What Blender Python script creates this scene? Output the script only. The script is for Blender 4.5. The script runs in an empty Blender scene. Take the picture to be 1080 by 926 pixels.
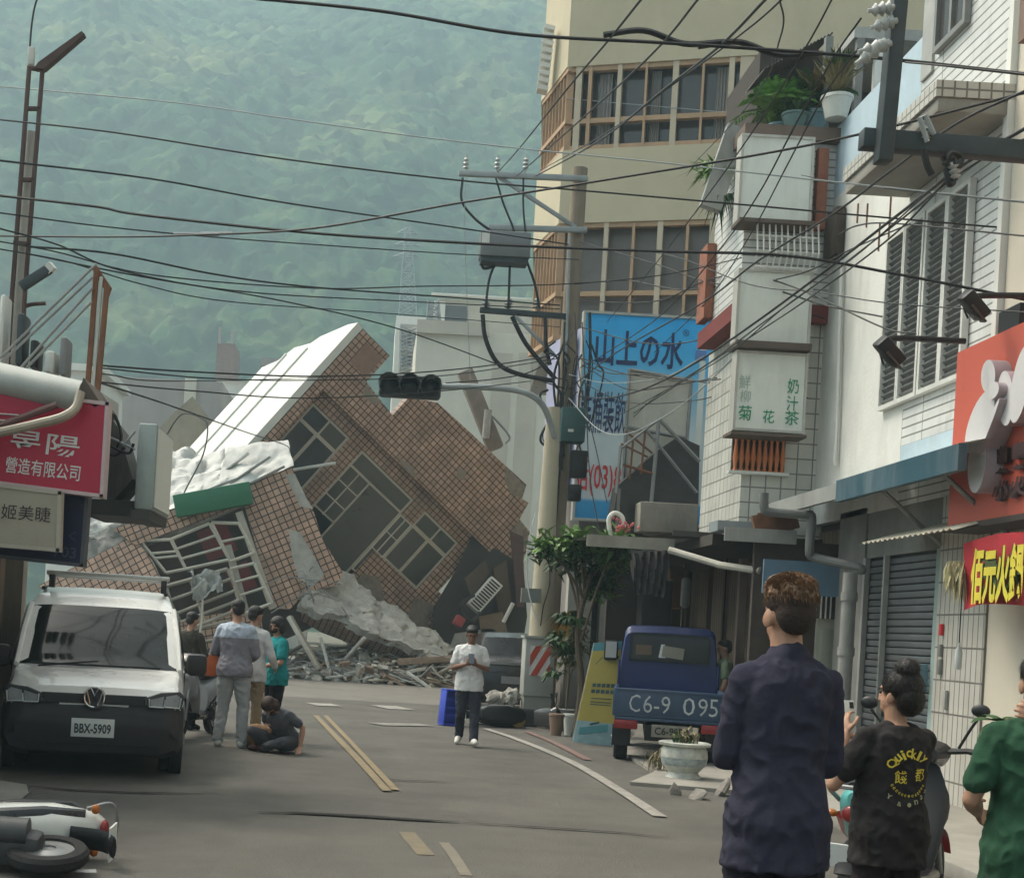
import bpy, bmesh, math, random
from mathutils import Vector, Matrix, Euler, noise
random.seed(11)
SC = bpy.context.scene
COL = SC.collection
rad = math.radians
# ------------------------------------------------------------------ camera
ROLL = rad(3.3); EYE = 1.6; FOC = 1500.0; VPX, VPY = 390.0, 658.0
CAM_R = Vector((math.cos(ROLL), 0, math.sin(ROLL)))
CAM_U = Vector((-math.sin(ROLL), 0, math.cos(ROLL)))
CAM_C = Vector((0, 0, EYE))
cam = bpy.data.cameras.new('Camera'); cam_o = bpy.data.objects.new('Camera', cam); COL.objects.link(cam_o)
cam.sensor_fit = 'HORIZONTAL'; cam.sensor_width = 36; cam.lens = 50
cam.shift_x = (540 - VPX) / 1080; cam.shift_y = (VPY - 463) / 1080
cam.clip_start = 0.1; cam.clip_end = 6000
mm = Matrix((CAM_R, CAM_U, Vector((0, -1, 0)))).transposed().to_4x4(); mm.translation = CAM_C
cam_o.matrix_world = mm
SC.camera = cam_o
# ------------------------------------------------------------------ light
SUN_EL, SUN_AZ = rad(56), rad(-62)       # azimuth from +Y towards +X
w = bpy.data.worlds.new('World'); SC.world = w; w.use_nodes = True
nt = w.node_tree; bg = nt.nodes['Background']; sk = nt.nodes.new('ShaderNodeTexSky')
sk.sky_type = 'NISHITA'; sk.sun_disc = False; sk.sun_elevation = SUN_EL; sk.sun_rotation = SUN_AZ
sk.dust_density = 6.0; sk.air_density = 1.2; sk.ozone_density = 0.6
# thin overcast: the sky's blue is mostly washed out by cloud
hs = nt.nodes.new('ShaderNodeHueSaturation'); hs.inputs['Saturation'].default_value = .38; nt.links.new(sk.outputs[0], hs.inputs['Color'])
wm = nt.nodes.new('ShaderNodeMix'); wm.data_type = 'RGBA'; wm.blend_type = 'MULTIPLY'; wm.inputs[0].default_value = 1; wm.inputs[7].default_value = (1, .965, .875, 1)
nt.links.new(hs.outputs[0], wm.inputs[6]); nt.links.new(wm.outputs[2], bg.inputs[0]); bg.inputs[1].default_value = 0.15
sun = bpy.data.lights.new('Sun', 'SUN'); sun.energy = 1.2; sun.angle = rad(15); sun.color = (1, 0.92, 0.80)
sun_o = bpy.data.objects.new('Sun', sun); COL.objects.link(sun_o)
sd = Vector((math.sin(SUN_AZ) * math.cos(SUN_EL), math.cos(SUN_AZ) * math.cos(SUN_EL), math.sin(SUN_EL)))
sun_o.rotation_euler = sd.to_track_quat('Z', 'Y').to_euler()
vs = SC.view_settings; vs.view_transform = 'Standard'; vs.look = 'None'; vs.gamma = 1.0
vs.use_curve_mapping = False; vs.exposure = 1.16
SC.render.engine = 'CYCLES'
SC.cycles.max_bounces = 6; SC.cycles.volume_bounces = 1; SC.cycles.use_denoising = True

# ------------------------------------------------------------------ photo to world
def P(px, py, d):
    u = (px - VPX) / FOC; v = -(py - VPY) / FOC
    return CAM_C + d * (u * CAM_R + v * CAM_U + Vector((0, 1, 0)))
def ray(px, py):
    return (P(px, py, 1.0) - CAM_C)
def G(px, py, z=0.0):
    r = ray(px, py); return CAM_C + r * ((z - EYE) / r.z)
def HX(px, py, X):                     # hit the vertical plane x = X
    r = ray(px, py); return CAM_C + r * (X / r.x)
def HP(px, py, o, n):                  # hit any plane
    r = ray(px, py); return CAM_C + r * ((o - CAM_C).dot(n) / r.dot(n))
V = Vector

# ------------------------------------------------------------------ materials
MATS = {}
def mat(name, col, rough=.6, var=.12, scale=3.0, bump=.1, bscale=40.0, metal=0.0, dirt=0.0, dirtcol=(.10, .085, .07), spec=.4, stretch=None, coat=0.0):
    if name in MATS: return MATS[name]
    m = bpy.data.materials.new(name); m.use_nodes = True; MATS[name] = m
    N, L = m.node_tree.nodes, m.node_tree.links; b = N['Principled BSDF']
    tc = N.new('ShaderNodeTexCoord'); mp = N.new('ShaderNodeMapping'); L.new(tc.outputs['Object'], mp.inputs[0])
    if stretch: mp.inputs['Scale'].default_value = stretch
    n1 = N.new('ShaderNodeTexNoise'); n1.inputs['Scale'].default_value = scale; n1.inputs['Detail'].default_value = 6; n1.inputs['Roughness'].default_value = .65
    L.new(mp.outputs[0], n1.inputs[0])
    mr = N.new('ShaderNodeMapRange'); mr.inputs[1].default_value = .25; mr.inputs[2].default_value = .75
    mr.inputs[3].default_value = 1 - var; mr.inputs[4].default_value = 1 + var; L.new(n1.outputs[0], mr.inputs[0])
    mx = N.new('ShaderNodeMix'); mx.data_type = 'RGBA'; mx.blend_type = 'MULTIPLY'; mx.inputs[0].default_value = 1
    mx.inputs[6].default_value = (*col, 1); L.new(mr.outputs[0], mx.inputs[7])
    out = mx.outputs[2]
    if dirt:
        n3 = N.new('ShaderNodeTexNoise'); n3.inputs['Scale'].default_value = scale * .45; n3.inputs['Detail'].default_value = 9; n3.inputs['Roughness'].default_value = .72
        mp3 = N.new('ShaderNodeMapping'); mp3.inputs['Scale'].default_value = (1.6, 1.6, .35); mp3.inputs['Location'].default_value = (3.1, 1.7, 9.2)
        L.new(tc.outputs['Object'], mp3.inputs[0]); L.new(mp3.outputs[0], n3.inputs[0])
        r3 = N.new('ShaderNodeMapRange'); r3.inputs[1].default_value = .48; r3.inputs[2].default_value = .74; r3.inputs[3].default_value = 0; r3.inputs[4].default_value = dirt
        L.new(n3.outputs[0], r3.inputs[0])
        m3 = N.new('ShaderNodeMix'); m3.data_type = 'RGBA'; L.new(r3.outputs[0], m3.inputs[0]); L.new(out, m3.inputs[6]); m3.inputs[7].default_value = (*dirtcol, 1)
        out = m3.outputs[2]
    L.new(out, b.inputs['Base Color'])
    b.inputs['Metallic'].default_value = metal; b.inputs['Specular IOR Level'].default_value = spec
    rr = N.new('ShaderNodeMapRange'); rr.inputs[3].default_value = max(0, rough - .1); rr.inputs[4].default_value = min(1, rough + .1); L.new(n1.outputs[0], rr.inputs[0]); L.new(rr.outputs[0], b.inputs['Roughness'])
    if coat: b.inputs['Coat Weight'].default_value = coat; b.inputs['Coat Roughness'].default_value = .08
    if bump:
        n2 = N.new('ShaderNodeTexNoise'); n2.inputs['Scale'].default_value = bscale; n2.inputs['Detail'].default_value = 5; L.new(mp.outputs[0], n2.inputs[0])
        bp = N.new('ShaderNodeBump'); bp.inputs['Strength'].default_value = bump; bp.inputs['Distance'].default_value = .02; L.new(n2.outputs[0], bp.inputs['Height']); L.new(bp.outputs[0], b.inputs['Normal'])
    return m

def tilemat(name, c1, c2, grout, w=.2, h=.2, gap=.012, rough=.5, offset=0.0, var=.25, mode='xz', dirt=.3, spec=.4):
    """rectangular tiles; coordinates are the object's own (x+y across, z up)"""
    if name in MATS: return MATS[name]
    m = bpy.data.materials.new(name); m.use_nodes = True; MATS[name] = m
    N, L = m.node_tree.nodes, m.node_tree.links; b = N['Principled BSDF']
    tc = N.new('ShaderNodeTexCoord'); sx = N.new('ShaderNodeSeparateXYZ'); L.new(tc.outputs['Object'], sx.inputs[0])
    ad = N.new('ShaderNodeMath'); L.new(sx.outputs[0], ad.inputs[0]); L.new(sx.outputs[1], ad.inputs[1])
    cb = N.new('ShaderNodeCombineXYZ'); L.new(ad.outputs[0], cb.inputs[0]); L.new(sx.outputs[2], cb.inputs[1])
    br = N.new('ShaderNodeTexBrick'); br.offset = offset; br.offset_frequency = 2; br.squash = 1
    br.inputs['Scale'].default_value = 1; br.inputs['Brick Width'].default_value = w; br.inputs['Row Height'].default_value = h
    br.inputs['Mortar Size'].default_value = gap; br.inputs['Mortar Smooth'].default_value = .1; br.inputs['Bias'].default_value = 0
    br.inputs[1].default_value = (*c1, 1); br.inputs[2].default_value = (*c2, 1); br.inputs[3].default_value = (*grout, 1)
    L.new(cb.outputs[0], br.inputs[0])
    n1 = N.new('ShaderNodeTexNoise'); n1.inputs['Scale'].default_value = 1.1; n1.inputs['Detail'].default_value = 8; n1.inputs['Roughness'].default_value = .7; L.new(tc.outputs['Object'], n1.inputs[0])
    mr = N.new('ShaderNodeMapRange'); mr.inputs[1].default_value = .3; mr.inputs[2].default_value = .7; mr.inputs[3].default_value = 1 - var; mr.inputs[4].default_value = 1 + var * .6; L.new(n1.outputs[0], mr.inputs[0])
    mx = N.new('ShaderNodeMix'); mx.data_type = 'RGBA'; mx.blend_type = 'MULTIPLY'; mx.inputs[0].default_value = 1; L.new(br.outputs[0], mx.inputs[6]); L.new(mr.outputs[0], mx.inputs[7])
    out = mx.outputs[2]
    if dirt:
        n3 = N.new('ShaderNodeTexNoise'); n3.inputs['Scale'].default_value = .8; n3.inputs['Detail'].default_value = 9; n3.inputs['Roughness'].default_value = .75
        mp3 = N.new('ShaderNodeMapping'); mp3.inputs['Scale'].default_value = (2, 2, .4); L.new(tc.outputs['Object'], mp3.inputs[0]); L.new(mp3.outputs[0], n3.inputs[0])
        r3 = N.new('ShaderNodeMapRange'); r3.inputs[1].default_value = .5; r3.inputs[2].default_value = .75; r3.inputs[4].default_value = dirt; L.new(n3.outputs[0], r3.inputs[0])
        m3 = N.new('ShaderNodeMix'); m3.data_type = 'RGBA'; L.new(r3.outputs[0], m3.inputs[0]); L.new(out, m3.inputs[6]); m3.inputs[7].default_value = (.11, .095, .08, 1); out = m3.outputs[2]
    L.new(out, b.inputs['Base Color']); b.inputs['Roughness'].default_value = rough; b.inputs['Specular IOR Level'].default_value = spec
    bp = N.new('ShaderNodeBump'); bp.inputs['Strength'].default_value = .5; bp.inputs['Distance'].default_value = .01; bp.invert = True
    L.new(br.outputs[1], bp.inputs['Height']); L.new(bp.outputs[0], b.inputs['Normal'])
    return m

def glassmat(name, col, rough=.06, spec=.6):
    return mat(name, col, rough=rough, var=.3, scale=.7, bump=.02, bscale=2.0, spec=spec)

# ------------------------------------------------------------------ mesh builder
class MB:
    def __init__(self): self.v = []; self.f = []; self.m = []
    def add(self, vs, fs, mi=0):
        o = len(self.v); self.v += [V(x) for x in vs]; self.f += [[i + o for i in f] for f in fs]; self.m += [mi] * len(fs); return self
    def merge(self, other, M=None, mi=None):
        o = len(self.v); self.v += [(M @ x if M else x.copy()) for x in other.v]; self.f += [[i + o for i in f] for f in other.f]; self.m += (other.m if mi is None else [mi] * len(other.f)); return self
    def box(self, c, s, rot=None, mi=0, bev=0.0):
        bm = bmesh.new(); bmesh.ops.create_cube(bm, size=1)
        for q in bm.verts: q.co = V((q.co.x * s[0], q.co.y * s[1], q.co.z * s[2]))
        if bev: bmesh.ops.bevel(bm, geom=bm.edges[:], offset=bev, segments=2, affect='EDGES', profile=.5)
        R = (rot if isinstance(rot, Matrix) else Euler(rot).to_matrix()) if rot is not None else Matrix.Identity(3)
        R = R.to_3x3(); c = V(c); bm.verts.index_update()
        self.add([R @ q.co + c for q in bm.verts], [[q.index for q in f.verts] for f in bm.faces], mi); bm.free(); return self
    def span(self, lo, hi, mi=0, bev=0.0):
        lo, hi = V(lo), V(hi); return self.box((lo + hi) / 2, hi - lo, None, mi, bev)
    def cyl(self, p0, p1, r0, r1=None, n=12, mi=0, cap=True):
        return self.tube([p0, p1], [r0, r0 if r1 is None else r1], n, mi, cap)
    def tube(self, pts, r, n=8, mi=0, cap=True, flat=1.0):
        pts = [V(p) for p in pts]; k = len(pts); rs = r if isinstance(r, (list, tuple)) else [r] * k
        t0 = (pts[1] - pts[0]).normalized(); up = V((0, 0, 1)) if abs(t0.z) < .9 else V((1, 0, 0)); a = t0.cross(up).normalized()
        vs, fs = [], []
        for i, p in enumerate(pts):
            t = ((pts[min(i + 1, k - 1)] - pts[max(i - 1, 0)])).normalized(); a = (a - t * a.dot(t)).normalized(); b = t.cross(a)
            for j in range(n):
                q = 2 * math.pi * j / n; vs.append(p + (a * math.cos(q) + b * math.sin(q) * flat) * rs[i])
        for i in range(k - 1):
            for j in range(n): fs.append([i * n + j, i * n + (j + 1) % n, (i + 1) * n + (j + 1) % n, (i + 1) * n + j])
        if cap: fs.append(list(range(n))[::-1]); fs.append([(k - 1) * n + j for j in range(n)])
        return self.add(vs, fs, mi)
    def prism(self, poly, vec, mi=0, side=None):
        poly = [V(p) for p in poly]; vec = V(vec); n = len(poly); side = mi if side is None else side
        self.add(poly + [p + vec for p in poly], [list(range(n)), [n + i for i in range(n)][::-1]], mi)
        o = len(self.v) - 2 * n
        self.f += [[o + i, o + n + i, o + n + (i + 1) % n, o + (i + 1) % n] for i in range(n)]; self.m += [side] * n; return self
    def quad(self, a, b, c, d, mi=0): return self.add([a, b, c, d], [[0, 1, 2, 3]], mi)
    def ell(self, c, r, rot=None, n=16, k=10, mi=0):
        r = (r, r, r) if isinstance(r, (int, float)) else r; R = Euler(rot).to_matrix() if rot is not None and not isinstance(rot, Matrix) else (rot or Matrix.Identity(3)); c = V(c)
        vs = [c + R @ V((0, 0, -r[2]))]; fs = []
        for i in range(1, k):
            a = -math.pi / 2 + math.pi * i / k
            for j in range(n):
                q = 2 * math.pi * j / n; vs.append(c + R @ V((r[0] * math.cos(a) * math.cos(q), r[1] * math.cos(a) * math.sin(q), r[2] * math.sin(a))))
        vs.append(c + R @ V((0, 0, r[2])))
        for j in range(n): fs.append([0, 1 + (j + 1) % n, 1 + j])
        for i in range(k - 2):
            for j in range(n): fs.append([1 + i * n + j, 1 + i * n + (j + 1) % n, 1 + (i + 1) * n + (j + 1) % n, 1 + (i + 1) * n + j])
        for j in range(n): fs.append([1 + (k - 2) * n + j, 1 + (k - 2) * n + (j + 1) % n, len(vs) - 1])
        return self.add(vs, fs, mi)
    def lathe(self, c, prof, n=24, mi=0, axis=None):
        c = V(c); Q = (V(axis).to_track_quat('Z', 'Y').to_matrix() if axis is not None else Matrix.Identity(3)); vs, fs = [], []
        for (r, z) in prof:
            for j in range(n):
                q = 2 * math.pi * j / n; vs.append(c + Q @ V((r * math.cos(q), r * math.sin(q), z)))
        for i in range(len(prof) - 1):
            for j in range(n): fs.append([i * n + j, i * n + (j + 1) % n, (i + 1) * n + (j + 1) % n, (i + 1) * n + j])
        fs.append(list(range(n))[::-1]); fs.append([(len(prof) - 1) * n + j for j in range(n)])
        return self.add(vs, fs, mi)
    def loft(self, rings, mi=0, cap=True, closed=True):
        n = len(rings[0]); fs = []; vs = [p for r in rings for p in r]
        for i in range(len(rings) - 1):
            for j in range(n if closed else n - 1): fs.append([i * n + j, i * n + (j + 1) % n, (i + 1) * n + (j + 1) % n, (i + 1) * n + j])
        if cap and closed: fs.append(list(range(n))[::-1]); fs.append([(len(rings) - 1) * n + j for j in range(n)])
        return self.add(vs, fs, mi)
    def leaf(self, p, d, up, l, wd, bend=.3, mi=0):
        d = V(d).normalized(); s = d.cross(V(up)); s = s.normalized() if s.length > 1e-4 else V((1, 0, 0)); u = s.cross(d); p = V(p)
        a = p + d * l * .5 + u * l * .06; b = p + d * l - V((0, 0, 1)) * l * bend
        return self.add([p, a + s * wd, b, a - s * wd], [[0, 1, 2, 3]], mi)
    def build(self, name, mats, parent=None, local=False, smooth=True, ang=35, frame=None):
        me = bpy.data.meshes.new(name); vs = self.v
        if parent is not None and not local and frame is None: I = MAT[parent].inverted(); vs = [I @ x for x in vs]
        me.from_pydata([x[:] for x in vs], [], self.f)
        for m in (mats if isinstance(mats, (list, tuple)) else [mats]): me.materials.append(m)
        me.polygons.foreach_set('material_index', self.m); me.update()
        bm = bmesh.new(); bm.from_mesh(me); bmesh.ops.recalc_face_normals(bm, faces=bm.faces[:]); bm.to_mesh(me); bm.free()
        if smooth:
            me.polygons.foreach_set('use_smooth', [True] * len(me.polygons)); me.set_sharp_from_angle(angle=rad(ang))
        o = bpy.data.objects.new(name, me); COL.objects.link(o); MAT[o] = Matrix.Identity(4)
        if parent is not None: o.parent = parent; MAT[o] = MAT[parent].copy()
        if frame is not None:
            o.matrix_local = (MAT[parent].inverted() @ frame) if parent is not None else frame
            MAT[o] = frame.copy()
        return o
MAT = {}
def tag(o, label=None, cat=None, group=None, kind=None):
    if label: o['label'] = label
    if cat: o['category'] = cat
    if group: o['group'] = group
    if kind: o['kind'] = kind
    return o
def root(name, label, cat, loc=(0, 0, 0), rot=(0, 0, 0), group=None):
    o = bpy.data.objects.new(name, None); COL.objects.link(o); o.empty_display_size = .2
    o.location = loc; o.rotation_euler = rot; MAT[o] = Matrix.LocRotScale(V(loc), Euler(rot), None); return tag(o, label, cat, group)
def rootm(name, label, cat, M, group=None):
    o = bpy.data.objects.new(name, None); COL.objects.link(o); o.matrix_world = M; MAT[o] = M.copy(); return tag(o, label, cat, group)
def struct(mb, name, mats, **k): return tag(mb.build(name, mats, **k), kind='structure')
def single(mb, name, mats, label, cat, group=None, **k): return tag(mb.build(name, mats, **k), label, cat, group)
def kids(o): return [c for c in COL.objects if c.parent is o]
def copy_tree(o, parent=None):
    c = o.copy(); COL.objects.link(c); MAT[c] = MAT[o].copy()
    if parent is not None: c.parent = parent
    for ch in kids(o): copy_tree(ch, c)
    return c
def textmb(body, o, x, z, w, h, thick=.006, bold=0.0, mi=0, shear=0.0):
    """lettering filling a w x h metre box whose lower left corner is o; x, z its axes"""
    c = bpy.data.curves.new('lettering', 'FONT'); c.body = body; c.resolution_u = 2; c.offset = bold; c.shear = shear
    ob = bpy.data.objects.new('lettering', c); COL.objects.link(ob)
    dg = bpy.context.evaluated_depsgraph_get(); me = bpy.data.meshes.new_from_object(ob.evaluated_get(dg))
    o, x, z = V(o), V(x).normalized(), V(z).normalized(); n = x.cross(z)     # n faces the reader
    xs = [q.co.x for q in me.vertices]; ys = [q.co.y for q in me.vertices]; x0, x1, y0, y1 = min(xs), max(xs), min(ys), max(ys)
    mb = MB(); mb.add([o + x * ((q.co.x - x0) / (x1 - x0) * w) + z * ((q.co.y - y0) / (y1 - y0) * h) + n * thick for q in me.vertices], [list(p.vertices) for p in me.polygons], mi)
    bpy.data.objects.remove(ob); bpy.data.curves.remove(c); bpy.data.meshes.remove(me); return mb
def crv(pts, k=6):                     # Catmull-Rom through the points
    pts = [V(p) for p in pts]; out = []
    q = [pts[0] * 2 - pts[1]] + pts + [pts[-1] * 2 - pts[-2]]
    for i in range(1, len(q) - 2):
        for j in range(k):
            t = j / k; a, b, c, d = q[i - 1], q[i], q[i + 1], q[i + 2]
            out.append(.5 * (2 * b + (c - a) * t + (2 * a - 5 * b + 4 * c - d) * t * t + (3 * b - a - 3 * c + d) * t ** 3))
    out.append(pts[-1]); return out
def fbm(p, o=5): return noise.fractal(p, 1.0, 2.1, o)
# ================================================================== setting
def asphalt(name, col, col2, var=.2):
    m = mat(name, col, rough=.85, var=var, scale=.9, bump=.6, bscale=70, dirt=.55, dirtcol=col2, spec=.25); return m
M_road = asphalt('asphalt', (.100, .094, .083), (.140, .131, .114), .32)
M_road2 = asphalt('old_asphalt', (.165, .155, .138), (.115, .107, .095))
M_conc = mat('concrete', (.27, .255, .225), rough=.85, var=.2, scale=1.6, bump=.25, bscale=50, dirt=.5, dirtcol=(.13, .115, .10))
M_soil = mat('soil', (.13, .12, .09), rough=.95, var=.3, scale=.08, bump=.3, bscale=3)
g = MB(); n = 48; g.add([V((0, 0, -.02))] + [V((950 * math.cos(2 * math.pi * i / n), 950 * math.sin(2 * math.pi * i / n), -.02)) for i in range(n)], [[0, 1 + i, 1 + (i + 1) % n] for i in range(n)])
struct(g, 'ground', M_soil)
def sheet(x0, x1, y0, y1, z, nx, ny, amp=0.0, sc=.25):
    g = MB(); vs = []
    for j in range(ny + 1):
        for i in range(nx + 1):
            x, y = x0 + (x1 - x0) * i / nx, y0 + (y1 - y0) * j / ny; vs.append(V((x, y, z + amp * fbm(V((x * sc, y * sc, 3.3)), 4))))
    g.add(vs, [[j * (nx + 1) + i, j * (nx + 1) + i + 1, (j + 1) * (nx + 1) + i + 1, (j + 1) * (nx + 1) + i] for j in range(ny) for i in range(nx)]); return g
struct(sheet(-6.5, 9, -4, 29.5, 0, 60, 110, .006), 'road', M_road)
struct(sheet(-45, 45, 29.5, 41.0, .002, 60, 20, .006), 'cross_street', M_road2)
struct(sheet(-45, 45, 41, 60, .004, 40, 20, .02), 'plot_ground', M_conc)
# paint, seams and patches on the road: sheets just above it
def strip(pts, wd, z=.014, k=6):
    c = crv([G(*p) for p in pts], k); g = MB(); vs = []
    for i, p in enumerate(c):
        t = (c[min(i + 1, len(c) - 1)] - c[max(i - 1, 0)]); t.z = 0; t.normalize(); s = V((t.y, -t.x, 0)) * wd / 2
        j = 1 + .10 * noise.noise(p * 7); vs += [V((p.x, p.y, z)) - s * j, V((p.x, p.y, z)) + s * j]
    g.add(vs, [[2 * i, 2 * i + 1, 2 * i + 3, 2 * i + 2] for i in range(len(c) - 1)]); return g
def paint(name, col, wear=.5):
    m = mat(name, col, rough=.75, var=.2, scale=7, bump=.2, bscale=60, dirt=wear, dirtcol=(.11, .10, .088)); return m
M_yel = paint('yellow_paint', (.215, .165, .09), 1.0); M_wht = paint('white_paint', (.29, .275, .245), .95); M_pnk = paint('red_paint', (.19, .115, .10), 1.0)
struct(strip([(333, 755), (352, 775), (378, 802), (408, 835)], .09), 'centre_line_marking', M_yel)
struct(strip([(343, 755), (364, 777), (391, 806), (417, 834)], .075), 'centre_line_marking', M_yel)
struct(strip([(429, 879), (437, 889), (449, 903)], .13), 'centre_line_marking', paint('worn_yellow', (.165, .135, .085), 1.0))
struct(strip([(468, 890), (478, 903), (492, 925)], .08), 'centre_line_marking', paint('faded_paint', (.17, .15, .115), 1.0))
struct(strip([(512, 769), (545, 780), (600, 803), (650, 832), (696, 862)], .13), 'edge_line_marking', M_wht)
struct(strip([(556, 772), (585, 784), (620, 802)], .12), 'red_kerb_marking', M_pnk)
struct(strip([(328, 743), (355, 744)], .75), 'crossing_bar_marking', M_wht)
struct(strip([(400, 746), (428, 747)], 1.0), 'crossing_bar_marking', M_wht)
struct(strip([(268, 741), (285, 742)], .7), 'crossing_bar_marking', M_wht)
struct(strip([(395, 764), (450, 765)], .5), 'worn_bar_marking', paint('faded_bar', (.2, .19, .17), 1.0))
M_crack = mat('crack_dark', (.018, .016, .014), rough=1, bump=0)
def crackstrip(pts, wmax, seed):
    c = crv([G(*p) for p in pts], 10); g = MB(); vs = []
    for i, p in enumerate(c):
        f = math.sin(math.pi * i / (len(c) - 1)); wv = wmax * (.15 + f * (.7 + .5 * noise.noise(V((i * .5, seed, 0))))); q = V((p.x, p.y + .03 * noise.noise(p * 3), .013)); vs += [q - V((0, wv / 2, 0)), q + V((0, wv / 2, 0))]
    g.add(vs, [[2 * i, 2 * i + 1, 2 * i + 3, 2 * i + 2] for i in range(len(c) - 1)]); return g
struct(crackstrip([(272, 857), (350, 860), (420, 864), (484, 868)], .17, 1), 'road_crack', M_crack)
struct(crackstrip([(484, 868), (570, 873), (640, 878), (705, 884)], .06, 2), 'road_crack', M_crack)
struct(crackstrip([(0, 827), (80, 834), (160, 837), (235, 838)], .08, 5), 'road_crack', M_crack)
struct(crackstrip([(380, 822), (440, 824), (480, 826)], .05, 7), 'road_crack', M_crack)
pt = MB(); q = [G(*p) for p in [(-60, 815), (28, 829), (30, 838), (20, 846), (16, 858), (-60, 868)]]; pt.add([V((a.x, a.y, .016)) for a in q], [list(range(6))])
struct(pt, 'concrete_apron', M_conc)
pt = MB(); q = [G(*p) for p in [(270, 862), (490, 872), (720, 888), (1200, 930), (1200, 1060), (150, 1010)]]; pt.add([V((a.x, a.y, .009)) for a in q], [list(range(6))])
struct(pt, 'asphalt_patch', asphalt('asphalt_patch', (.106, .099, .087), (.075, .070, .063)))
# right-hand pavement: a raised slab with a kerb, broken near the pot
pv = MB(); q = [V((2.95, 15.6, 0)), V((6.1, 14.9, 0)), V((6.1, 30, 0)), V((4.9, 30, 0)), V((4.6, 24, 0)), V((3.6, 20, 0)), V((3.5, 17, 0))]
pv.prism([V((a.x, a.y, -.01)) for a in q], (0, 0, .05)); struct(pv, 'pavement', M_conc)
kb = MB(); kb.span((4.3, 6, -.01), (6.1, 14.85, .12), bev=.02); struct(kb, 'kerb', M_conc)
# mountain with a canopy of trees: one height field per slope
def mountain(name, x0, x1, y0, y1, nx, ny, fn, mt):
    g = MB(); vs = []
    for j in range(ny + 1):
        for i in range(nx + 1):
            x, y = x0 + (x1 - x0) * i / nx, y0 + (y1 - y0) * j / ny; vs.append(V((x, y, fn(x, y))))
    g.add(vs, [[j * (nx + 1) + i, j * (nx + 1) + i + 1, (j + 1) * (nx + 1) + i + 1, (j + 1) * (nx + 1) + i] for j in range(ny) for i in range(nx)])
    return struct(g, name, mt, ang=180)
def forestmat():
    m = bpy.data.materials.new('forest'); m.use_nodes = True; N, L = m.node_tree.nodes, m.node_tree.links; b = N['Principled BSDF']
    tc = N.new('ShaderNodeTexCoord'); n1 = N.new('ShaderNodeTexNoise'); n1.inputs['Scale'].default_value = .02; n1.inputs['Detail'].default_value = 8; n1.inputs['Roughness'].default_value = .7; L.new(tc.outputs['Object'], n1.inputs[0])
    vo = N.new('ShaderNodeTexVoronoi'); vo.inputs['Scale'].default_value = .22; vo.inputs['Randomness'].default_value = 1; L.new(tc.outputs['Object'], vo.inputs[0])
    cr = N.new('ShaderNodeValToRGB'); e = cr.color_ramp.elements; e[0].position = .32; e[0].color = (.008, .022, .010, 1); e[1].position = .66; e[1].color = (.115, .125, .05, 1)
    x = e.new(.5); x.color = (.035, .065, .026, 1); L.new(n1.outputs[0], cr.inputs[0])
    mx = N.new('ShaderNodeMix'); mx.data_type = 'RGBA'; mx.blend_type = 'MULTIPLY'; mx.inputs[0].default_value = .75; L.new(cr.outputs[0], mx.inputs[6])
    hs = N.new('ShaderNodeSeparateColor'); L.new(vo.outputs['Color'], hs.inputs[0]); mr = N.new('ShaderNodeMapRange'); mr.inputs[3].default_value = .25; mr.inputs[4].default_value = 1.9; L.new(hs.outputs[0], mr.inputs[0]); L.new(mr.outputs[0], mx.inputs[7])
    L.new(mx.outputs[2], b.inputs['Base Color']); b.inputs['Roughness'].default_value = .95; b.inputs['Specular IOR Level'].default_value = .1
    return m
M_for = forestmat()
def hgt(x, y):
    t = max(0.0, (y - 215 - 14 * noise.noise(V((x * .012, 0, 5)))) / 330.0)
    ridge = noise.noise(V((x * .009, y * .004, 1.7))) * 26 * min(1, t * 2.5) + noise.noise(V((x * .03, y * .02, 4.1))) * 9 * min(1, t * 3)
    left = max(0.0, (-x - 20) / 100.0)
    h = 290 * t ** 1.05 + ridge - 44 * max(0, t - .55) * left
    cells, pts = noise.voronoi(V((x * .21, y * .21, 0))); h += (1.0 - min(1, cells[0] * 1.15) ** 1.6) * (3.2 + 2.6 * noise.noise(V((x * .05, y * .05, 2)))) * min(1, t * 8)
    h += 1.3 * noise.noise(V((x * .6, y * .6, 7))) * min(1, t * 8)
    return max(h, -1.5) if t == 0 else h
mountain('mountain', -230, 270, 205, 520, 540, 440, hgt, M_for)
# ================================================================== the collapsed corner building
def frame(px, py, d, ax, ay, az):
    a = (CAM_R * ax + V((0, 1, 0)) * ay + CAM_U * az).normalized(); u = (CAM_R * (-az) + CAM_U * ax).normalized(); nb = u.cross(a)
    M = Matrix((a, nb, u)).transposed().to_4x4(); M.translation = P(px, py, d); return M
M_tile = tilemat('pink_tile', (.50, .32, .235), (.385, .24, .17), (.05, .032, .024), .166, .166, .015, rough=.5, var=.45, dirt=.55)
M_tile2 = tilemat('pink_tile_rough', (.53, .345, .245), (.40, .25, .175), (.055, .035, .026), .19, .19, .017, rough=.5, var=.45, dirt=.6)
M_endw = mat('white_painted_wall', (.62, .62, .58), rough=.6, var=.08, scale=1.2, bump=.15, dirt=.3, dirtcol=(.35, .34, .31))
M_sheet = mat('white_roof_sheet', (.50, .50, .475), rough=.65, var=.3, scale=2, bump=.4, dirt=.9, dirtcol=(.25, .25, .23))
M_alu = mat('aluminium_frame', (.42, .385, .325), rough=.4, var=.15, metal=.3, bump=.05)
M_alu2 = mat('pale_frame', (.50, .47, .40), rough=.45, var=.2, bump=.05)
M_glassd = glassmat('dark_window_glass', (.03, .032, .03), rough=.12)
M_glassf = glassmat('dusty_window_glass', (.05, .047, .042), rough=.3)
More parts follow.
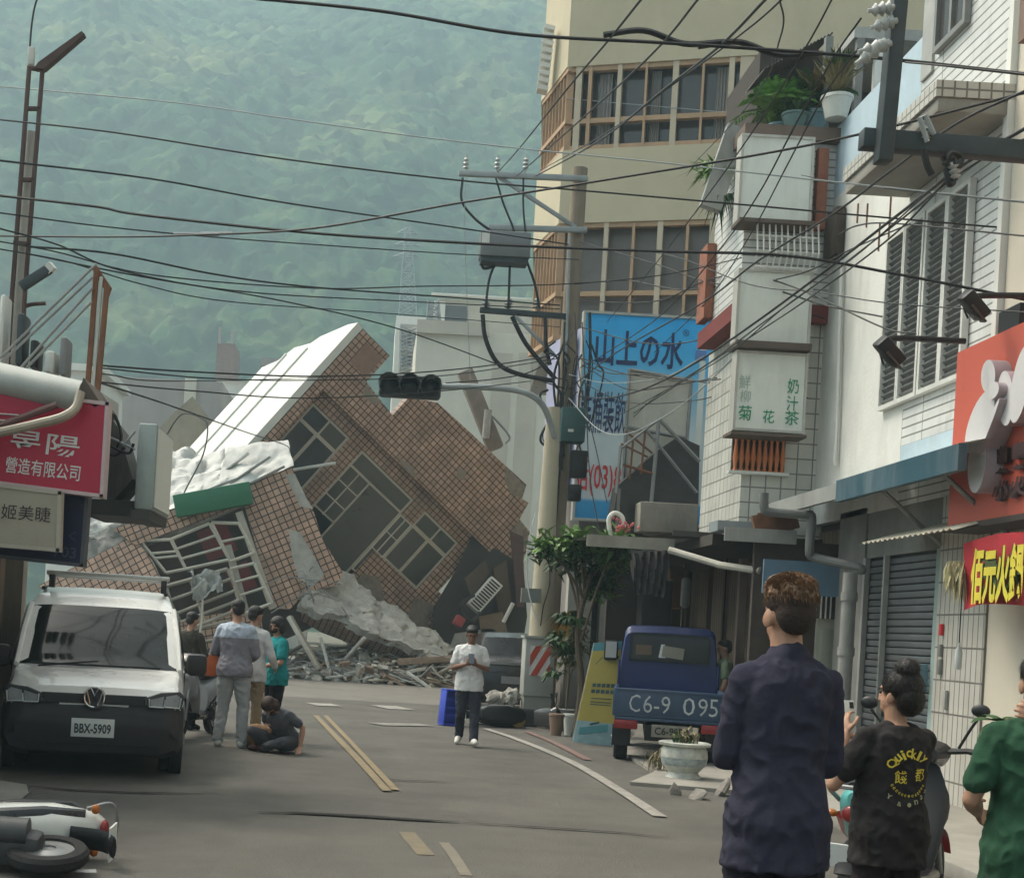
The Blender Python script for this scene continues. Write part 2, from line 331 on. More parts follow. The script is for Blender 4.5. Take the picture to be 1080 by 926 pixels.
M_rough = mat('broken_concrete', (.36, .35, .32), rough=.95, var=.35, scale=2.2, bump=.9, bscale=14, dirt=.5, dirtcol=(.2, .19, .17))
M_darkin = mat('dark_interior', (.05, .042, .036), rough=.95, bump=0)  # near-black for unlit interiors: their shade is put into this colour
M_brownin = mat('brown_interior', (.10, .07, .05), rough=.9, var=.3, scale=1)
M_red = mat('red_paint_old', (.30, .05, .05), rough=.6, dirt=.3)
M_greens = mat('green_sign_paint', (.018, .13, .062), rough=.4, var=.12, scale=1.5, dirt=.2, dirtcol=(.05, .1, .07))
M_steel = mat('grey_steel', (.22, .22, .21), rough=.5, metal=.4, var=.2)
M_black = mat('black_plastic', (.012, .012, .013), rough=.45, bump=.05)
M_white = mat('white_plastic', (.62, .62, .58), rough=.4, bump=.03)

bl = root('collapsed_building', 'toppled pink tiled building lying on its side across the end of the street', 'building', (-1, 41, 0))
F1 = frame(383, 347, 41, .74, .38, -.67)
def slabs(name, boxes, m, par=bl, fr=F1, bev=0):          # boxes: (s0,s1,t0,t1,y0,y1)
    g = MB()
    for b in boxes: g.span((b[0], b[4], b[2]), (b[1], b[5], b[3]), bev=bev)
    return g.build(name, m, par, frame=fr)
# parapet band (stands 0.35 m proud of the window wall), with the notches and the ragged end of the photo
par_poly = [(0, 0), (1.12, 0), (1.12, -1.02), (2.38, -1.18), (2.38, -.46), (3.15, .03), (4.6, .1), (5.8, .14), (7.0, .2), (7.2, -.2), (7.45, -.15), (7.6, -.7), (8.15, -.75), (8.5, -1.25), (8.62, -1.75), (8.3, -2.06), (.3, -2.06), (.3, -4.6), (0, -4.6)]
g = MB(); g.prism([V((s, 0, t)) for s, t in par_poly], (0, .34, 0)); g.build('parapet_wall', M_tile, bl, frame=F1)
slabs('parapet_recess_shade', [(.34, 1.0, -.95, -.2, -.012, .0)], mat('shaded_tile', (.25, .15, .11), rough=.6, var=.2), fr=F1)  # flat panel on the parapet; the recess's shade is its darker tile colour
slabs('window_wall', [(.3, 7.35, -2.5, -2.06, .36, .6), (.3, .46, -5.6, -2.5, .36, .6), (1.98, 2.52, -5.8, -2.5, .36, .6), (4.76, 5.27, -3.08, -2.5, .36, .6), (6.78, 7.35, -4.6, -2.5, .36, .6), (4.9, 7.9, -6.2, -4.42, .37, .6), (7.35, 8.2, -6.2, -4.0, .38, .6)], M_tile)
g = MB(); g.prism([V((-.02, y, t)) for y, t in [(0, .02), (.8, -.1), (2.6, -.7), (3.0, -1.0), (4.4, -1.3), (5.0, -1.9), (6.2, -2.3), (6.2, -10), (0, -10)]], (-.22, 0, 0)); g.build('end_wall', M_endw, bl, frame=F1)
g = MB(); g.span((-.30, 2.7, -10), (-.24, 2.95, -1.2)); g.build('rain_pipe', M_endw, bl, frame=F1)
g = MB(); g.span((-.30, 4.5, -10), (-.24, 4.6, -1.6)); g.build('rain_pipe', M_endw, bl, frame=F1)
slabs('roof_slab', [(.0, 7.2, -1.9, -1.4, .34, 5.5)], M_rough)
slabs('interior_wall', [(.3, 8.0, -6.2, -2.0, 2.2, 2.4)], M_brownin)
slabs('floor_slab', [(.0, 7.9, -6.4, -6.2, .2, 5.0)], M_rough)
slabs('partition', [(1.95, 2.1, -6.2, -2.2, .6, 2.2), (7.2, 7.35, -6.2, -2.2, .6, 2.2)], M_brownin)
def window(s0, s1, t0, t1, vbars, hbars, panes, y=.42, fw=.07, par=bl, fr=F1, mf=M_alu, mg=M_glassd):
    f = MB(); W = lambda a, b, c, d, e=0: f.span((a, y - .03 - e, c), (b, y + .03, d))
    W(s0, s1, t0, t0 + fw); W(s0, s1, t1 - fw, t1); W(s0, s0 + fw, t0 + fw, t1 - fw); W(s1 - fw, s1, t0 + fw, t1 - fw)
    for (s, a, b, wv) in vbars: W(s - wv / 2, s + wv / 2, a, b, .004)
    for (t, a, b, wv) in hbars: W(a, b, t - wv / 2, t + wv / 2, .008)
    fo = f.build('window', mf, par, frame=fr)
    for (a, b, c, d, m_) in panes:
        q = MB(); q.span((a, y - .004, c), (b, y + .004, d)); q.build('pane', m_ or mg, fo, frame=fr)
    return fo
window(.46, 1.98, -4.6, -2.5, [(1.20, -3.1, -2.5, .06), (1.17, -4.6, -3.1, .10)], [(-3.1, .46, 1.98, .11)], [(.5, 1.17, -4.55, -3.15, None), (1.23, 1.95, -3.05, -2.55, M_glassf), (.5, 1.17, -3.05, -2.55, None), (1.25, 1.95, -4.5, -3.15, None)])
window(2.52, 4.76, -5.8, -2.5, [(3.38, -5.6, -3.05, .055), (2.95, -4.7, -3.05, .04)], [(-3.05, 2.52, 4.76, .07), (-3.6, 2.52, 3.38, .04), (-4.15, 2.52, 3.38, .04), (-4.65, 2.52, 3.38, .05)], [(2.55, 4.72, -3.0, -2.55, None), (3.42, 4.7, -5.6, -3.1, M_glassf), (2.55, 3.35, -4.6, -3.1, None)])
window(4.76, 5.27, -5.3, -3.08, [(5.0, -5.3, -3.1, .04)], [(-3.75, 4.76, 5.27, .03), (-4.4, 4.76, 5.27, .03)], [(4.8, 5.25, -5.25, -3.15, M_glassf)], mf=M_alu2, fw=.045)
window(5.27, 6.78, -4.42, -2.5, [(6.03, -3.05, -2.5, .06), (5.98, -4.4, -3.1, .10)], [(-3.07, 5.27, 6.78, .12)], [(5.3, 6.0, -3.02, -2.55, None), (6.06, 6.74, -3.02, -2.55, None), (5.3, 5.94, -4.38, -3.12, M_glassf), (6.04, 6.74, -4.38, -3.12, None)])
g = MB(); g.tube([F1 @ V((1.3, .2, -4.35)), F1 @ V((2.05, -.1, -3.35))], .05, 10); single(g, 'fluorescent_tube', M_white, 'white fluorescent lamp tube hanging out of the toppled building window', 'lamp tube')
# air conditioner hanging in the torn-open room
g = MB(); g.prism([P(x, y, 43.7) for x, y in [(500, 560), (512, 572), (552, 596), (556, 650), (548, 700), (452, 700), (458, 640), (482, 600)]], (0, .4, 0)); g.build('open_room_shade', M_darkin, bl)  # flat dark panel, no room behind: the room's shade is painted in
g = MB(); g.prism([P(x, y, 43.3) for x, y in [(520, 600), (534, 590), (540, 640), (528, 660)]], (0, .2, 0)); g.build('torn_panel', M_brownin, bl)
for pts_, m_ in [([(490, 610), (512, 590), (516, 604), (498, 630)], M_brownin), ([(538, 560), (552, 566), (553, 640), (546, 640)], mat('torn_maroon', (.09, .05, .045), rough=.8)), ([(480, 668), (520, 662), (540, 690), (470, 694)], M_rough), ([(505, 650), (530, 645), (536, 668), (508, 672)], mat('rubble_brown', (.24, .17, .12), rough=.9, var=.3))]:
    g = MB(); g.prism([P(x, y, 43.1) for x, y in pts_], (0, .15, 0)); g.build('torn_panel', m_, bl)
ac = rootm('air_conditioner', 'white air conditioner unit dangling in the torn-open room', 'air conditioner', frame(519, 612, 42.5, .62, .1, -.05 + .75))
FA = MAT[ac].copy()
# body is built along the local x axis (up-right in the photo)
g = MB(); g.span((-1.0, 0, -.36), (.1, .5, .10), bev=.03); g.build('casing', M_white, ac, local=True)
for i in range(11):
    g = MB(); g.span((-.95 + .093 * i, -.02, -.30), (-.95 + .093 * i + .05, .0, .04)); g.build('grille_slat', M_black, ac, local=True)
g = MB(); g.tube(crv([P(500, 628, 42.3), P(489, 634, 42), P(486, 645, 42), P(497, 655, 42), P(506, 646, 42.2)]), .05); single(g, 'drain_hose', M_black, 'black looped hose hanging below the dangling air conditioner', 'hose')
g = MB(); g.cyl(P(541, 636, 41.5), P(531, 656, 41.6), .06); single(g, 'broken_pipe', M_white, 'short white pipe sticking up from rubble beside the black car', 'pipe')
g = MB(); g.box(P(484, 655, 41.5), (.28, .25, .3), (0, .5, .3), bev=.04); single(g, 'red_bucket', M_red, 'small red bucket crushed beneath the pink tiled wall', 'bucket')

# ---- lower storey, folded the other way
F2 = frame(255, 515, 39.5, .92, .12, .40)
g = MB(); g.prism([V((s, 0, t)) for s, t in [(-.05, .02), (.7, .08), (1.53, .02), (1.5, -.6), (1.58, -1.4), (1.5, -2.2), (1.6, -2.9), (1.66, -3.3), (1.3, -3.5), (.5, -3.35), (-.1, -3.6), (-.64, -3.35), (-.30, -1.8)]], (0, .35, 0), side=1); g.build('lower_wall', [M_tile2, M_rough], bl, frame=F2)
g = MB(); g.prism([V((s, -.012, t)) for s, t in [(.75, -1.55), (1.0, -1.75), (1.08, -2.4), (1.15, -3.1), (.7, -3.3), (.45, -2.9), (.55, -2.2)]], (0, .011, 0)); g.build('plaster_scar', M_rough, bl, frame=F2)
g = MB(); g.prism([V((s, -.02, t)) for s, t in [(1.25, -.1), (1.52, -.2), (1.55, -1.0), (1.6, -1.3), (1.3, -1.1)]], (0, .019, 0)); g.build('plaster_scar', M_rough, bl, frame=F2)
g = MB(); g.prism([V((s, -.03, t)) for s, t in [(-3.7, .32), (-2, .22), (-.05, .02), (-.2, -.45), (-1.5, -.42), (-2.2, -.34), (-3.3, -.32)]], (0, .35, 0), side=1); g.build('lintel_wall', [M_tile2, M_rough], bl, frame=F2)
for pts_ in [[(6.1, .1), (6.5, .12), (7.0, .16), (7.15, -.2), (6.8, -.35), (6.4, -.2)], [(7.6, -.75), (8.1, -.8), (8.4, -1.2), (8.0, -1.5), (7.7, -1.2)], [(3.3, -1.95), (3.9, -1.85), (4.3, -2.0), (3.8, -2.05)], [(1.15, -1.1), (1.9, -1.15), (1.7, -1.35), (1.3, -1.4)], [(5.0, -.9), (5.25, -.8), (5.4, -1.05), (5.15, -1.15)]]:
    g = MB(); g.prism([V((s, -.006, t)) for s, t in pts_], (0, .005, 0)); g.build('plaster_scar', mat('bare_mortar', (.24, .20, .165), rough=.95, var=.35, scale=4, bump=.6), bl, frame=F1)
for pts_ in [[(5.1, -5.2), (5.6, -4.9), (6.2, -5.3), (5.9, -6.1), (5.2, -6.1)], [(6.9, -4.6), (7.6, -4.4), (7.9, -5.2), (7.2, -5.4)]]:
    g = MB(); g.prism([V((s, .355, t)) for s, t in pts_], (0, .008, 0)); g.build('plaster_scar', mat('bare_mortar', ()), bl, frame=F1)
sg = MB(); sg.span((-1.92, -.42, -.50), (.22, -.1, .12), bev=.03)
F2g = F2 @ Matrix.Rotation(rad(12), 4, 'Y'); F2g = F2g.copy(); sg.build('sign_board', M_greens, bl, frame=F2 @ Matrix.Translation((0, 0, -.02)) @ Matrix.Rotation(rad(12.5), 4, 'Y'))
slabs('interior_wall', [(-4.5, 1.2, -4.3, -.3, 1.7, 1.9)], M_brownin, fr=F2)
slabs('ceiling_slab', [(-4.2, 1.4, -.1, .1, .36, 4)], M_rough, fr=F2)
slabs('red_panel', [(-1.6, -.7, -1.4, -.5, 1.4, 1.5), (-1.3, -.6, -2.6, -1.8, 1.4, 1.5)], M_red, fr=F2)
# buckled window frames: each leaf a frame of bars
def barwin(pts, bars, m, name='window_frame', r=.045, dd=39.2):
    g = MB(); q = [P(x, y, dd) for x, y in pts]
    for i in range(len(q)): g.tube([q[i], q[(i + 1) % len(q)]], r, 4)
    for (i, j, t0, k, l, t1) in bars: g.tube([q[i].lerp(q[j], t0), q[k].lerp(q[l], t1)], r * .8, 4)
    return g.build(name, m, bl)
barwin([(180, 569), (221, 552), (242, 590), (196, 600)], [(0, 3, .33, 1, 2, .33), (0, 3, .66, 1, 2, .66)], M_alu2)
barwin([(148, 570), (181, 569), (196, 600), (175, 604)], [(0, 3, .4, 1, 2, .4), (0, 3, .55, 1, 2, .55)], M_alu2)
barwin([(223, 551), (252, 552), (268, 583), (243, 592)], [(0, 3, .5, 1, 2, .45)], M_alu2)
barwin([(175, 618), (240, 600), (258, 640), (188, 668)], [(0, 3, .3, 1, 2, .25), (0, 3, .6, 1, 2, .55), (0, 1, .4, 2, 3, .6), (0, 3, .8, 1, 2, .8)], M_alu, r=.055)
barwin([(243, 600), (268, 594), (287, 636), (255, 648)], [(0, 3, .3, 1, 2, .3), (0, 3, .6, 1, 2, .6)], M_alu2)
barwin([(188, 668), (240, 655), (246, 690), (192, 690)], [(0, 3, .5, 1, 2, .5)], M_alu)
for (x0, y0, x1, y1) in [(142, 566, 190, 660), (252, 540, 288, 642), (240, 575, 262, 655)]:
    g = MB(); g.box((P(x0, y0, 39.4) + P(x1, y1, 39.4)) / 2, (.12, .2, (P(x0, y0, 39.4) - P(x1, y1, 39.4)).length), (P(x0, y0, 39.4) - P(x1, y1, 39.4)).to_track_quat('Z', 'Y').to_matrix()); g.build('door_post', M_alu, bl)
# tilted pieces of tiled wall at the foot of the building
def wallpiece(name, pts, m, thick=.3, d=None, sd=1):
    a = MB(); q = [P(x, y, dd) for x, y, dd in pts]; c = sum(q, V()) / len(q)
    xa = (q[1] - q[0]).normalized(); nn = xa.cross(q[2] - q[0]).normalized(); nn = nn if nn.y > 0 else -nn; za = nn.cross(xa) * -1; za = xa.cross(nn)
    Mx = Matrix((xa, nn, za)).transposed().to_4x4(); Mx.translation = q[0]; I = Mx.inverted()
    lp = [I @ p for p in q]; a.prism([V((p.x, 0, p.z)) for p in lp], (0, thick, 0), side=1)
    return a.build(name, [m, M_rough], bl, frame=Mx)
wallpiece('fallen_wall', [(40, 618, 39), (140, 565, 39.2), (160, 590, 39), (178, 628, 38.8), (120, 650, 38.6)], M_tile2)
wallpiece('fallen_wall', [(178, 655, 39.2), (240, 645, 39.2), (275, 655, 39.2), (282, 700, 39), (200, 715, 38.8)], M_tile2)
# heavy slab: pale torn concrete above, brown tile on the under face
def roughslab(name, quad, nx, ny, amp, m, thick, seed=0):
    q = [P(*p) for p in quad]; g = MB(); vs = []
    for j in range(ny + 1):
        for i in range(nx + 1):
            s, t = i / nx, j / ny; p = q[0].lerp(q[1], s).lerp(q[3].lerp(q[2], s), t); e = V((.6 * noise.noise(p * 6.5) + fbm(p * 1.7 + V((seed, 0, 0))), fbm(p * 1.7 + V((0, seed, 9))), fbm(p * 1.9 + V((5, 3, seed))))); vs.append(p + e * amp)
    F = [[j * (nx + 1) + i, j * (nx + 1) + i + 1, (j + 1) * (nx + 1) + i + 1, (j + 1) * (nx + 1) + i] for j in range(ny) for i in range(nx)]
    n = len(vs); nn = (q[1] - q[0]).cross(q[3] - q[0]).normalized(); nn = nn if nn.y > 0 else -nn
    g.add(vs + [v + nn * thick for v in vs], F + [[n + k for k in f][::-1] for f in F])
    b = [i for i in range(nx + 1)] + [(j + 1) * (nx + 1) + nx for j in range(ny)] + [ny * (nx + 1) + i for i in range(nx - 1, -1, -1)] + [j * (nx + 1) for j in range(ny - 1, 0, -1)]
    o = len(g.v) - 2 * n; g.f += [[o + b[i], o + b[(i + 1) % len(b)], o + n + b[(i + 1) % len(b)], o + n + b[i]] for i in range(len(b))]; g.m += [0] * len(b)
    return g.build(name, m, bl)
roughslab('torn_slab', [(348, 592, 40.6), (482, 686, 41.0), (470, 696, 39.6), (318, 636, 39.2)], 90, 30, .17, M_rough, .3)
wallpiece('fallen_wall', [(318, 640, 39.3), (470, 698, 39.6), (455, 706, 40.4), (395, 706, 40.4), (330, 690, 40.2), (312, 668, 40)], M_tile)
# reinforcement bars sticking out of the torn corner
for i in range(16):
    a = P(random.uniform(312, 360), random.uniform(600, 640), 39.1); b = a + V((random.uniform(-1.1, .5), random.uniform(-.3, .1), random.uniform(-.6, .25)))
    g = MB(); g.tube(crv([a, a.lerp(b, .5) + V((0, 0, .12 * random.random())), b], 4), .016, 5); g.build('rebar', M_steel, bl)
# torn white roofing sheets along the fold
def crumple(name, quad, nx, ny, amp, m, par=bl, fr=3.0, seed=0, sag=0):
    q = [P(*p) for p in quad]; g = MB(); vs = []
    for j in range(ny + 1):
        for i in range(nx + 1):
            s, t = i / nx, j / ny; p = q[0].lerp(q[1], s).lerp(q[3].lerp(q[2], s), t); h = abs(noise.noise(p * fr + V((seed, 0, 0)))) * 2 - .4 + .5 * noise.noise(p * fr * 2.7)
            vs.append(p + V((.3 * h, -.7 * h, .8 * h)) * amp + V((0, 0, -sag * math.sin(math.pi * s))))
    g.add(vs, [[j * (nx + 1) + i, j * (nx + 1) + i + 1, (j + 1) * (nx + 1) + i + 1, (j + 1) * (nx + 1) + i] for j in range(ny) for i in range(nx)]); return g.build(name, m, par, ang=12)
crumple('roof_sheet', [(240, 472, 41), (303, 466, 40.4), (310, 491, 39.6), (225, 524, 39.6)], 36, 24, .10, M_sheet, fr=1.3)
crumple('roof_sheet', [(180, 505, 41.2), (248, 490, 40.8), (255, 514, 39.5), (135, 548, 39.4)], 34, 14, .16, M_sheet, fr=1.5, seed=4)
crumple('roof_sheet', [(158, 472, 43), (232, 478, 42.5), (245, 505, 41), (160, 530, 40.6)], 30, 20, .30, M_sheet, fr=1.1, seed=9)
crumple('roof_sheet', [(88, 545, 40), (140, 536, 40), (142, 552, 39.6), (92, 562, 39.8)], 16, 8, .12, M_sheet, seed=2)
roughslab('torn_slab', [(84, 565, 39.8), (140, 545, 39.6), (150, 568, 39.2), (78, 605, 39.2)], 18, 14, .2, mat('dark_broken_concrete', (.17, .17, .16), rough=.95, var=.4, scale=3, bump=.9, bscale=12), .3, 4)
roughslab('torn_slab', [(205, 490, 42.6), (262, 470, 42.4), (250, 505, 41.6), (215, 522, 41.6)], 14, 12, .15, M_rough, .2, 7)
for (x0, y0, x1, y1, d) in [(205, 506, 250, 488, 41), (218, 512, 262, 478, 40.6), (190, 528, 250, 505, 40), (228, 520, 285, 482, 40), (236, 524, 300, 492, 39.7)]:
    g = MB(); g.box((P(x0, y0, d) + P(x1, y1, d - .4)) / 2, ((P(x0, y0, d) - P(x1, y1, d - .4)).length, .1, .05), (P(x1, y1, d - .4) - P(x0, y0, d)).to_track_quat('X', 'Z').to_matrix()); g.build('roof_batten', M_sheet if d > 40 else M_steel, bl)
# grey cloth caught in the buckled window
c = MB(); c = crumple('hanging_cloth', [(196, 606, 39), (232, 598, 39), (236, 622, 38.8), (206, 634, 38.8)], 22, 18, .28, mat('grey_cloth', (.33, .34, .32), rough=.9, var=.2), par=None, fr=3.3, seed=6); tag(c, 'crumpled grey cloth snagged on the buckled window frames', 'cloth')
g = MB(); g.tube(crv([P(214, 628, 38.9), P(212, 660, 38.8), P(206, 690, 38.7)]), .03); single(g, 'dangling_strap', M_alu2, 'pale strap hanging down from the snagged grey cloth', 'strap')
# ---- loose rubble in front
rub = MB()
def chunk(c, s, mi):
    b = MB(); b.ell((0, 0, 0), s, None, *((7, 5) if max(s) < .21 else (15, 11))); R = Euler((random.random() * 6, random.random() * 6, random.random() * 6)).to_matrix(); k = random.random() * 50
    rub.add([V(c) + R @ (v * (.6 + .75 * abs(noise.noise(v * (1.0 / max(s)) + V((k, 0, 0)))) + .22 * noise.noise(v * (3.4 / max(s)) + V((k, 4, 0))))) for v in b.v], b.f, mi)
def plank(c, s, mi, rz, ry, rx=0): rub.box(c, s, (rx, ry, rz), mi)
for i in range(950):
    px = random.choice([random.uniform(225, 560), random.gauss(390, 55), random.gauss(360, 40)]); f = max(0, 1 - abs(px - 400) / 190); y = random.uniform(38.2, 42.2); hz = (y - 38) * .28 * f + .06
    p = P(px, 660, y); x = p.x; z = random.uniform(0, max(.05, hz)); k = random.random(); mi = random.choice([0, 0, 1, 2, 3])
    s = random.choice([.06, .08, .1, .14, .2])
    if k < .62: chunk((x, y, z), (s, s * random.uniform(.5, 1.2), s * random.uniform(.4, .9)), mi)
    else: plank((x, y, z + .05), (random.uniform(.3, 1.5), random.uniform(.05, .2), random.uniform(.02, .06)), random.choice([1, 2, 3, 4]), random.uniform(-.9, .9), random.uniform(-.5, .5))
for i in range(70):
    a_ = V((P(random.gauss(395, 60), 660, 40).x, random.uniform(38.3, 41), random.uniform(.05, .6))); b_ = a_ + V((random.gauss(0, .7), random.gauss(0, .3), random.uniform(-.1, .5))); rub.tube(crv([a_, a_.lerp(b_, .5) + V((random.gauss(0, .12), 0, random.gauss(0, .12))), b_], 4), .016, 4, 5)
for i in range(160):
    p = P(random.gauss(400, 75), 660, random.uniform(38.4, 41.5)); f = max(0, 1 - abs(p.x) / 5); rub.box((p.x, p.y, random.uniform(.03, .08 + .5 * f)), (random.uniform(.12, .5), random.uniform(.1, .35), random.uniform(.04, .1)), (random.gauss(0, .6), random.gauss(0, .6), random.uniform(0, 3)), random.choice([0, 2, 2, 1, 6]))
tag(rub.build('rubble', [M_rough, mat('rubble_pale', (.45, .42, .36), rough=.9, var=.3), mat('rubble_brown', (.24, .17, .12), rough=.9, var=.3), mat('rubble_grey', (.2, .19, .17), rough=.9, var=.3), M_sheet, M_steel, M_tile2], smooth=False), kind='stuff')
for (x0, y0, x1, y1, wd, lab, m) in [(305, 650, 337, 706, .22, 'grey timber beam propped against the brown tiled slab', M_alu), (360, 700, 385, 672, .14, 'short broken beam sticking out of the rubble middle', M_rough), (388, 716, 450, 705, .16, 'long flat board lying at the front rubble edge', mat('rubble_pale', (.45, .42, .36))), (338, 672, 350, 716, .10, 'bent white metal strip curling out of the rubble', M_sheet), (420, 698, 480, 694, .3, 'tan slab piece resting on top of the rubble', mat('rubble_brown', (.24, .17, .12)))]:
    a, b = P(x0, y0, 39), P(x1, y1, 38.7); g = MB(); g.box((a + b) / 2, (wd, wd * .6, (a - b).length), (a - b).to_track_quat('Z', 'Y').to_matrix(), bev=.02); single(g, 'broken_beam', m, lab, 'beam')
for (x, y, s, lab) in [(455, 690, .32, 'rounded tan boulder of concrete beside the blue crate'), (282, 700, .55, 'grey lump of concrete near the crouching woman'), (350, 705, .4, 'pale jagged lump at the foot of the grey timber beam')]:
    rub = MB(); chunk(G(x, min(y + 22, 716)) + V((0, 0, s * .35)), (s, s * .8, s * .6), 0); single(rub, 'concrete_lump', mat('rubble_pale', ()), lab, 'rubble lump', smooth=False)
# leaning concrete pillar behind the roof line
lp = root('leaning_pillar', 'broken grey concrete pillar leaning above the toppled tiled roof', 'pillar', P(525, 480, 45))
g = MB(); a, b = P(490, 392, 45), P(523, 474, 45); g.box((a + b) / 2, (.5, .5, (a - b).length), (a - b).to_track_quat('Z', 'Y').to_matrix(), bev=.05); g.build('shaft', mat('brown_concrete', (.2, .165, .135), rough=.9, var=.25, bump=.4), lp)
g = MB(); g.tube(crv([P(513, 438, 44.6), P(520, 440, 44.6), P(537, 460, 44.6), P(533, 468, 44.6)]), .035, 6); g.build('rebar', M_steel, lp)
g = MB(); g.tube([P(515, 432, 44.5), P(512, 462, 44.6)], .12, 8); g.build('stump', M_rough, lp)
# ================================================================== houses beyond the collapse
M_cream2 = mat('far_cream_wall', (.58, .55, .47), rough=.8, var=.1, scale=.5, dirt=.3, dirtcol=(.3, .28, .25))
M_greyw = mat('far_grey_wall', (.36, .33, .31), rough=.85, var=.15, scale=.4, dirt=.4, dirtcol=(.2, .18, .18))
M_whitew = mat('far_white_wall', (.66, .66, .62), rough=.8, var=.1, scale=.5, dirt=.3, dirtcol=(.4, .38, .36))
M_lilac = mat('far_lilac_wall', (.46, .42, .35), rough=.8, var=.15, scale=.4)
M_rooff = mat('far_roof', (.25, .24, .23), rough=.7, var=.2, scale=.6)
def farhouse(name, label, x0, x1, ytop, d, depth, mw, parts=(), roof=None, cat='house'):
    a, b = P(x0, ytop, d), P(x1, ytop, d); z = (a.z + b.z) / 2
    r = root(name, label, cat, ((a.x + b.x) / 2, d, 0))
    g = MB(); g.span((a.x, d, -.1), (b.x, d + depth, z)); g.build('wall', mw, r)
    if roof: g = MB(); g.span((a.x - .3, d - .3, z + .01), (b.x + .3, d + depth + .3, z + roof[0])); g.build('roof', roof[1], r)
    for (nm, u0, u1, v0, v1, m, dp) in parts:
        p, q = P(u0, v0, d), P(u1, v1, d); g = MB(); g.span((p.x, d - dp, min(p.z, q.z)), (q.x, d - .003 if dp > 0 else d + .1, max(p.z, q.z))); g.build(nm, m, r)
    return r
M_win = mat('far_window', (.09, .09, .09), rough=.4)
farhouse('pale_house', 'large pale cream block behind the leaning concrete pillar', 440, 585, 350, 72, 14, M_cream2, [('wall_panel', 520, 522, 372, 700, M_lilac, .05), ('wall_panel', 548, 550, 372, 700, M_lilac, .05), ('roof_band', 440, 515, 338, 356, M_lilac, .3)])
farhouse('roof_house', 'hazy upper storey with white flat roof above the pale block', 462, 575, 318, 88, 10, M_lilac, [('parapet', 455, 560, 310, 318, M_whitew, .4), ('window', 470, 492, 322, 345, M_win, .05), ('wall_panel', 458, 464, 318, 420, M_whitew, .1)])
farhouse('grey_house', 'long dull grey house wall in the dust behind the torn roof', 60, 235, 398, 74, 10, M_greyw, [('window', 243, 255, 422, 447, M_win, .05), ('column', 196, 202, 400, 500, M_cream2, .3)])
farhouse('white_house', 'dusty white house with one tall window left of the white end wall', 228, 330, 404, 80, 10, M_whitew, [('window', 238, 250, 420, 448, M_win, .06), ('window', 268, 300, 416, 432, M_win, .06), ('parapet', 228, 330, 400, 406, M_greyw, .3)])
farhouse('dark_roof_house', 'small far house with a dark hipped roof in the haze', 278, 335, 388, 98, 8, M_greyw, [('roof', 276, 335, 378, 390, M_rooff, .5)])
farhouse('chimney_house', 'narrow far tower-like house standing up in the haze', 229, 248, 362, 105, 4, mat('far_brown_wall', (.26, .2, .18), rough=.9), [('roof_pole', 231, 233, 345, 363, M_greyw, .1), ('roof_pole', 244, 246, 348, 363, M_greyw, .1)])
farhouse('low_house', 'low white roofed shed far behind the rusty post', 60, 104, 392, 60, 6, M_whitew, [], (.3, M_whitew))
farhouse('yellow_house', 'pale narrow house with balconies right of the white gable', 418, 452, 334, 95, 8, M_whitew, [('balcony', 422, 440, 345, 352, M_greyw, 1), ('balcony', 422, 440, 368, 374, M_greyw, 1), ('balcony', 422, 440, 388, 394, M_greyw, 1), ('window', 424, 438, 353, 366, M_win, .06), ('window', 424, 438, 375, 386, M_win, .06)])
bw = MB(); q = [P(*p) for p in [(150, 470, 60), (185, 434, 60), (203, 418, 60), (228, 450, 60), (262, 500, 60), (262, 640, 60), (150, 640, 60)]]; bw.prism(q, (0, 1, 0)); single(bw, 'broken_gable', mat('tan_wall', (.30, .26, .19), rough=.9, var=.25, scale=1, dirt=.5), 'broken tan gable wall standing in dust behind the crumpled sheets', 'wall')
def lattice(name, label, px, py0, py1, d, w0, w1, cat, rr=.12, n=7, m=None):
    r = root(name, label, cat, P(px, py0, d)); g = MB(); a, b = P(px, py0, d), P(px, py1, d); h = b.z - a.z
    L = lambda t, i: V((a.x + (b.x - a.x) * t + (w0 + (w1 - w0) * t) * (-1 if i in (0, 3) else 1) / 2, d + (w0 + (w1 - w0) * t) * (-1 if i < 2 else 1) / 2, a.z + h * t))
    for i in range(4): g.tube([L(0, i), L(1, i)], rr, 4)
    g.build('leg_frame', m, r); g = MB()
    for k in range(n):
        for i in range(4):
            j = (i + 1) % 4; g.tube([L(k / n, i), L((k + 1) / n, j)], rr * .6, 4); g.tube([L(k / n, j), L((k + 1) / n, i)], rr * .6, 4); g.tube([L(k / n, i), L(k / n, j)], rr * .6, 4)
    g.build('brace_lattice', m, r); return r, L
M_pyl = mat('galvanised', (.24, .27, .27), rough=.5, metal=.2)
r, L = lattice('transmission_tower', 'faint steel lattice pylon on the hazy mountain slope', 430, 345, 240, 215, 3.0, .8, 'pylon', .08, 9, M_pyl)
for k, t in enumerate((.70, .82, .94)):
    g = MB(); p = (L(t, 0) + L(t, 2)) / 2; wv = 2.2 - .3 * k; g.tube([p - V((wv, 0, 0)), p + V((wv, 0, 0))], .12, 4); g.tube([p - V((wv, 0, 0)), p + V((0, 0, .9))], .08, 4); g.tube([p + V((wv, 0, 0)), p + V((0, 0, .9))], .08, 4); g.build('cross_arm', M_pyl, r)
lattice('roof_mast', 'short white lattice mast behind the toppled gable tip', 432, 392, 346, 80, 1.1, 1.0, 'mast', .05, 6, M_pyl)
lattice('roof_mast', 'thin lattice mast on the hazy house roof by the traffic light', 457, 352, 318, 82, .9, .6, 'mast', .05, 5, M_pyl)
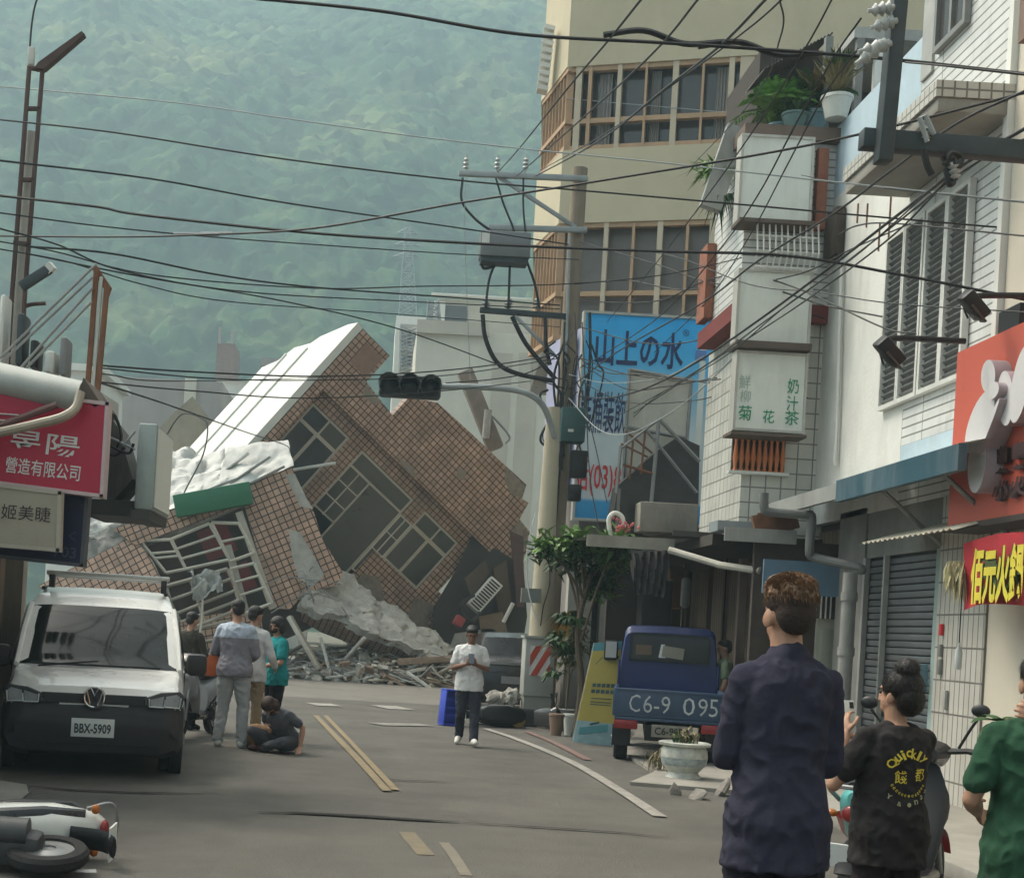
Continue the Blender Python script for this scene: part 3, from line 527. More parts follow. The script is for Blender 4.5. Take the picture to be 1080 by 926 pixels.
# roadside trees beyond the houses
# dust still hanging over the fallen building
# ================================================================== buildings on the right
M_cream = mat('cream_plaster', (.50, .44, .31), rough=.8, var=.10, scale=.7, bump=.12, dirt=.35, dirtcol=(.30, .27, .20))
M_creamE = mat('cream_wall', (.56, .51, .42), rough=.75, var=.08, scale=.8, bump=.1, dirt=.3, dirtcol=(.36, .33, .28))
M_mull = mat('tan_mullion', (.42, .27, .16), rough=.5, var=.15)
M_mull2 = mat('pale_mullion', (.50, .42, .31), rough=.5, var=.12)
M_gl1 = glassmat('brown_glass', (.055, .05, .05), rough=.1, spec=.7)
M_gl2 = glassmat('blind_glass', (.15, .13, .115), rough=.3)
M_curt = mat('curtain', (.26, .25, .24), rough=.9, var=.2, stretch=(9, 9, .3))
M_wtile = tilemat('white_wall_tile', (.60, .60, .55), (.54, .54, .48), (.22, .21, .19), .21, .21, .010, rough=.35, var=.2, dirt=.6)
M_siding = tilemat('white_siding', (.66, .67, .65), (.62, .63, .61), (.21, .21, .20), 60, .105, .010, rough=.45, var=.14, dirt=.5)
M_coltile = tilemat('column_tile', (.52, .50, .45), (.47, .45, .40), (.17, .16, .145), .12, .34, .010, rough=.4, var=.12, dirt=.4)
M_wpaint = mat('white_painted_plaster', (.66, .66, .62), rough=.7, var=.12, scale=.9, bump=.2, bscale=20, dirt=.75, dirtcol=(.34, .32, .28))
M_bpaint = mat('pale_blue_plaster', (.42, .53, .60), rough=.7, var=.1, bump=.15, dirt=.3, dirtcol=(.3, .33, .34))
M_dwood = tilemat('dark_plank', (.17, .12, .085), (.12, .085, .06), (.025, .018, .013), .16, 40, .012, rough=.75, var=.3, dirt=.3)
M_rust = mat('rusty_steel', (.17, .075, .04), rough=.85, var=.4, scale=3, bump=.3)
M_galv = mat('galvanised_sheet', (.36, .36, .34), rough=.5, metal=.3, var=.2, scale=2, dirt=.4)
M_awnb = mat('teal_blue_awning', (.022, .075, .105), rough=.5, var=.2, scale=1.5, dirt=.4, dirtcol=(.3, .33, .33))
M_terra = mat('orange_terracotta', (.50, .16, .055), rough=.55, var=.15, dirt=.3)
M_grn = mat('green_lettering', (.02, .25, .12), rough=.6, dirt=.0)
M_navy = mat('navy_lettering', (.02, .035, .12), rough=.6)
M_redl = mat('red_lettering', (.55, .03, .03), rough=.6)
M_signw = mat('sign_white', (.66, .68, .63), rough=.5, var=.06, scale=1.2, bump=.03, dirt=.7, dirtcol=(.36, .34, .27))
M_frame = mat('sign_frame', (.45, .44, .40), rough=.5, metal=.2, var=.15, dirt=.4)

# ---- cream building at the back
cb = root('cream_building', 'tall cream building with bands of brown windows and an angled corner', 'building', (7, 34, 0))
A, B, C, D = [V((q.x, q.y, 0)) for q in (P(569, 140, 34.6), P(596, 115, 32.4), P(826, 110, 31.0), P(1060, 110, 29.6))]; bk = [V((14, 40, 0)), V((P(574, 140, 40).x, 40, 0))]
def band(z0, z1, inset, m, name):
    g = MB(); q = [A + V((inset, inset * .3, 0)), B + V((inset * .8, inset, 0)), D + V((-inset, inset, 0))] + bk; g.prism([V((p.x, p.y, z0)) for p in q], (0, 0, z1 - z0)); return g.build(name, m, cb)
band(14.52, 19, 0, M_cream, 'wall'); band(10.95, 12.62, 0, M_cream, 'wall'); g = MB(); g.prism([V((5.0, 34.2, -.1)), V((5.2, 32.3, -.1)), D + V((0, 0, -.1))] + [b - V((0, 0, .1)) for b in bk[:1]] + [V((5.0, 42, -.1))], (0, 0, 8.4)); g.build('wall', M_cream, cb)
band(12.62, 14.52, .35, M_gl1, 'window_glass'); band(8.3, 10.95, .35, M_gl2, 'window_glass')
def along(px, a=B, b=D):
    n = V((-(b - a).y, (b - a).x, 0)).normalized(); return HP(px, 330, a, n)
for (z0, z1, mids, pxs) in [(12.62, 14.52, [13.28], [(598, .14), (610, .08), (641, .10), (669, .05), (700, .13), (729, .05), (759, .12), (775, .30), (795, .14), (835, .1)]), (8.3, 10.95, [9.35], [(600, .14), (636, .10), (665, .06), (693, .12), (722, .06), (748, .12), (775, .2)])]:
    for px, wv in pxs:
        p = along(px); p.z = 0; g = MB(); g.box((p.x, p.y + .14, (z0 + z1) / 2), (wv, .22, z1 - z0 - .004), (0, 0, -.28)); g.build('mullion', M_mull2 if wv > .09 else M_mull, cb)
    for zz in mids + [z0 + .05, z1 - .05]:
        g = MB(); q0, q1 = B + V((.05, .12, zz)), D + V((0, .12, zz)); g.box((q0 + q1) / 2, ((q1 - q0).length, .16, .11), (q1 - q0).to_track_quat('X', 'Z').to_matrix()); g.build('transom', M_mull, cb)
        g = MB(); q0, q1 = A + V((.10, 0, zz)), B + V((.10, 0, zz)); g.box((q0 + q1) / 2, ((q1 - q0).length, .16, .10), (q1 - q0).to_track_quat('X', 'Z').to_matrix()); g.build('transom', M_mull, cb)
    for k in range(8):
        p = A.lerp(B, (k + .5) / 8) + V((.12, 0, 0)); g = MB(); g.box((p.x, p.y, (z0 + z1) / 2), (.16, .08, z1 - z0 - .004)); g.build('mullion', M_mull, cb)
for px0, px1 in [(620, 634), (744, 757), (776, 792), (676, 686)]:
    p, q = along(px0), along(px1); g = MB(); n = 8
    for i in range(n):
        a, b = p.lerp(q, i / n), p.lerp(q, (i + 1) / n); e = V((0, .26 + .04 * (i % 2), 0)); e2 = V((0, .26 + .04 * ((i + 1) % 2), 0)); g.quad(V((a.x, a.y, 12.7)) + e, V((b.x, b.y, 12.7)) + e2, V((b.x, b.y, 14.4)) + e2, V((a.x, a.y, 14.4)) + e)
    if px0 < 640: g.build('curtain', M_curt, cb)
    else: g.build('curtain', M_curt, cb)
g = MB(); a, b = P(572, 95, 33.6), P(579, 32, 33.4)
for i in range(9): g.box((a + (b - a) * i / 8), (.25, .35, .10), (0, .2, 0))
g.build('ribbed_panel', M_wpaint, cb)

# ---- middle block with the big blue billboard
md = root('billboard_building', 'low dark block carrying the big blue water billboard', 'building', (6, 30, 0))
g = MB(); g.span((4.05, 28.4, -.1), (10, 31, 7.4)); g.build('wall', mat('dim_wall', (.17, .155, .14), rough=.9, var=.2, dirt=.4), md)
g = MB(); g.span((4.1, 28.3, .1), (6.2, 28.39, 2.6)); g.build('shop_opening_shade', M_darkin, md)  # solid slab before the wall; its dark colour stands for the shade inside
for px in (605, 618, 640, 668):
    p = P(px, 640, 27.9); g = MB(); g.span((p.x - .12, 27.9, -.05), (p.x + .12, 28.25, 3.2)); g.build('post', mat('grey_post', (.33, .32, .28), rough=.8, dirt=.4), md)
def signmat(name, stops):
    m = bpy.data.materials.new(name); m.use_nodes = True; N, L = m.node_tree.nodes, m.node_tree.links; b = N['Principled BSDF']
    tc = N.new('ShaderNodeTexCoord'); s = N.new('ShaderNodeSeparateXYZ'); L.new(tc.outputs['Object'], s.inputs[0]); r = N.new('ShaderNodeValToRGB'); L.new(s.outputs[2], r.inputs[0])
    e = r.color_ramp.elements; e[0].position = stops[0][0]; e[0].color = (*stops[0][1], 1); e[1].position = stops[-1][0]; e[1].color = (*stops[-1][1], 1)
    for p, c in stops[1:-1]: x = e.new(p); x.color = (*c, 1)
    n = N.new('ShaderNodeTexNoise'); n.inputs['Scale'].default_value = 3; n.inputs['Detail'].default_value = 7; L.new(tc.outputs['Object'], n.inputs[0]); mr = N.new('ShaderNodeMapRange'); mr.inputs[3].default_value = .8; mr.inputs[4].default_value = 1.1; L.new(n.outputs[0], mr.inputs[0])
    mx = N.new('ShaderNodeMix'); mx.data_type = 'RGBA'; mx.blend_type = 'MULTIPLY'; mx.inputs[0].default_value = 1; L.new(r.outputs[0], mx.inputs[6]); L.new(mr.outputs[0], mx.inputs[7])
    L.new(mx.outputs[2], b.inputs['Base Color']); b.inputs['Roughness'].default_value = .45; return m
bb_o = P(612, 546, 28); bb_w = (P(747, 335, 28) - P(612, 330, 28)).x; bb_h = P(612, 330, 28).z - bb_o.z
bb_x0 = P(612, 440, 28).x; bb_y = 28.0
bb = root('billboard', 'big blue and white drinking water billboard with navy and red writing', 'billboard', (bb_x0, bb_y, bb_o.z))
blue = (.02, .43, .92); M_bb = signmat('billboard_print', [(0, (.02, .26, .55)), (.085, (.05, .33, .62)), (.10, (.55, .60, .62)), (.42, (.60, .66, .68)), (.60, (.27, .52, .68)), (.80, (.07, .50, .90)), (1.0, blue)])
g = MB(); g.add([V((0, 0, 0)), V((bb_w, 0, 0)), V((bb_w, 0, bb_h)), V((0, 0, bb_h))], [[0, 1, 2, 3]]); g.v = [V((v.x, v.y, v.z / bb_h)) for v in g.v]
g.prism([V((0, .002, 0)), V((bb_w, .002, 0)), V((bb_w, .002, 1)), V((0, .002, 1))], (0, .2, 0)); o = g.build('print_panel', M_bb, bb, local=True, smooth=False); o.scale = (1, 1, bb_h)
g = MB(); t = .05
for lo, hi in [((-t, -.03, -t), (bb_w + t, .22, 0)), ((-t, -.03, bb_h), (bb_w + t, .22, bb_h + t)), ((-t, -.03, 0), (0, .22, bb_h)), ((bb_w, -.03, 0), (bb_w + t, .22, bb_h))]: g.span(lo, hi)
g.build('frame', M_frame, bb, local=True)
def bxy(px, py): q = P(px, py, 28); return V((q.x - bb_x0, -.012, q.z - bb_o.z))
def btext(body, x0, y0, x1, y1, m, bold=.02):
    a = bxy(x0, y1); b_ = bxy(x1, y0); return textmb(body, (a.x, a.y, a.z), (1, 0, 0), (0, 0, 1), b_.x - a.x, b_.z - a.z, .0, bold).build('lettering', m, bb, local=True, smooth=False)
btext('山上の水', 627, 352, 722, 385, M_navy, .02); btext('裝桶裝飲', 611, 414, 661, 456, M_navy, .008); btext('話(03)8', 604, 486, 656, 522, M_redl, .012)
btext('®', 720, 348, 727, 355, M_navy, .0)
a, b = bxy(731, 500), bxy(746, 352); g = MB(); g.span((a.x, -.008, a.z), (b.x, -.004, b.z)); g.build('print_block', M_signw, bb, local=True)
a, b = bxy(733, 380), bxy(745, 370); g = MB(); g.span((a.x, -.014, a.z), (b.x, -.009, b.z)); g.build('print_block', mat('print_blue', (.12, .22, .5), rough=.5), bb, local=True)
sp = MB(); p, q = P(577, 400, 30.0), P(611, 400, 28.15); sp.prism([V((p.x, p.y, 4.3)), V((q.x, q.y, 4.3)), V((q.x, q.y, 7.7)), V((p.x, p.y, 7.7))], (.05, .12, 0)); sp.build('side_panel', mat('lilac_print', (.36, .36, .50), rough=.5, var=.25, scale=1.2), bb)
sp = MB(); p, q = P(593, 400, 29.0), P(605, 400, 28.3); sp.prism([V((p.x, p.y, 4.2)), V((q.x, q.y, 4.2)), V((q.x, q.y, 7.6)), V((p.x, p.y, 7.6))], (-.02, -.03, 0)); sp.build('side_strip', mat('sky_print', (.20, .42, .60), rough=.5, var=.25), bb)
# white sheet screen, stair frame, black tarp, concrete box
sc = root('sheet_screen', 'sagging cream sheet stretched on a dark frame before the blue billboard', 'screen', P(690, 480, 25.2))
g = MB(); q = [P(664, 391, 25.2), P(730, 402, 25.2), P(722, 480, 25.2), P(655, 506, 25.2)]; n = 12; vs = []
for j in range(n + 1):
    for i in range(n + 1): s, t = i / n, j / n; p = q[0].lerp(q[1], s).lerp(q[3].lerp(q[2], s), t); vs.append(p + V((0, .05 * noise.noise(p * 3) + .06 * math.sin(s * 3.1) * math.sin(t * 3.1), 0)))
g.add(vs, [[j * (n + 1) + i, j * (n + 1) + i + 1, (j + 1) * (n + 1) + i + 1, (j + 1) * (n + 1) + i] for j in range(n) for i in range(n)]); g.build('sheet', mat('cream_sheet', (.58, .55, .47), rough=.7, var=.1, dirt=.3), sc)
for (a, b) in [((664, 390), (732, 402)), ((664, 390), (654, 560)), ((729, 402), (722, 500)), ((657, 450), (722, 462))]: g = MB(); g.cyl(P(*a, 25.15), P(*b, 25.15), .035, n=6); g.build('pole', M_steel, sc)
st = root('stair_railing', 'rusty steel stair railing climbing in front of the cream sheet', 'railing', P(690, 530, 24.4))
for (a, b, r) in [((656, 472), (695, 442), .03), ((695, 442), (738, 487), .035), ((695, 442), (687, 530), .035), ((681, 450), (676, 500), .02), ((668, 461), (664, 505), .02), ((655, 470), (650, 520), .03), ((655, 468), (683, 482), .02), ((660, 455), (688, 478), .02), ((657, 490), (690, 500), .025), ((683, 455), (735, 520), .03)]:
    g = MB(); g.cyl(P(*a, 24.4), P(*b, 24.4), r, n=6); g.build('rail', M_rust if r < .03 else M_steel, st)
tp = MB(); q = [P(652, 512, 24.6), P(690, 478, 24.6), P(716, 460, 24.6), P(738, 470, 24.6), P(736, 560, 24.4), P(642, 570, 24.4)]; n = 14; vs = []
tp = MB(); tp.prism([p for p in q], (0, .6, 0)); single(tp, 'black_tarpaulin', mat('black_tarp', (.04, .038, .036), rough=.6, var=.3, bump=.6, bscale=5), 'black tarpaulin draped under the stair railing beside the tiled corner', 'tarpaulin')
tp = MB(); tp.box(P(664, 548, 23.9), (.45, .12, 1.0), (0, 0, .3)); single(tp, 'dark_screen', mat('black_tarp', (0, 0, 0)), 'narrow black mesh screen hanging below the billboard foot', 'screen')
cp = MB(); a, b = P(674, 560, 23.4), P(737, 532, 23.4); cp.span((a.x, 23.4, a.z), (b.x, 24.4, b.z), bev=.02); single(cp, 'planter_trough', mat('brown_grey_concrete', (.24, .22, .185), rough=.9, var=.2, dirt=.4), 'grey brown concrete trough on the canopy below the stair', 'trough')

# ---- narrow white tiled house with the projecting signs
wb = root('narrow_tiled_house', 'narrow white tiled house with stacked blank signs and orange balusters', 'house', (5.5, 20, 0))
g = MB(); g.span((4.98, 19.55, 3.0), (6.3, 21.9, 6.05)); g.build('tiled_wall', M_wtile, wb)
g = MB(); g.span((4.80, 19.45, 6.3), (6.3, 21.2, 8.5)); g.build('siding_wall', M_siding, wb)
g = MB(); g.span((4.72, 19.40, 6.05), (6.3, 21.6, 6.29)); g.build('soffit', mat('dark_red_soffit', (.17, .03, .025), rough=.7), wb)
g = MB(); g.span((4.7, 19.3, 8.5), (6.3, 21.4, 8.68)); g.build('roof_ledge', mat('ledge_brown', (.14, .10, .08), rough=.8), wb)
g = MB(); g.span((4.66, 21.0, 6.4), (4.79, 21.5, 7.5)); g.build('brick_pier', mat('old_brick', (.27, .10, .06), rough=.8, var=.35, scale=6, dirt=.5), wb)
g = MB(); g.span((5.72, 19.3, 7.3), (5.86, 19.44, 8.4)); g.build('brick_pier', mat('old_brick', (.27, .10, .06), rough=.8, var=.35, scale=6, dirt=.5), wb)
# white corner house and siding house
ch = root('white_plaster_house', 'stained white plaster house with a pale blue band under its terrace', 'house', (6.5, 18, 0))
g = MB(); g.span((6.0, 16.42, 3.3), (7.5, 19.9, 7.75)); g.build('wall', M_wpaint, ch)
g = MB(); g.span((6.0, 16.42, 7.752), (7.5, 19.9, 8.75)); g.build('blue_parapet', M_bpaint, ch)
g = MB(); p = HX(884, 250, 5.98); g.span((5.86, p.y - .25, p.z - .3), (5.995, p.y + .25, p.z + .35), bev=.03); g.build('rusty_vent', mat('dark_rust', (.06, .045, .035), rough=.9, var=.4), ch)
g = MB(); g.tube(crv([HX(888, 275, 5.95), HX(886, 340, 5.95), HX(884, 420, 5.95), HX(881, 490, 5.95)]), .025, 6); g.build('wall_pipe', M_wpaint, ch)
for (px, py, l) in [(905, 215, .25), (915, 215, .3), (928, 235, .35), (940, 200, .8)]:
    p = HX(px, py, 5.99); g = MB(); g.cyl(p, p - V((0, 0, l)), .012, n=5); g.build('rust_bracket', M_rust, ch)
sh = root('siding_house', 'tall white house clad in thin horizontal boards with louvred window', 'house', (6.5, 15.3, 0))
g = MB(); g.span((6.0, 13.95, 3.3), (7.5, 16.41, 14)); g.build('wall', M_siding, sh)
g = MB(); g.span((5.93, 13.88, 3.3), (6.08, 13.98, 14)); g.build('corner_trim', M_wpaint, sh)
def louvre(px0, px1, z0, z1, X=5.97):
    y0, y1 = HX(px1, 300, X).y, HX(px0, 300, X).y; f = MB()
    for lo, hi in [((X - .05, y0 - .05, z0 - .05), (X + .02, y1 + .05, z0)), ((X - .05, y0 - .05, z1), (X + .02, y1 + .05, z1 + .05)), ((X - .05, y0 - .05, z0), (X + .02, y0, z1)), ((X - .05, y1, z0), (X + .02, y1 + .05, z1))]: f.span(lo, hi)
    fo = f.build('louvre_window', M_white, sh); g = MB(); n = 26
    for i in range(n): g.box((X - .005, (y0 + y1) / 2, z0 + (i + .5) * (z1 - z0) / n), (.05, y1 - y0 - .01, .012), (0, .7, 0))
    g.build('louvre_slat', mat('grey_louvre', (.17, .175, .17), rough=.5, metal=.2), fo)
    g = MB(); g.span((X + .008, y0, z0), (X + .02, y1, z1)); g.build('backing_pane', mat('louvre_back', (.10, .10, .10), rough=.6), fo)
zt = HX(1000, 213, 5.97).z; zb = HX(1000, 400, 5.97).z
for a, b in [(938, 954), (957, 974), (979, 997), (1001, 1020)]: louvre(a, b, zb, zt)
p0, p1 = HX(990, 50, 5.97), HX(1018, 40, 5.97)
fr = MB(); z0 = p0.z; X = 5.965; y0, y1 = p1.y, p0.y
for lo, hi in [((X - .04, y0 - .06, z0 - .06), (X + .03, y1 + .06, z0)), ((X - .04, y0 - .06, z0), (X + .03, y0, z0 + 2)), ((X - .04, y1, z0), (X + .03, y1 + .06, z0 + 2)), ((X - .03, (y0 + y1) / 2 - .03, z0), (X + .03, (y0 + y1) / 2 + .03, z0 + 2))]: fr.span(lo, hi)
wo = fr.build('window', M_steel, sh); g = MB(); g.span((X + .005, y0, z0), (X + .02, y1, z0 + 2)); g.build('pane', M_gl1, wo)
g = MB(); a = HX(978, 60, 5.975); g.span((5.968, a.y - .16, z0 - .2), (5.998, a.y + .16, z0 + 2.2)); g.build('tile_strip', mat('grey_tile_strip', (.36, .36, .34), rough=.5, var=.2), sh)
g = MB(); q = [HX(914, 197, 5.2), HX(1030, 130, 5.2)]; zl = 6.92; g.span((5.25, 13.9, zl), (5.995, 16.6, zl + .14), bev=.015); g.build('ledge_slab', M_conc, sh)
g = MB(); g.span((5.22, 13.88, zl + .142), (5.995, 16.62, zl + .30)); g.build('ledge_tile', M_coltile, sh)
g = MB(); g.span((5.96, 14.0, 3.72), (5.998, 16.3, 3.98)); g.build('blue_band', M_bpaint, sh)
# ---- terrace on the narrow house
tr = root('terrace_shed', 'dark roofed shed on the terrace behind the potted plants', 'shed', (7, 20, 8.7))
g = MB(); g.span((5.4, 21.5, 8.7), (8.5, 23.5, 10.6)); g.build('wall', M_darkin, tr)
g = MB(); n = 40; a, b = P(800, 82, 21.0), P(872, 44, 21.0); vs = []
for i in range(n + 1):
    p = a.lerp(b, i / n); e = .03 * (i % 2); vs += [p + V((0, -.3, e)), p + V((0, .8, e + .05))]
g.add(vs, [[2 * i, 2 * i + 1, 2 * i + 3, 2 * i + 2] for i in range(n)]); g.build('roof_sheet', mat('dark_roof_sheet', (.12, .11, .10), rough=.8, var=.3), tr)
g = MB(); g.span((6.2, 19.6, 10.05), (8.5, 23.5, 10.2)); g.build('roof_slab', M_galv, tr)
for px in (872, 905, 925): p = P(px, 100, 19.6); g = MB(); g.span((p.x - .05, 19.6, 8.75), (p.x + .05, 19.7, 10.05)); g.build('post', M_steel if px < 920 else M_white, tr)
M_leaf = mat('leaf_green', (.11, .24, .05), rough=.55, var=.4, scale=3, bump=0)
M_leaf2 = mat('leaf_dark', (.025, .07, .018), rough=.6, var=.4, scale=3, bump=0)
M_leafd = mat('leaf_dry', (.16, .13, .06), rough=.8, var=.4, scale=4, bump=0)
M_stem = mat('stem_brown', (.10, .075, .05), rough=.9, var=.3)
M_potb = mat('pot_blue', (.20, .33, .38), rough=.5, dirt=.3); M_potw = mat('pot_white', (.55, .56, .52), rough=.5, dirt=.35)
def spray(c, n, l, wd, m, spread=1.0, up=.8, droop=.4):
    g = MB()
    for i in range(n):
        q = random.uniform(0, 6.283); e = random.uniform(.15, 1.0) * spread; d = V((math.cos(q) * e, math.sin(q) * e, up * random.uniform(.4, 1.2))); g.leaf(V(c) + V((random.gauss(0, .05), random.gauss(0, .05), 0)), d, (0, 0, 1), l * random.uniform(.6, 1.2), wd * random.uniform(.7, 1.2), droop * random.uniform(.4, 1.3))
    return g
def potplant(name, label, c, r, h, mp, leaves, group=None):
    o = root(name, label, 'potted plant', c, group=group); g = MB(); g.lathe(c, [(r * .7, 0), (r, h * .85), (r * 1.08, h * .86), (r * 1.08, h), (r * .95, h), (r * .9, h * .85)], 18); g.build('pot', mp, o)
    for nm, b, m in leaves(V(c) + V((0, 0, h))): b.build(nm, m, o, smooth=False)
    return o
def frond(c, n, l, seed=0):
    g = MB()
    for i in range(n):
        q = random.uniform(0, 6.283); e = random.uniform(.3, 1); pts = [V(c) + V((math.cos(q) * e * l * t * .7, math.sin(q) * e * l * t * .7, l * (.9 * t - .75 * t * t * e))) for t in [0, .25, .5, .75, 1]]
        for a, b in zip(pts, pts[1:]):
            for k in range(4):
                p = a.lerp(b, k / 4); d = (b - a).normalized(); s = d.cross(V((0, 0, 1))).normalized()
                for sg_ in (-1, 1): g.leaf(p, d * .5 + s * sg_, (0, 0, 1), l * .16, l * .022, .15)
    return g
t0 = P(822, 132, 19.9); potplant('terrace_fern', 'bright green arching fern at the terrace edge above the blank sign', (t0.x, t0.y, 8.69), .16, .2, M_potb, lambda c: [('foliage', frond(c, 46, .95), M_leaf), ('leaves', spray(c, 60, .5, .03, M_leaf, .8, 1.0, .3), M_leaf)])
t0 = P(858, 130, 19.7); potplant('terrace_shrub', 'sparse brownish shrub in a pale blue pot on the terrace', (t0.x, t0.y, 8.69), .2, .32, M_potb, lambda c: [('foliage', frond(c + V((0, 0, .1)), 14, .8), M_leaf2), ('leaves', spray(c + V((0, 0, .3)), 90, .35, .025, M_leafd, 1.0, .8, .1), M_leafd)])
t0 = P(882, 118, 19.2); potplant('terrace_bush', 'thin dry bush in a white pot on the terrace corner', (t0.x, t0.y, 8.76), .2, .3, M_potw, lambda c: [('leaves', spray(c + V((0, 0, .1)), 150, .55, .018, M_leafd, .9, 1.0, .1), M_leafd), ('foliage', spray(c + V((0, 0, .35)), 120, .3, .03, M_leaf2, 1.0, .7, .1), M_leaf2)])
t0 = P(838, 128, 19.5); potplant('terrace_pot_plant', 'low leafy plant in a teal pot between fern and shrub', (t0.x, t0.y, 8.69), .17, .22, mat('pot_teal', (.10, .17, .16), rough=.5), lambda c: [('leaves', spray(c, 70, .3, .04, M_leaf2, 1.0, .7, .3), M_leaf2)])
hp = root('hanging_planter', 'spiky green plant growing out of a grey slanted rack beside the top sign', 'plant rack', P(760, 200, 20.2))
spray(P(752, 190, 20.2), 110, .5, .022, M_leaf, 1.1, .6, .5).build('leaves', M_leaf, hp, smooth=False); spray(P(762, 205, 20.2), 60, .4, .02, M_leaf2, .8, -.3, .5).build('leaves', M_leaf2, hp, smooth=False)
g = MB(); g.box((P(776, 140, 20) + P(750, 216, 20)) / 2, (.16, .3, 1.2), (P(776, 140, 20) - P(750, 216, 20)).to_track_quat('Z', 'Y').to_matrix()); g.build('rack_board', M_galv, hp)
# ---- projecting signs
def boxsign(name, label, corners, d, th, mface, group=None, body=None):
    (x0, y0), (x1, y1) = corners; a, b = P(x0, y1, d), P(x1, y0, d); o = root(name, label, 'sign', ((a.x + b.x) / 2, d, a.z), group=group)
    g = MB(); g.span((a.x, d, a.z), (b.x, d + th, b.z)); g.build('face', mface, o)
    f = MB(); t = .035
    for lo, hi in [((a.x - t, d - .02, a.z - t), (b.x + t, d + th + .01, a.z)), ((a.x - t, d - .02, b.z), (b.x + t, d + th + .01, b.z + t)), ((a.x - t, d - .02, a.z), (a.x, d + th + .01, b.z)), ((b.x, d - .02, a.z), (b.x + t, d + th + .01, b.z))]: f.span(lo, hi)
    f.build('frame', M_frame, o)
    for (txt, u0, v0, u1, v1, m, bold) in body or []:
        p, q = P(u0, v1, d), P(u1, v0, d); textmb(txt, (p.x, d - .004, p.z), (1, 0, 0), (0, 0, 1), q.x - p.x, q.z - p.z, .004, bold).build('lettering', m, o, smooth=False)
    return o
M_faint = mat('faded_green_lettering', (.33, .42, .36), rough=.6)
boxsign('blank_sign', 'top blank white sign box just below the terrace plants', [(780, 148), (857, 232)], 19.15, .22, M_signw)
boxsign('blank_sign', 'blank white sign box right above the green tea sign', [(777, 290), (855, 362)], 19.15, .22, M_signw)
boxsign('tea_sign', 'white sign box with green tea writing above orange balusters', [(775, 376), (850, 451)], 19.1, .22, M_signw, body=[('奶', 830, 400, 843, 415, M_grn, .006), ('汁', 829, 418, 842, 433, M_grn, .006), ('茶', 827, 434, 843, 448, M_grn, .006), ('菊', 778, 428, 793, 443, M_grn, .006), ('花', 804, 433, 817, 446, M_grn, .006), ('鮮', 779, 396, 792, 410, M_faint, .0), ('柳', 780, 412, 792, 424, M_faint, 0)])
for (x0, y0, x1, y1, z) in [(779, 234, 860, 229, .05), (776, 366, 855, 368, .09), (770, 458, 850, 452, .04)]:
    a, b = P(x0, y0, 19.0), P(x1, y1, 19.0); g = MB(); g.span((a.x, 18.95, min(a.z, b.z)), (b.x, 19.4, min(a.z, b.z) + z)); single(g, 'steel_beam', mat('beam_brown', (.10, .075, .06), rough=.8), {234: 'brown steel beam under the top blank sign', 366: 'dark steel beam between the blank sign and green tea sign', 458: 'thin brown ledge beam over the orange balusters'}[y0], 'beam')
cg = root('balcony_cage', 'white wire security cage between the two blank sign boxes', 'window cage', P(830, 280, 19.2))
a, b = P(795, 283, 19.1), P(862, 240, 19.1); n = 11
for i in range(n): x = a.x + (b.x - a.x) * i / (n - 1); g = MB(); g.tube([V((x, 19.1, a.z)), V((x, 18.95, a.z + .2)), V((x, 19.05, b.z))], .012, 4); g.build('bar', M_white, cg)
for t in (0, .35, .7, 1): g = MB(); g.cyl((a.x, 19.0, a.z + (b.z - a.z) * t), (b.x, 19.0, a.z + (b.z - a.z) * t), .012, n=4); g.build('rail', M_white, cg)
br = root('baluster_rail', 'row of orange turned balusters in the opening below the tea sign', 'balustrade', P(800, 498, 19.5))
a, b = P(771, 497, 19.5), P(829, 459, 19.5); g = MB(); g.span((a.x, 19.49, a.z), (b.x, 19.545, b.z)); g.build('opening', M_darkin, br); n = 9  # dark slab behind the balusters: shade of the opening as plain colour
for i in range(n):
    x = a.x + (b.x - a.x) * (i + .5) / n; h = b.z - a.z; g = MB(); g.lathe((x, 19.46, a.z), [(.03, 0), (.035, .04 * h), (.02, .1 * h), (.038, .35 * h), (.03, .5 * h), (.016, .75 * h), (.03, .86 * h), (.018, .9 * h), (.032, h)], 10); g.build('baluster', M_terra, br)
for z in (a.z - .03, b.z): g = MB(); g.span((a.x - .05, 19.42, z), (b.x + .05, 19.54, z + .04)); g.build('rail', M_wpaint if z < b.z else M_frame, br)

# ---- ground floor, right side
gf = root('arcade', 'dark plank-walled shop arcade under patched tin roofs', 'shopfront', (6, 21, 0))
g = MB(); g.span((6.1, 17.9, -.05), (6.3, 28, 3.2)); g.build('plank_wall', M_dwood, gf)
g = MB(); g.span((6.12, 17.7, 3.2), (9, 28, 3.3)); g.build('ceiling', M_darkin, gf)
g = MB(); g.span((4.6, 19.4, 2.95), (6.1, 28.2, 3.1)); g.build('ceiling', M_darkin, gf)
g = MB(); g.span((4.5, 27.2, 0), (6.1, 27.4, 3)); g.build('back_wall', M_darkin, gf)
p = P(781, 640, 21.4); g = MB(); g.span((p.x - .06, 21.3, 0), (p.x + .06, 21.42, 2.9)); g.build('post', mat('pinkish_post', (.30, .22, .19), rough=.8), gf)
for px, d in [(748, 23.2), (765, 22.4), (722, 24.5)]: p = P(px, 640, d); g = MB(); g.span((p.x - .04, d, 0), (p.x + .04, d + .08, 2.95)); g.build('post', M_dwood, gf)
g = MB(); a, b = P(858, 720, 18.6), P(884, 618, 18.6); g.span((a.x, 18.6, 0), (b.x, 18.66, b.z)); do = g.build('door', mat('pale_door', (.38, .38, .32), rough=.6, dirt=.3), gf)
a, b = P(861, 652, 18.6), P(881, 626, 18.6); g = MB(); g.span((a.x, 18.57, a.z), (b.x, 18.598, b.z)); g.build('transom_pane', M_gl1, do)
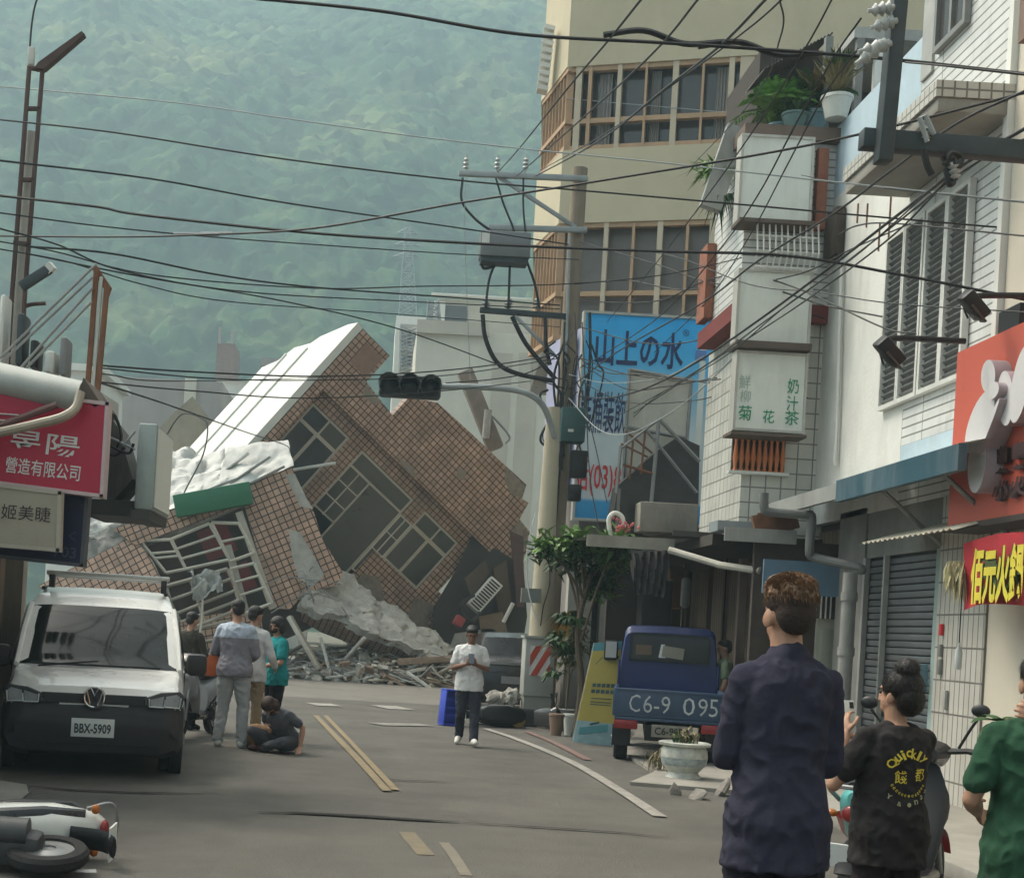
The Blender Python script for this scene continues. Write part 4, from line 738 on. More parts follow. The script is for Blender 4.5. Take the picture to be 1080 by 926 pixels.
for px in (866, 871, 876): p = P(px, 640, 18.56); g = MB(); g.span((p.x - .008, 18.55, a.z), (p.x + .008, 18.568, b.z)); g.build('bar', M_white, do)
a, b = P(863, 715, 18.6), P(880, 664, 18.6); g = MB(); g.span((a.x, 18.58, a.z), (b.x, 18.598, b.z), bev=.005); g.build('door_panel', mat('door_panel', (.30, .31, .26), rough=.6), do)
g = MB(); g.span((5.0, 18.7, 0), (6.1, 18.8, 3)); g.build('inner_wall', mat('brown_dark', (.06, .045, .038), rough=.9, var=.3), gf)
a, b = P(804, 625, 18.0), P(886, 594, 18.0); g = MB(); g.span((a.x, 18.0, a.z), (b.x, 18.04, b.z)); single(g, 'blue_sign', mat('dull_blue_panel', (.11, .19, .27), rough=.55, var=.15, dirt=.3), 'plain dull blue sign panel over the pale door', 'sign')
# tin canopies
def canopy(name, label, x0, x1, d0, d1, z, th, slope, m, n=0, cat='canopy'):
    g = MB(); k = max(1, n) * 2
    vs0 = []; 
    for i in range(k + 1):
        x = x0 + (x1 - x0) * i / k; e = .02 * (i % 2) if n else 0; vs0 += [V((x, d0, z + e)), V((x, d1, z + e + slope))]
    g.add(vs0, [[2 * i, 2 * i + 1, 2 * i + 3, 2 * i + 2] for i in range(k)])
    o = root(name, label, cat, ((x0 + x1) / 2, d0, z)); g.build('roof_sheet', m, o)
    g = MB(); g.span((x0, d0 - .03, z - th), (x1, d0 - .002, z + .03)); g.build('fascia', m, o); return o
a, b = P(618, 580, 20.5), P(712, 560, 20.5); canopy('tin_canopy', 'flat grey tin canopy reaching over the blue truck cab', a.x, b.x, 20.5, 24.5, P(660, 568, 20.5).z, .14, .1, mat('weathered_tin', (.30, .28, .23), rough=.6, var=.2, dirt=.5))
a, b = P(712, 566, 20.0), P(765, 560, 20.0); canopy('tin_canopy', 'dark sagging tin canopy piece between two grey ones', a.x, b.x, 20.2, 22, P(738, 562, 20).z, .05, .05, mat('dark_tin', (.06, .055, .05), rough=.8))
a, b = P(763, 575, 18.6), P(840, 560, 18.6); canopy('tin_canopy', 'bright grey metal canopy edge above the blue panel', a.x, b.x, 18.6, 19.4, P(800, 560, 18.6).z, .15, .05, M_galv)
a, b = P(755, 556, 19.0), P(836, 552, 19.0); g = MB(); g.span((a.x, 18.9, a.z - .05), (b.x, 19.4, a.z + .09)); single(g, 'roof_gutter', mat('blue_grey_tin', (.22, .25, .26), rough=.5, dirt=.4), 'blue grey tin gutter box lying behind the bright canopy edge', 'gutter')
for i, (x0, y0, x1, y1) in enumerate([(795, 556, 840, 545), (800, 553, 830, 551)]): a, b = P(x0, y0, 18.7), P(x1, y1, 18.7); g = MB(); g.box((a + b) / 2, (.08, .3, (b - a).length), (b - a).to_track_quat('Z', 'Y').to_matrix()); single(g, 'rusty_strip', M_rust, ['tilted rusty strip lying on the bright canopy', 'short flat rusty strip lying on the bright canopy'][i], 'metal strip')
g = MB(); q = [P(664, 584, 20.3), P(706, 580, 20.3), P(702, 628, 20.3), P(668, 622, 20.3)]; n = 18; vs = []
for j in range(n + 1):
    for i in range(n + 1): s, t = i / n, j / n; p = q[0].lerp(q[1], s).lerp(q[3].lerp(q[2], s), t); vs.append(p + V((0, .05 * math.sin(s * 34 + t * 5) + .06 * noise.noise(p * 4), -.05 * abs(math.sin(s * 12)) * t)))
g.add(vs, [[j * (n + 1) + i, j * (n + 1) + i + 1, (j + 1) * (n + 1) + i + 1, (j + 1) * (n + 1) + i] for j in range(n) for i in range(n)]); single(g, 'shade_cloth', mat('dark_shade_cloth', (.045, .042, .04), rough=.9, var=.3), 'dark ribbed shade cloth hanging from the grey tin canopy', 'shade cloth')
g = MB(); g.tube([P(706, 580, 20), P(716, 583, 19.9), P(760, 596, 19.3), P(802, 602, 18.7)], .05, 10); single(g, 'gutter_pipe', mat('grey_pvc', (.36, .34, .29), rough=.5, dirt=.4), 'pale gutter pipe sloping down from tin canopy to the blue panel', 'pipe')
g = MB(); g.tube(crv([P(806, 520, 17.3), P(806, 536, 17.3), P(812, 540, 17.3), P(848, 543, 17.3), P(856, 546, 17.3), P(854, 580, 17.3), P(860, 588, 17.3), P(905, 598, 16.9), P(908, 604, 16.9)], 5), .055, 10); single(g, 'drain_pipe', mat('dark_pvc', (.13, .135, .13), rough=.5), 'dark grey drain pipe zigzagging below the long fascia', 'pipe')
p = P(897, 604, 16.8); g = MB(); g.tube([V((p.x, 16.8, p.z)), V((p.x, 16.8, .1))], .085, 12); 
for z in (.9, 1.55, 2.2): g.cyl((p.x, 16.8, z), (p.x, 16.8, z + .1), .1)
single(g, 'downpipe', mat('grey_downpipe', (.25, .25, .235), rough=.55, dirt=.4), 'thick grey downpipe standing against the pillar by the shutter', 'pipe')
# long fascia: grey part then blue part
fz = HX(940, 505, 5.2).z
g = MB(); g.span((5.18, 16.05, fz - .06), (5.24, 19.0, fz + .12)); g.quad((5.2, 16.05, fz + .12), (5.2, 19, fz + .12), (6.0, 19, fz + .3), (6.0, 16.05, fz + .3)); single(g, 'grey_awning', M_galv, 'grey metal awning fascia continuing from the blue awning', 'awning')
ba = root('blue_awning', 'dark teal blue metal awning along the white siding house', 'awning', (5.5, 14.3, fz))
g = MB(); g.span((5.16, 12.7, fz - .10), (5.24, 16.04, fz + .14)); g.build('fascia', M_awnb, ba); g = MB(); g.add([V((5.17, 12.7, fz + .141)), V((5.17, 16.04, fz + .141)), V((5.99, 16.04, fz + .34)), V((5.99, 12.7, fz + .34))], [[0, 1, 2, 3]]); g.build('roof_sheet', M_wpaint, ba)
for y in (13.4, 15.0): g = MB(); g.cyl((5.25, y, fz), (5.97, y, fz - .6), .025, n=6); g.build('strut', M_steel, ba)
# shutter bay
sb = root('shutter_shop', 'closed shop bay with grey steel roller shutter between pillar and tiled column', 'shopfront', (6, 16, 0))
ys0, ys1 = HX(988, 700, 6.0).y, HX(906, 700, 6.0).y
g = MB(); g.span((6.0, ys1 + .02, -.05), (6.4, 18.4, fz)); g.build('pillar', mat('grey_pillar', (.22, .215, .20), rough=.85, var=.2, dirt=.4), sb)
g = MB(); g.span((6.02, ys0, 2.75), (6.4, ys1, fz + .2)); g.build('lintel', mat('grey_lintel', (.20, .20, .185), rough=.85, var=.2, dirt=.4), sb)
g = MB(); n = 34; 
for i in range(n): z = 2.72 * i / n; g.box((6.06 + .012 * (i % 2), (ys0 + ys1) / 2, z + 2.72 / n / 2), (.03, ys1 - ys0 - .1, 2.72 / n - .012), bev=.008)
g.build('shutter_slat', mat('grey_shutter', (.115, .125, .13), rough=.45, metal=.3, var=.2, dirt=.3), sb)
g = MB(); g.span((6.09, ys0, -.02), (6.12, ys1, 2.75)); g.build('shutter_back', M_black, sb)
ym = HX(928, 700, 6.0).y
for y, wv, m in [(ys0 + .06, .12, mat('pale_green_jamb', (.27, .36, .34), rough=.6, dirt=.3)), (ym, .05, M_galv), (ys1 - .04, .07, M_galv)]: g = MB(); g.span((5.98, y - wv / 2, 0), (6.04, y + wv / 2, 2.75)); g.build('guide_rail', m, sb)
yt = HX(1036, 700, 5.97).y
tc_ = root('tiled_column', 'pale tiled column between the shutter and the cream wall', 'column', (6, (yt + ys0) / 2, 0)); g = MB(); g.span((5.97, yt, -.05), (6.5, ys0 - .005, 3.3)); g.build('tiled_face', M_coltile, tc_)
for (px, py, w_, h_, m, nm) in [(975, 715, .16, .3, mat('blue_meter', (.12, .20, .24), rough=.5), 'meter_box'), (993, 686, .05, .13, M_steel, 'switch'), (992, 703, .07, .16, M_steel, 'switch'), (998, 738, .06, .2, mat('grey_box', (.3, .3, .28)), 'switch'), (994, 664, .05, .12, M_redl, 'notice')]:
    p = HX(px, py, 5.96); g = MB(); g.span((5.82 if nm == 'meter_box' else 5.93, p.y - w_ / 2, p.z - h_ / 2), (5.968, p.y + w_ / 2, p.z + h_ / 2), bev=.01); g.build(nm, m, tc_)
cw = root('cream_wall_house', 'plain cream house wall beside the red hotpot sign', 'house', (6.5, 11, 0)); g = MB(); g.span((6.0, 3.0, -.05), (8, yt - .003, 3.3)); g.build('wall', M_creamE, cw); g = MB(); g.span((6.0, 3.0, 3.3), (8, 13.87, 14)); g.build('wall', M_creamE, cw)
p, q = HX(1066, 64, 5.6), HX(1066, 36, 5.6); g = MB(); g.span((5.5, 11.2, p.z), (6.0, 12.75, q.z + .3)); g.build('balcony', mat('brown_balcony', (.20, .13, .10), rough=.8, var=.2, dirt=.4), cw)
g = MB(); g.span((5.9, 13.3, 4.7), (5.998, 13.75, 4.95)); g.build('number_plate', M_black, cw)
# striped canopy
sc_ = MB(); n = 36; vs = []
for i in range(n + 1): y = 13.2 + 2.5 * i / n; e = .025 * (i % 2); vs += [V((5.35, y, 2.78 + e)), V((6.02, y, 3.0 + e))]
sc_.add(vs, [[2 * i, 2 * i + 1, 2 * i + 3, 2 * i + 2] for i in range(n)]); single(sc_, 'ribbed_canopy', mat('cream_plastic_canopy', (.42, .40, .33), rough=.6, var=.2), 'small cream ribbed plastic canopy above the roller shutter', 'canopy')
# red hotpot sign
X = 5.62; p0, p1 = HX(1010, 372, X), HX(1010, 553, X); rs = root('red_shop_sign', 'coral red shop sign with raised white rounded emblem', 'shop sign', (X, 12, p1.z))
M_coral = mat('coral_red', (.50, .095, .06), rough=.5, var=.08, scale=1.5, dirt=.2, dirtcol=(.3, .08, .06))
g = MB(); g.span((X, 9.6, p1.z), (X + .3, p0.y, p0.z)); g.build('panel', M_coral, rs)
M_emb = mat('emblem_white', (.60, .58, .58), rough=.4, var=.05); M_embs = mat('emblem_side', (.36, .30, .32), rough=.5); M_char = mat('char_brown', (.05, .025, .025), rough=.5)
def oval(px, py, rx, ry, tilt=0, th=.16, n=28, face=None):
    c = HX(px, py, X - th); sy = (HX(px - 10, py, X).y - HX(px + 10, py, X).y) / 20; sz = c.y / FOC; g = MB(); q = []
    for i in range(n):
        a = 2 * math.pi * i / n; u, v = rx * math.cos(a), ry * math.sin(a); u, v = u * math.cos(tilt) - v * math.sin(tilt), u * math.sin(tilt) + v * math.cos(tilt); q.append(V((c.x, c.y - u * sy, c.z + v * sz)))
    g.prism(q, (th - .002, 0, 0), 0, 1); return g.build('emblem', [face or M_emb, M_embs], rs)
oval(1042, 397, 7, 18, .1); oval(1060, 420, 8, 30, .1, .14); oval(1076, 405, 9, 40, -.1, .2); oval(1033, 445, 12, 32, -.25, .18); oval(1030, 488, 9, 32, 0, .17); oval(1047, 412, 6, 9, 0, .22); oval(1042, 450, 2.2, 28, -.35, .21)
def stext(body, x0, y0, x1, y1, m, th, bold=.02, XX=None):
    XX = XX or X; a, b = HX(x0, y1, XX - th), HX(x1, y1, XX - th); h = HX(x0, y0, XX - th).z - a.z; tb = textmb(body, a, (0, -1, 0), (0, 0, 1), abs(a.y - b.y), h, .0, bold); k = len(tb.v)
    return tb
for body, x0, y0, x1, y1 in [('臭臭鍋', 1046, 473, 1100, 501), ('小火鍋', 1045, 508, 1100, 530)]:
    tb = stext(body, x0, y0, x1, y1, M_char, .07, .03); g = MB(); g.merge(tb); g.merge(tb, Matrix.Translation((.03, 0, 0))); g.merge(tb, Matrix.Translation((.055, 0, 0))); g.build('lettering', M_char, rs, smooth=False)
g = MB(); g.span((X - .03, 9.6, p1.z - .06), (X + .4, p0.y + .1, p1.z - .005)); g.build('lower_trim', mat('dark_trim', (.06, .045, .04), rough=.7), rs)
# hanging banner
bn = root('hotpot_banner', 'red cloth banner with fat yellow hotpot characters under the coral sign', 'banner', (5.5, 12, 2.6)); XB = 5.52; n = 26
a0, a1 = HX(1016, 580, XB), HX(1018, 650, XB); yA, yB = a0.y, 9.8; vs = []; g = MB()
def bz(t, s): return a0.z + .06 - .0 + .16 * abs(t - .0) * .5 - s * (a0.z - a1.z)
for j in range(9):
    for i in range(n + 1):
        t, s = i / n, j / 8; vs.append(V((XB + .035 * math.sin(t * 17 + s * 2) * (.3 + s), yA + (yB - yA) * t, bz(t, s) + .03 * math.sin(t * 9))))
F = [[j * (n + 1) + i, j * (n + 1) + i + 1, (j + 1) * (n + 1) + i + 1, (j + 1) * (n + 1) + i] for j in range(8) for i in range(n)]
g.add(vs, F); g.build('cloth', mat('banner_red', (.42, .025, .035), rough=.7, var=.15), bn)
M_by = mat('banner_yellow', (.62, .52, .05), rough=.7); M_bg = mat('banner_green', (.07, .10, .03), rough=.7)
for k, (m, bold, off) in enumerate([(M_bg, .10, .07), (M_by, .035, .085)]):
    tb = stext('佰元火鍋', 1022, 578, 1077, 638, m, off, bold, XB); tb.build('lettering', m, bn, smooth=False)
stext('肉品', 1080, 560, 1120, 640, M_white, .08, .05, XB).build('lettering', M_white, bn, smooth=False)
spray(V((XB - .02, yA + .05, a0.z - .1)), 70, .28, .03, None, .4, -1.0, .3).build('torn_fringe', mat('fringe_pale', (.45, .42, .25), rough=.8, var=.4), bn, smooth=False)
hb = root('hanging_bottle', 'clear plastic bottle hanging on a string below the banner', 'bottle', HX(1012, 690, 5.5)); p = HX(1013, 672, 5.5); q = HX(1010, 706, 5.5)
g = MB(); g.lathe(q, [(.03, 0), (.034, .02), (.034, .17), (.012, .22), (.012, .25)], 12); g.build('bottle_body', mat('clear_plastic', (.42, .44, .43), rough=.15), hb); g = MB(); g.cyl(q + V((0, 0, .25)), HX(1016, 600, 5.5), .006, n=4); g.build('string', M_black, hb)
# floodlights on arms
for (pts, head, lab) in [([(1120, 312), (1036, 312), (1024, 316)], (1027, 322), 'black floodlight on a long arm over the louvred window'), ([(1018, 360), (942, 357), (928, 366)], (938, 371), 'black floodlight on an arm beside the corner of the red sign')]:
    d = 13.0; o = root('floodlight', lab, 'floodlight', P(*head, d)); g = MB(); g.tube(crv([P(x, y, d + .0) for x, y in pts], 5), .028, 8); g.build('arm', M_black, o)
    c = P(*head, d - .1); g = MB(); g.box(c, (.28, .18, .13), (.3, .75, .2), bev=.02); g.build('lamp_head', M_black, o); g = MB(); g.box(c + V((.02, -.03, -.08)), (.2, .12, .02), (.3, .75, .2)); g.build('lens', M_glassf, o); g = MB(); g.tube(crv([P(pts[-1][0], pts[-1][1], d), P(head[0] - 10, head[1] + 2, d), P(head[0] - 6, head[1] + 14, d)]), .01, 5); g.build('cable', M_black, o)
# ================================================================== poles, traffic light
M_pole = mat('pole_concrete', (.25, .20, .145), rough=.9, var=.25, scale=1.2, bump=.2, dirt=.5, dirtcol=(.10, .085, .07))
M_beige = mat('pole_beige', (.42, .37, .27), rough=.85, var=.15, scale=1, dirt=.4, dirtcol=(.25, .2, .14))
M_arm = mat('arm_steel', (.30, .32, .32), rough=.5, metal=.3, var=.2)
M_dsteel = mat('dark_steel', (.045, .055, .06), rough=.55, metal=.2, var=.3)
M_porc = mat('grey_porcelain', (.36, .37, .36), rough=.35)
DP = 26.5
up = root('utility_pole', 'round concrete utility pole with crossarms and switch box by the billboard', 'utility pole', (P(592, 700, DP).x, DP, 0))
top = P(612, 178, DP); base = V((top.x - .1, DP, -.1)); g = MB(); g.cyl(base, top, .19, .14, 16); g.build('shaft', M_pole, up)
def bar(name, a, b, d, s, m, par, d2=None): a, b = P(*a, d), P(*b, d2 or d); g = MB(); g.box((a + b) / 2, ((b - a).length, s, s), (b - a).to_track_quat('X', 'Z').to_matrix(), bev=.01); return g.build(name, m, par)
def insul(p, r, h, par, m=None, axis=(0, 0, 1)): g = MB(); g.lathe(p, [(r * .4, 0), (r * .4, h * .15), (r, h * .2), (r * .5, h * .35), (r, h * .45), (r * .5, h * .6), (r * .9, h * .7), (r * .3, h * .85), (r * .3, h)], 10, axis=axis); return g.build('insulator', m or M_porc, par)
bar('crossarm', (484, 183), (620, 189), DP - .2, .10, M_arm, up); bar('crossarm', (515, 240), (619, 243), DP - .2, .10, M_arm, up); bar('brace', (525, 186), (607, 240), DP - .15, .07, M_arm, up); bar('crossarm', (506, 327), (597, 334), DP - .2, .10, M_dsteel, up); bar('brace', (543, 333), (585, 375), DP - .2, .06, M_arm, up)
for x in (491, 524, 554): insul(P(x, 181, DP - .2), .06, .30, up)
for x in (512, 536, 566): insul(P(x, 327, DP - .2), .08, .25, up, M_arm)
sw = MB(); a, b = P(505, 273, DP - .4), P(559, 249, DP - .4); sw.span((a.x, DP - .65, a.z), (b.x, DP - .15, b.z), bev=.03); so = sw.build('switch_box', mat('switch_grey', (.16, .17, .175), rough=.5, metal=.2, var=.15), up)
g = MB(); g.span((a.x + .02, DP - .66, a.z + .22), (a.x + .16, DP - .652, b.z - .03)); g.build('plate', M_white, so); g = MB(); g.span((a.x + .03, DP - .6, a.z - .08), (b.x - .03, DP - .2, a.z - .002)); g.build('bracket', M_dsteel, so)
a, b = P(590, 466, DP - .5), P(618, 431, DP - .5); g = MB(); g.span((a.x, DP - .62, a.z), (b.x, DP - .22, b.z), bev=.03); jb = g.build('junction_box', mat('dark_green_box', (.035, .085, .085), rough=.5, var=.15), up); g = MB(); p = P(602, 454, DP - .63); g.box(p, (.1, .01, .05)); g.build('label_plate', M_white, jb)
for (x, y, w_, h_) in [(610, 490, .3, .5), (606, 520, .22, .3)]: g = MB(); g.box(P(x, y, DP - .3), (w_, .25, h_), bev=.02); g.build('dark_box', M_black, up)
for x, y0, y1 in [(601, 250, 640), (622, 330, 460), (596, 340, 660)]: g = MB(); a, b = P(x, y0, DP - .22), P(x - (y1 - y0) * .058, y1, DP - .22); g.tube(crv([a, a.lerp(b, .4) + V((.05, -.02, 0)), b]), .03, 6); g.build('conduit', M_arm if x == 601 else M_black, up)
WIRES = []
def ucable(pts, r, d=DP - .3): g = MB(); g.tube(crv([P(x, y, d) for x, y in pts], 6), r, 6); return g.build('jumper_cable', M_black, up)
ucable([(488, 188), (487, 212), (500, 230), (517, 243), (530, 250)], .025); ucable([(523, 188), (531, 215), (541, 240), (543, 252)], .02); ucable([(552, 188), (552, 220), (555, 252)], .02)
ucable([(508, 274), (510, 283), (522, 281)], .03); ucable([(524, 274), (516, 295), (512, 325)], .025); ucable([(538, 274), (537, 300), (536, 325)], .025); ucable([(555, 274), (564, 300), (569, 325)], .025)
ucable([(509, 332), (512, 357), (524, 382), (545, 394), (584, 402)], .045); ucable([(540, 334), (553, 360), (570, 382), (586, 400)], .045); ucable([(575, 335), (576, 365), (580, 385)], .04)
random.seed(5)
for i in range(14):
    x, y = random.uniform(578, 626), random.uniform(350, 420); ucable([(x, y), (x + random.uniform(-14, 14), y + random.uniform(6, 22)), (x + random.uniform(-14, 14), y + random.uniform(20, 60)), (x + random.uniform(-6, 6), y + random.uniform(40, 130))], random.choice([.012, .018, .025]), DP - .35)
tpole = root('signal_pole', 'tapered beige concrete pole holding the traffic light arm', 'pole', (P(566, 690, 25.4).x, 25.4, 0)); g = MB(); t_ = P(584, 430, 25.4); g.cyl((P(566, 690, 25.4).x + .05, 25.4, -.05), t_, .25, .12, 16); g.build('shaft', M_beige, tpole)
g = MB(); g.tube(crv([P(460, 408, 25), P(500, 408, 25), P(540, 411, 25), (P(562, 418, 25)), P(575, 432, 25.1), P(585, 462, 25.3)], 6), .055, 10); g.build('mast_arm', M_arm, tpole); g = MB(); a = P(560, 628, 25.1); g.box(a, (.35, .1, .25)); g.build('notice_plate', mat('dull_grey', (.2, .2, .18)), tpole)
tl = root('traffic_light', 'black three-lens horizontal traffic light with hooded lamps, unlit', 'traffic light', P(432, 418, 24.9)); a, b = P(399, 419, 24.9), P(466, 397, 24.9); g = MB(); zc = (P(399, 408, 24.9).z + P(466, 408, 24.9).z) / 2; g.span((a.x, 24.85, zc - .2), (b.x, 25.05, zc + .2), bev=.06); g.build('housing', M_black, tl)
for x in (410, 432, 454):
    c = P(x, 408, 24.85); c.z = zc; lens = MB(); lens.lathe(c, [(.0, -.06), (.09, -.05), (.155, 0), (.155, .02)], 20, axis=(0, 1, 0)); lens.build('lens', mat('dark_lens', (.01, .012, .014), rough=.25), tl)
    g = MB(); n = 18; vs = []
    for i in range(n + 1): q = rad(-35 + 250 * i / n); e = V((math.cos(q), 0, math.sin(q))) * .175; vs += [c + e, c + e + V((0, -.28, 0)), c + e * 1.06 + V((0, -.28, 0)), c + e * 1.06]
    g.add(vs, [[4 * i + k, 4 * i + (k + 1) % 4, 4 * i + 4 + (k + 1) % 4, 4 * i + 4 + k] for i in range(n) for k in range(4)]); g.build('visor', mat('visor_grey', (.05, .055, .055), rough=.4), tl)
# ---- steel crossarm of a nearer pole at the right
DN = 10.0; np_ = root('near_utility_pole', 'near utility pole with dark steel crossarm and hanging insulators', 'utility pole', (P(1140, 700, DN).x, DN, 0)); p = P(1140, 155, DN)
g = MB(); g.cyl((p.x, DN, -.05), (p.x + .05, DN, 9.5), .18, .13, 16); g.build('shaft', M_pole, np_)
def hbar(name, a, b, d, w_, h_, m): a, b = P(*a, d), P(*b, d); g = MB(); g.box((a + b) / 2, ((b - a).length, w_, h_), (b - a).to_track_quat('X', 'Z').to_matrix(), bev=.008); return g.build(name, m, np_)
hbar('crossarm', (908, 147), (1150, 166), DN - .2, .12, .13, M_dsteel); a, b = P(931, 172, DN - .32), P(953, -60, DN - .32); g = MB(); g.box((a + b) / 2, (.13, .1, (b - a).length), (b - a).to_track_quat('Z', 'Y').to_matrix(), bev=.008); g.build('upright', M_dsteel, np_)
for x0, y0, x1, y1 in [(915, 12, 943, 8), (918, 30, 946, 22), (902, 68, 938, 44), (905, 55, 940, 46)]:
    a, b = P(x1, y1, DN - .4), P(x0, y0, DN - .4); insul(a, .05, (b - a).length, np_, axis=(b - a))
g = MB(); g.tube([P(978, 150, DN - .3), P(970, 125, DN - .3), P(976, 122, DN - .3), P(985, 142, DN - .3)], .018, 6); g.build('stirrup', M_arm, np_)
insul(P(976, 150, DN - .25), .04, .12, np_); insul(P(1003, 172, DN - .3), .05, .14, np_, axis=(.3, 0, -1))
for pts in [[(974, 158), (978, 175), (983, 185)], [(1003, 168), (1008, 185), (1002, 195), (998, 178)], [(995, 165), (1004, 180), (1014, 168), (1003, 162), (996, 174)]]: g = MB(); g.tube(crv([P(x, y, DN - .3) for x, y in pts]), .022, 6); g.build('jumper_cable', M_black, np_)
# ---- pole at the left with brown ladder frame and lamp
DL = 17.0; lp_ = root('lamp_pole', 'pale concrete pole inside a brown ladder frame with an angled lamp arm', 'lamp pole', (P(8, 660, DL).x, DL, 0))
M_brn = mat('brown_steel', (.075, .042, .035), rough=.6, metal=.2, var=.3); M_pale = mat('pale_pole', (.42, .40, .35), rough=.8, var=.15, dirt=.5)
b0, t0 = P(-6, 640, DL), P(33, 140, DL); b0.z = -.05; g = MB(); g.cyl(b0, t0, .12, .075, 14); g.build('shaft', M_pale, lp_)
for (a, b) in [((12, 320), (31, 70)), ((27, 300), (45, 72)), ((12, 320), (-2, 560)), ((27, 300), (10, 560))]: bar('frame_rail', a, b, DL - .15, .05, M_brn, lp_)
for (a, b) in [((31, 72), (46, 74)), ((29, 115), (43, 115)), ((22, 190), (36, 190)), ((14, 256), (32, 258)), ((20, 200), (34, 300))][:4]: bar('rung', a, b, DL - .15, .05, M_brn, lp_)
g = MB(); q = [P(36, 72, DL - .2), P(46, 73, DL - .2), P(89, 36, DL - .2), P(86, 33, DL - .2), P(40, 66, DL - .2)]; g.prism(q, (0, .12, 0)); g.build('lamp_arm', M_brn, lp_)
g = MB(); g.box(P(33, 60, DL - .1), (.08, .08, .22), bev=.02); g.build('photocell', M_potw, lp_); g = MB(); g.tube(crv([P(31, 55, DL), P(33, 30, DL), P(36, 10, DL), P(42, -10, DL)]), .012, 5); g.build('wire', M_black, lp_)
g = MB(); a, b = P(22, 303, DL - .3), P(53, 283, DL - .3); g.box((a + b) / 2, (.09, .12, (b - a).length), (b - a).to_track_quat('Z', 'Y').to_matrix(), bev=.02); g.build('lamp_head', M_dsteel, lp_); g = MB(); g.box(b, (.1, .1, .1), (.2, .8, 0)); g.build('lamp_tip', M_white, lp_)
g = MB(); g.tube(crv([P(14, 330, DL), P(30, 322, DL), P(48, 320, DL)]), .025, 6); g.build('bracket', M_brn, lp_)
# ---- rusty sign post with guy rods
rp = root('rusty_post', 'tall rusty steel post braced by four slanted rods', 'post', P(100, 410, 13.5)); 
for (a, b, s) in [((92, 415), (102, 282), .05), ((98, 415), (107, 292), .035), ((103, 413), (113, 300), .05)]: bar('upright', a, b, 13.5, s, M_rust if s > .04 else M_frame, rp)
g = MB(); q = [P(100, 277, 13.5), P(117, 303, 13.5), P(114, 312, 13.5), P(98, 286, 13.5)]; g.prism(q, (0, .06, 0)); g.build('cap_plate', M_rust, rp)
for (a, b) in [((0, 378), (102, 278)), ((2, 382), (98, 292)), ((22, 388), (98, 303)), ((28, 388), (97, 318))]: bar('rod', a, b, 13.4, .025, M_steel, rp, 13.45)
# ---- gear on the left shop's roof
for (x0, y0, x1, y1, m, lab) in [(-4, 310, 6, 385, M_white, 'white panel box at the picture edge beside the lamp pole'), (15, 330, 26, 385, M_dsteel, 'dark slim cabinet standing on the left shop roof'), (30, 358, 40, 388, M_black, 'rounded black gas bottle on the left shop roof'), (46, 370, 58, 392, M_potw, 'small white box with dark opening on the left shop roof'), (61, 355, 71, 395, mat('grey_antenna', (.2, .2, .2)), 'grey twin antenna mast on the left shop roof')]:
    a, b = P(x0, y1, 14.6), P(x1, y0, 14.6); g = MB(); g.span((a.x, 14.6, a.z), (b.x, 14.9, b.z), bev=.03); single(g, 'roof_fixture', m, lab, 'roof fixture')
# ================================================================== left shop and its signs
ls_ = root('left_shop', 'dim shop front with brown posts behind the white van', 'shopfront', (-4.2, 13, 0))
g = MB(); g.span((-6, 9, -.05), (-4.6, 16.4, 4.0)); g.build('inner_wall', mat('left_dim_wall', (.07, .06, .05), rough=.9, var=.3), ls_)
for y, wv, m in [(16.2, .28, mat('left_post', (.25, .22, .18), rough=.85, dirt=.5)), (15.2, .2, mat('left_post2', (.16, .11, .08), rough=.8)), (14.2, .24, mat('left_post', ())), (13.0, .2, M_dwood)]: g = MB(); g.span((-3.95 - wv, y - .1, -.05), (-3.95, y + .1, 3.0)); g.build('post', m, ls_)
g = MB(); g.span((-4.6, 9, 2.95), (-3.7, 16.4, 3.3)); g.build('lintel', mat('left_lintel', (.15, .13, .12), rough=.9, dirt=.4), ls_)
D0 = 12.0
aw = root('grey_awning', 'grey rounded metal awning over the red construction sign', 'awning', P(40, 400, D0 + .3))
a, b = P(-60, 374, D0 + .2), P(90, 408, D0 + .2); n = 10; rings = []
for p in (a, b): rings.append([p + V((0, -.0 - .28 * math.cos(rad(-90 + 180 * i / n)), -.13 + .17 * math.sin(rad(-90 + 180 * i / n)) * 1.0)) for i in range(n + 1)] + [p + V((0, 1.6, .1)), p + V((0, 1.6, -.28))])
g = MB(); g.loft(rings); g.build('awning_roof', mat('pale_grey_metal', (.40, .41, .38), rough=.45, var=.12, dirt=.4), aw)
a, b = P(-60, 408, D0 + .3), P(78, 436, D0 + .3); g = MB(); g.box((a + b) / 2, ((b - a).length, .5, .10), (b - a).to_track_quat('X', 'Z').to_matrix()); g.build('dark_soffit', mat('soffit_dark', (.07, .07, .065), rough=.8), aw)
g = MB(); q = [P(88, 398, D0), P(106, 425, D0), P(100, 430, D0), P(84, 412, D0)]; g.prism(q, (0, .8, 0)); g.build('end_plate', mat('end_plate_rust', (.09, .07, .055), rough=.8, var=.4), aw)
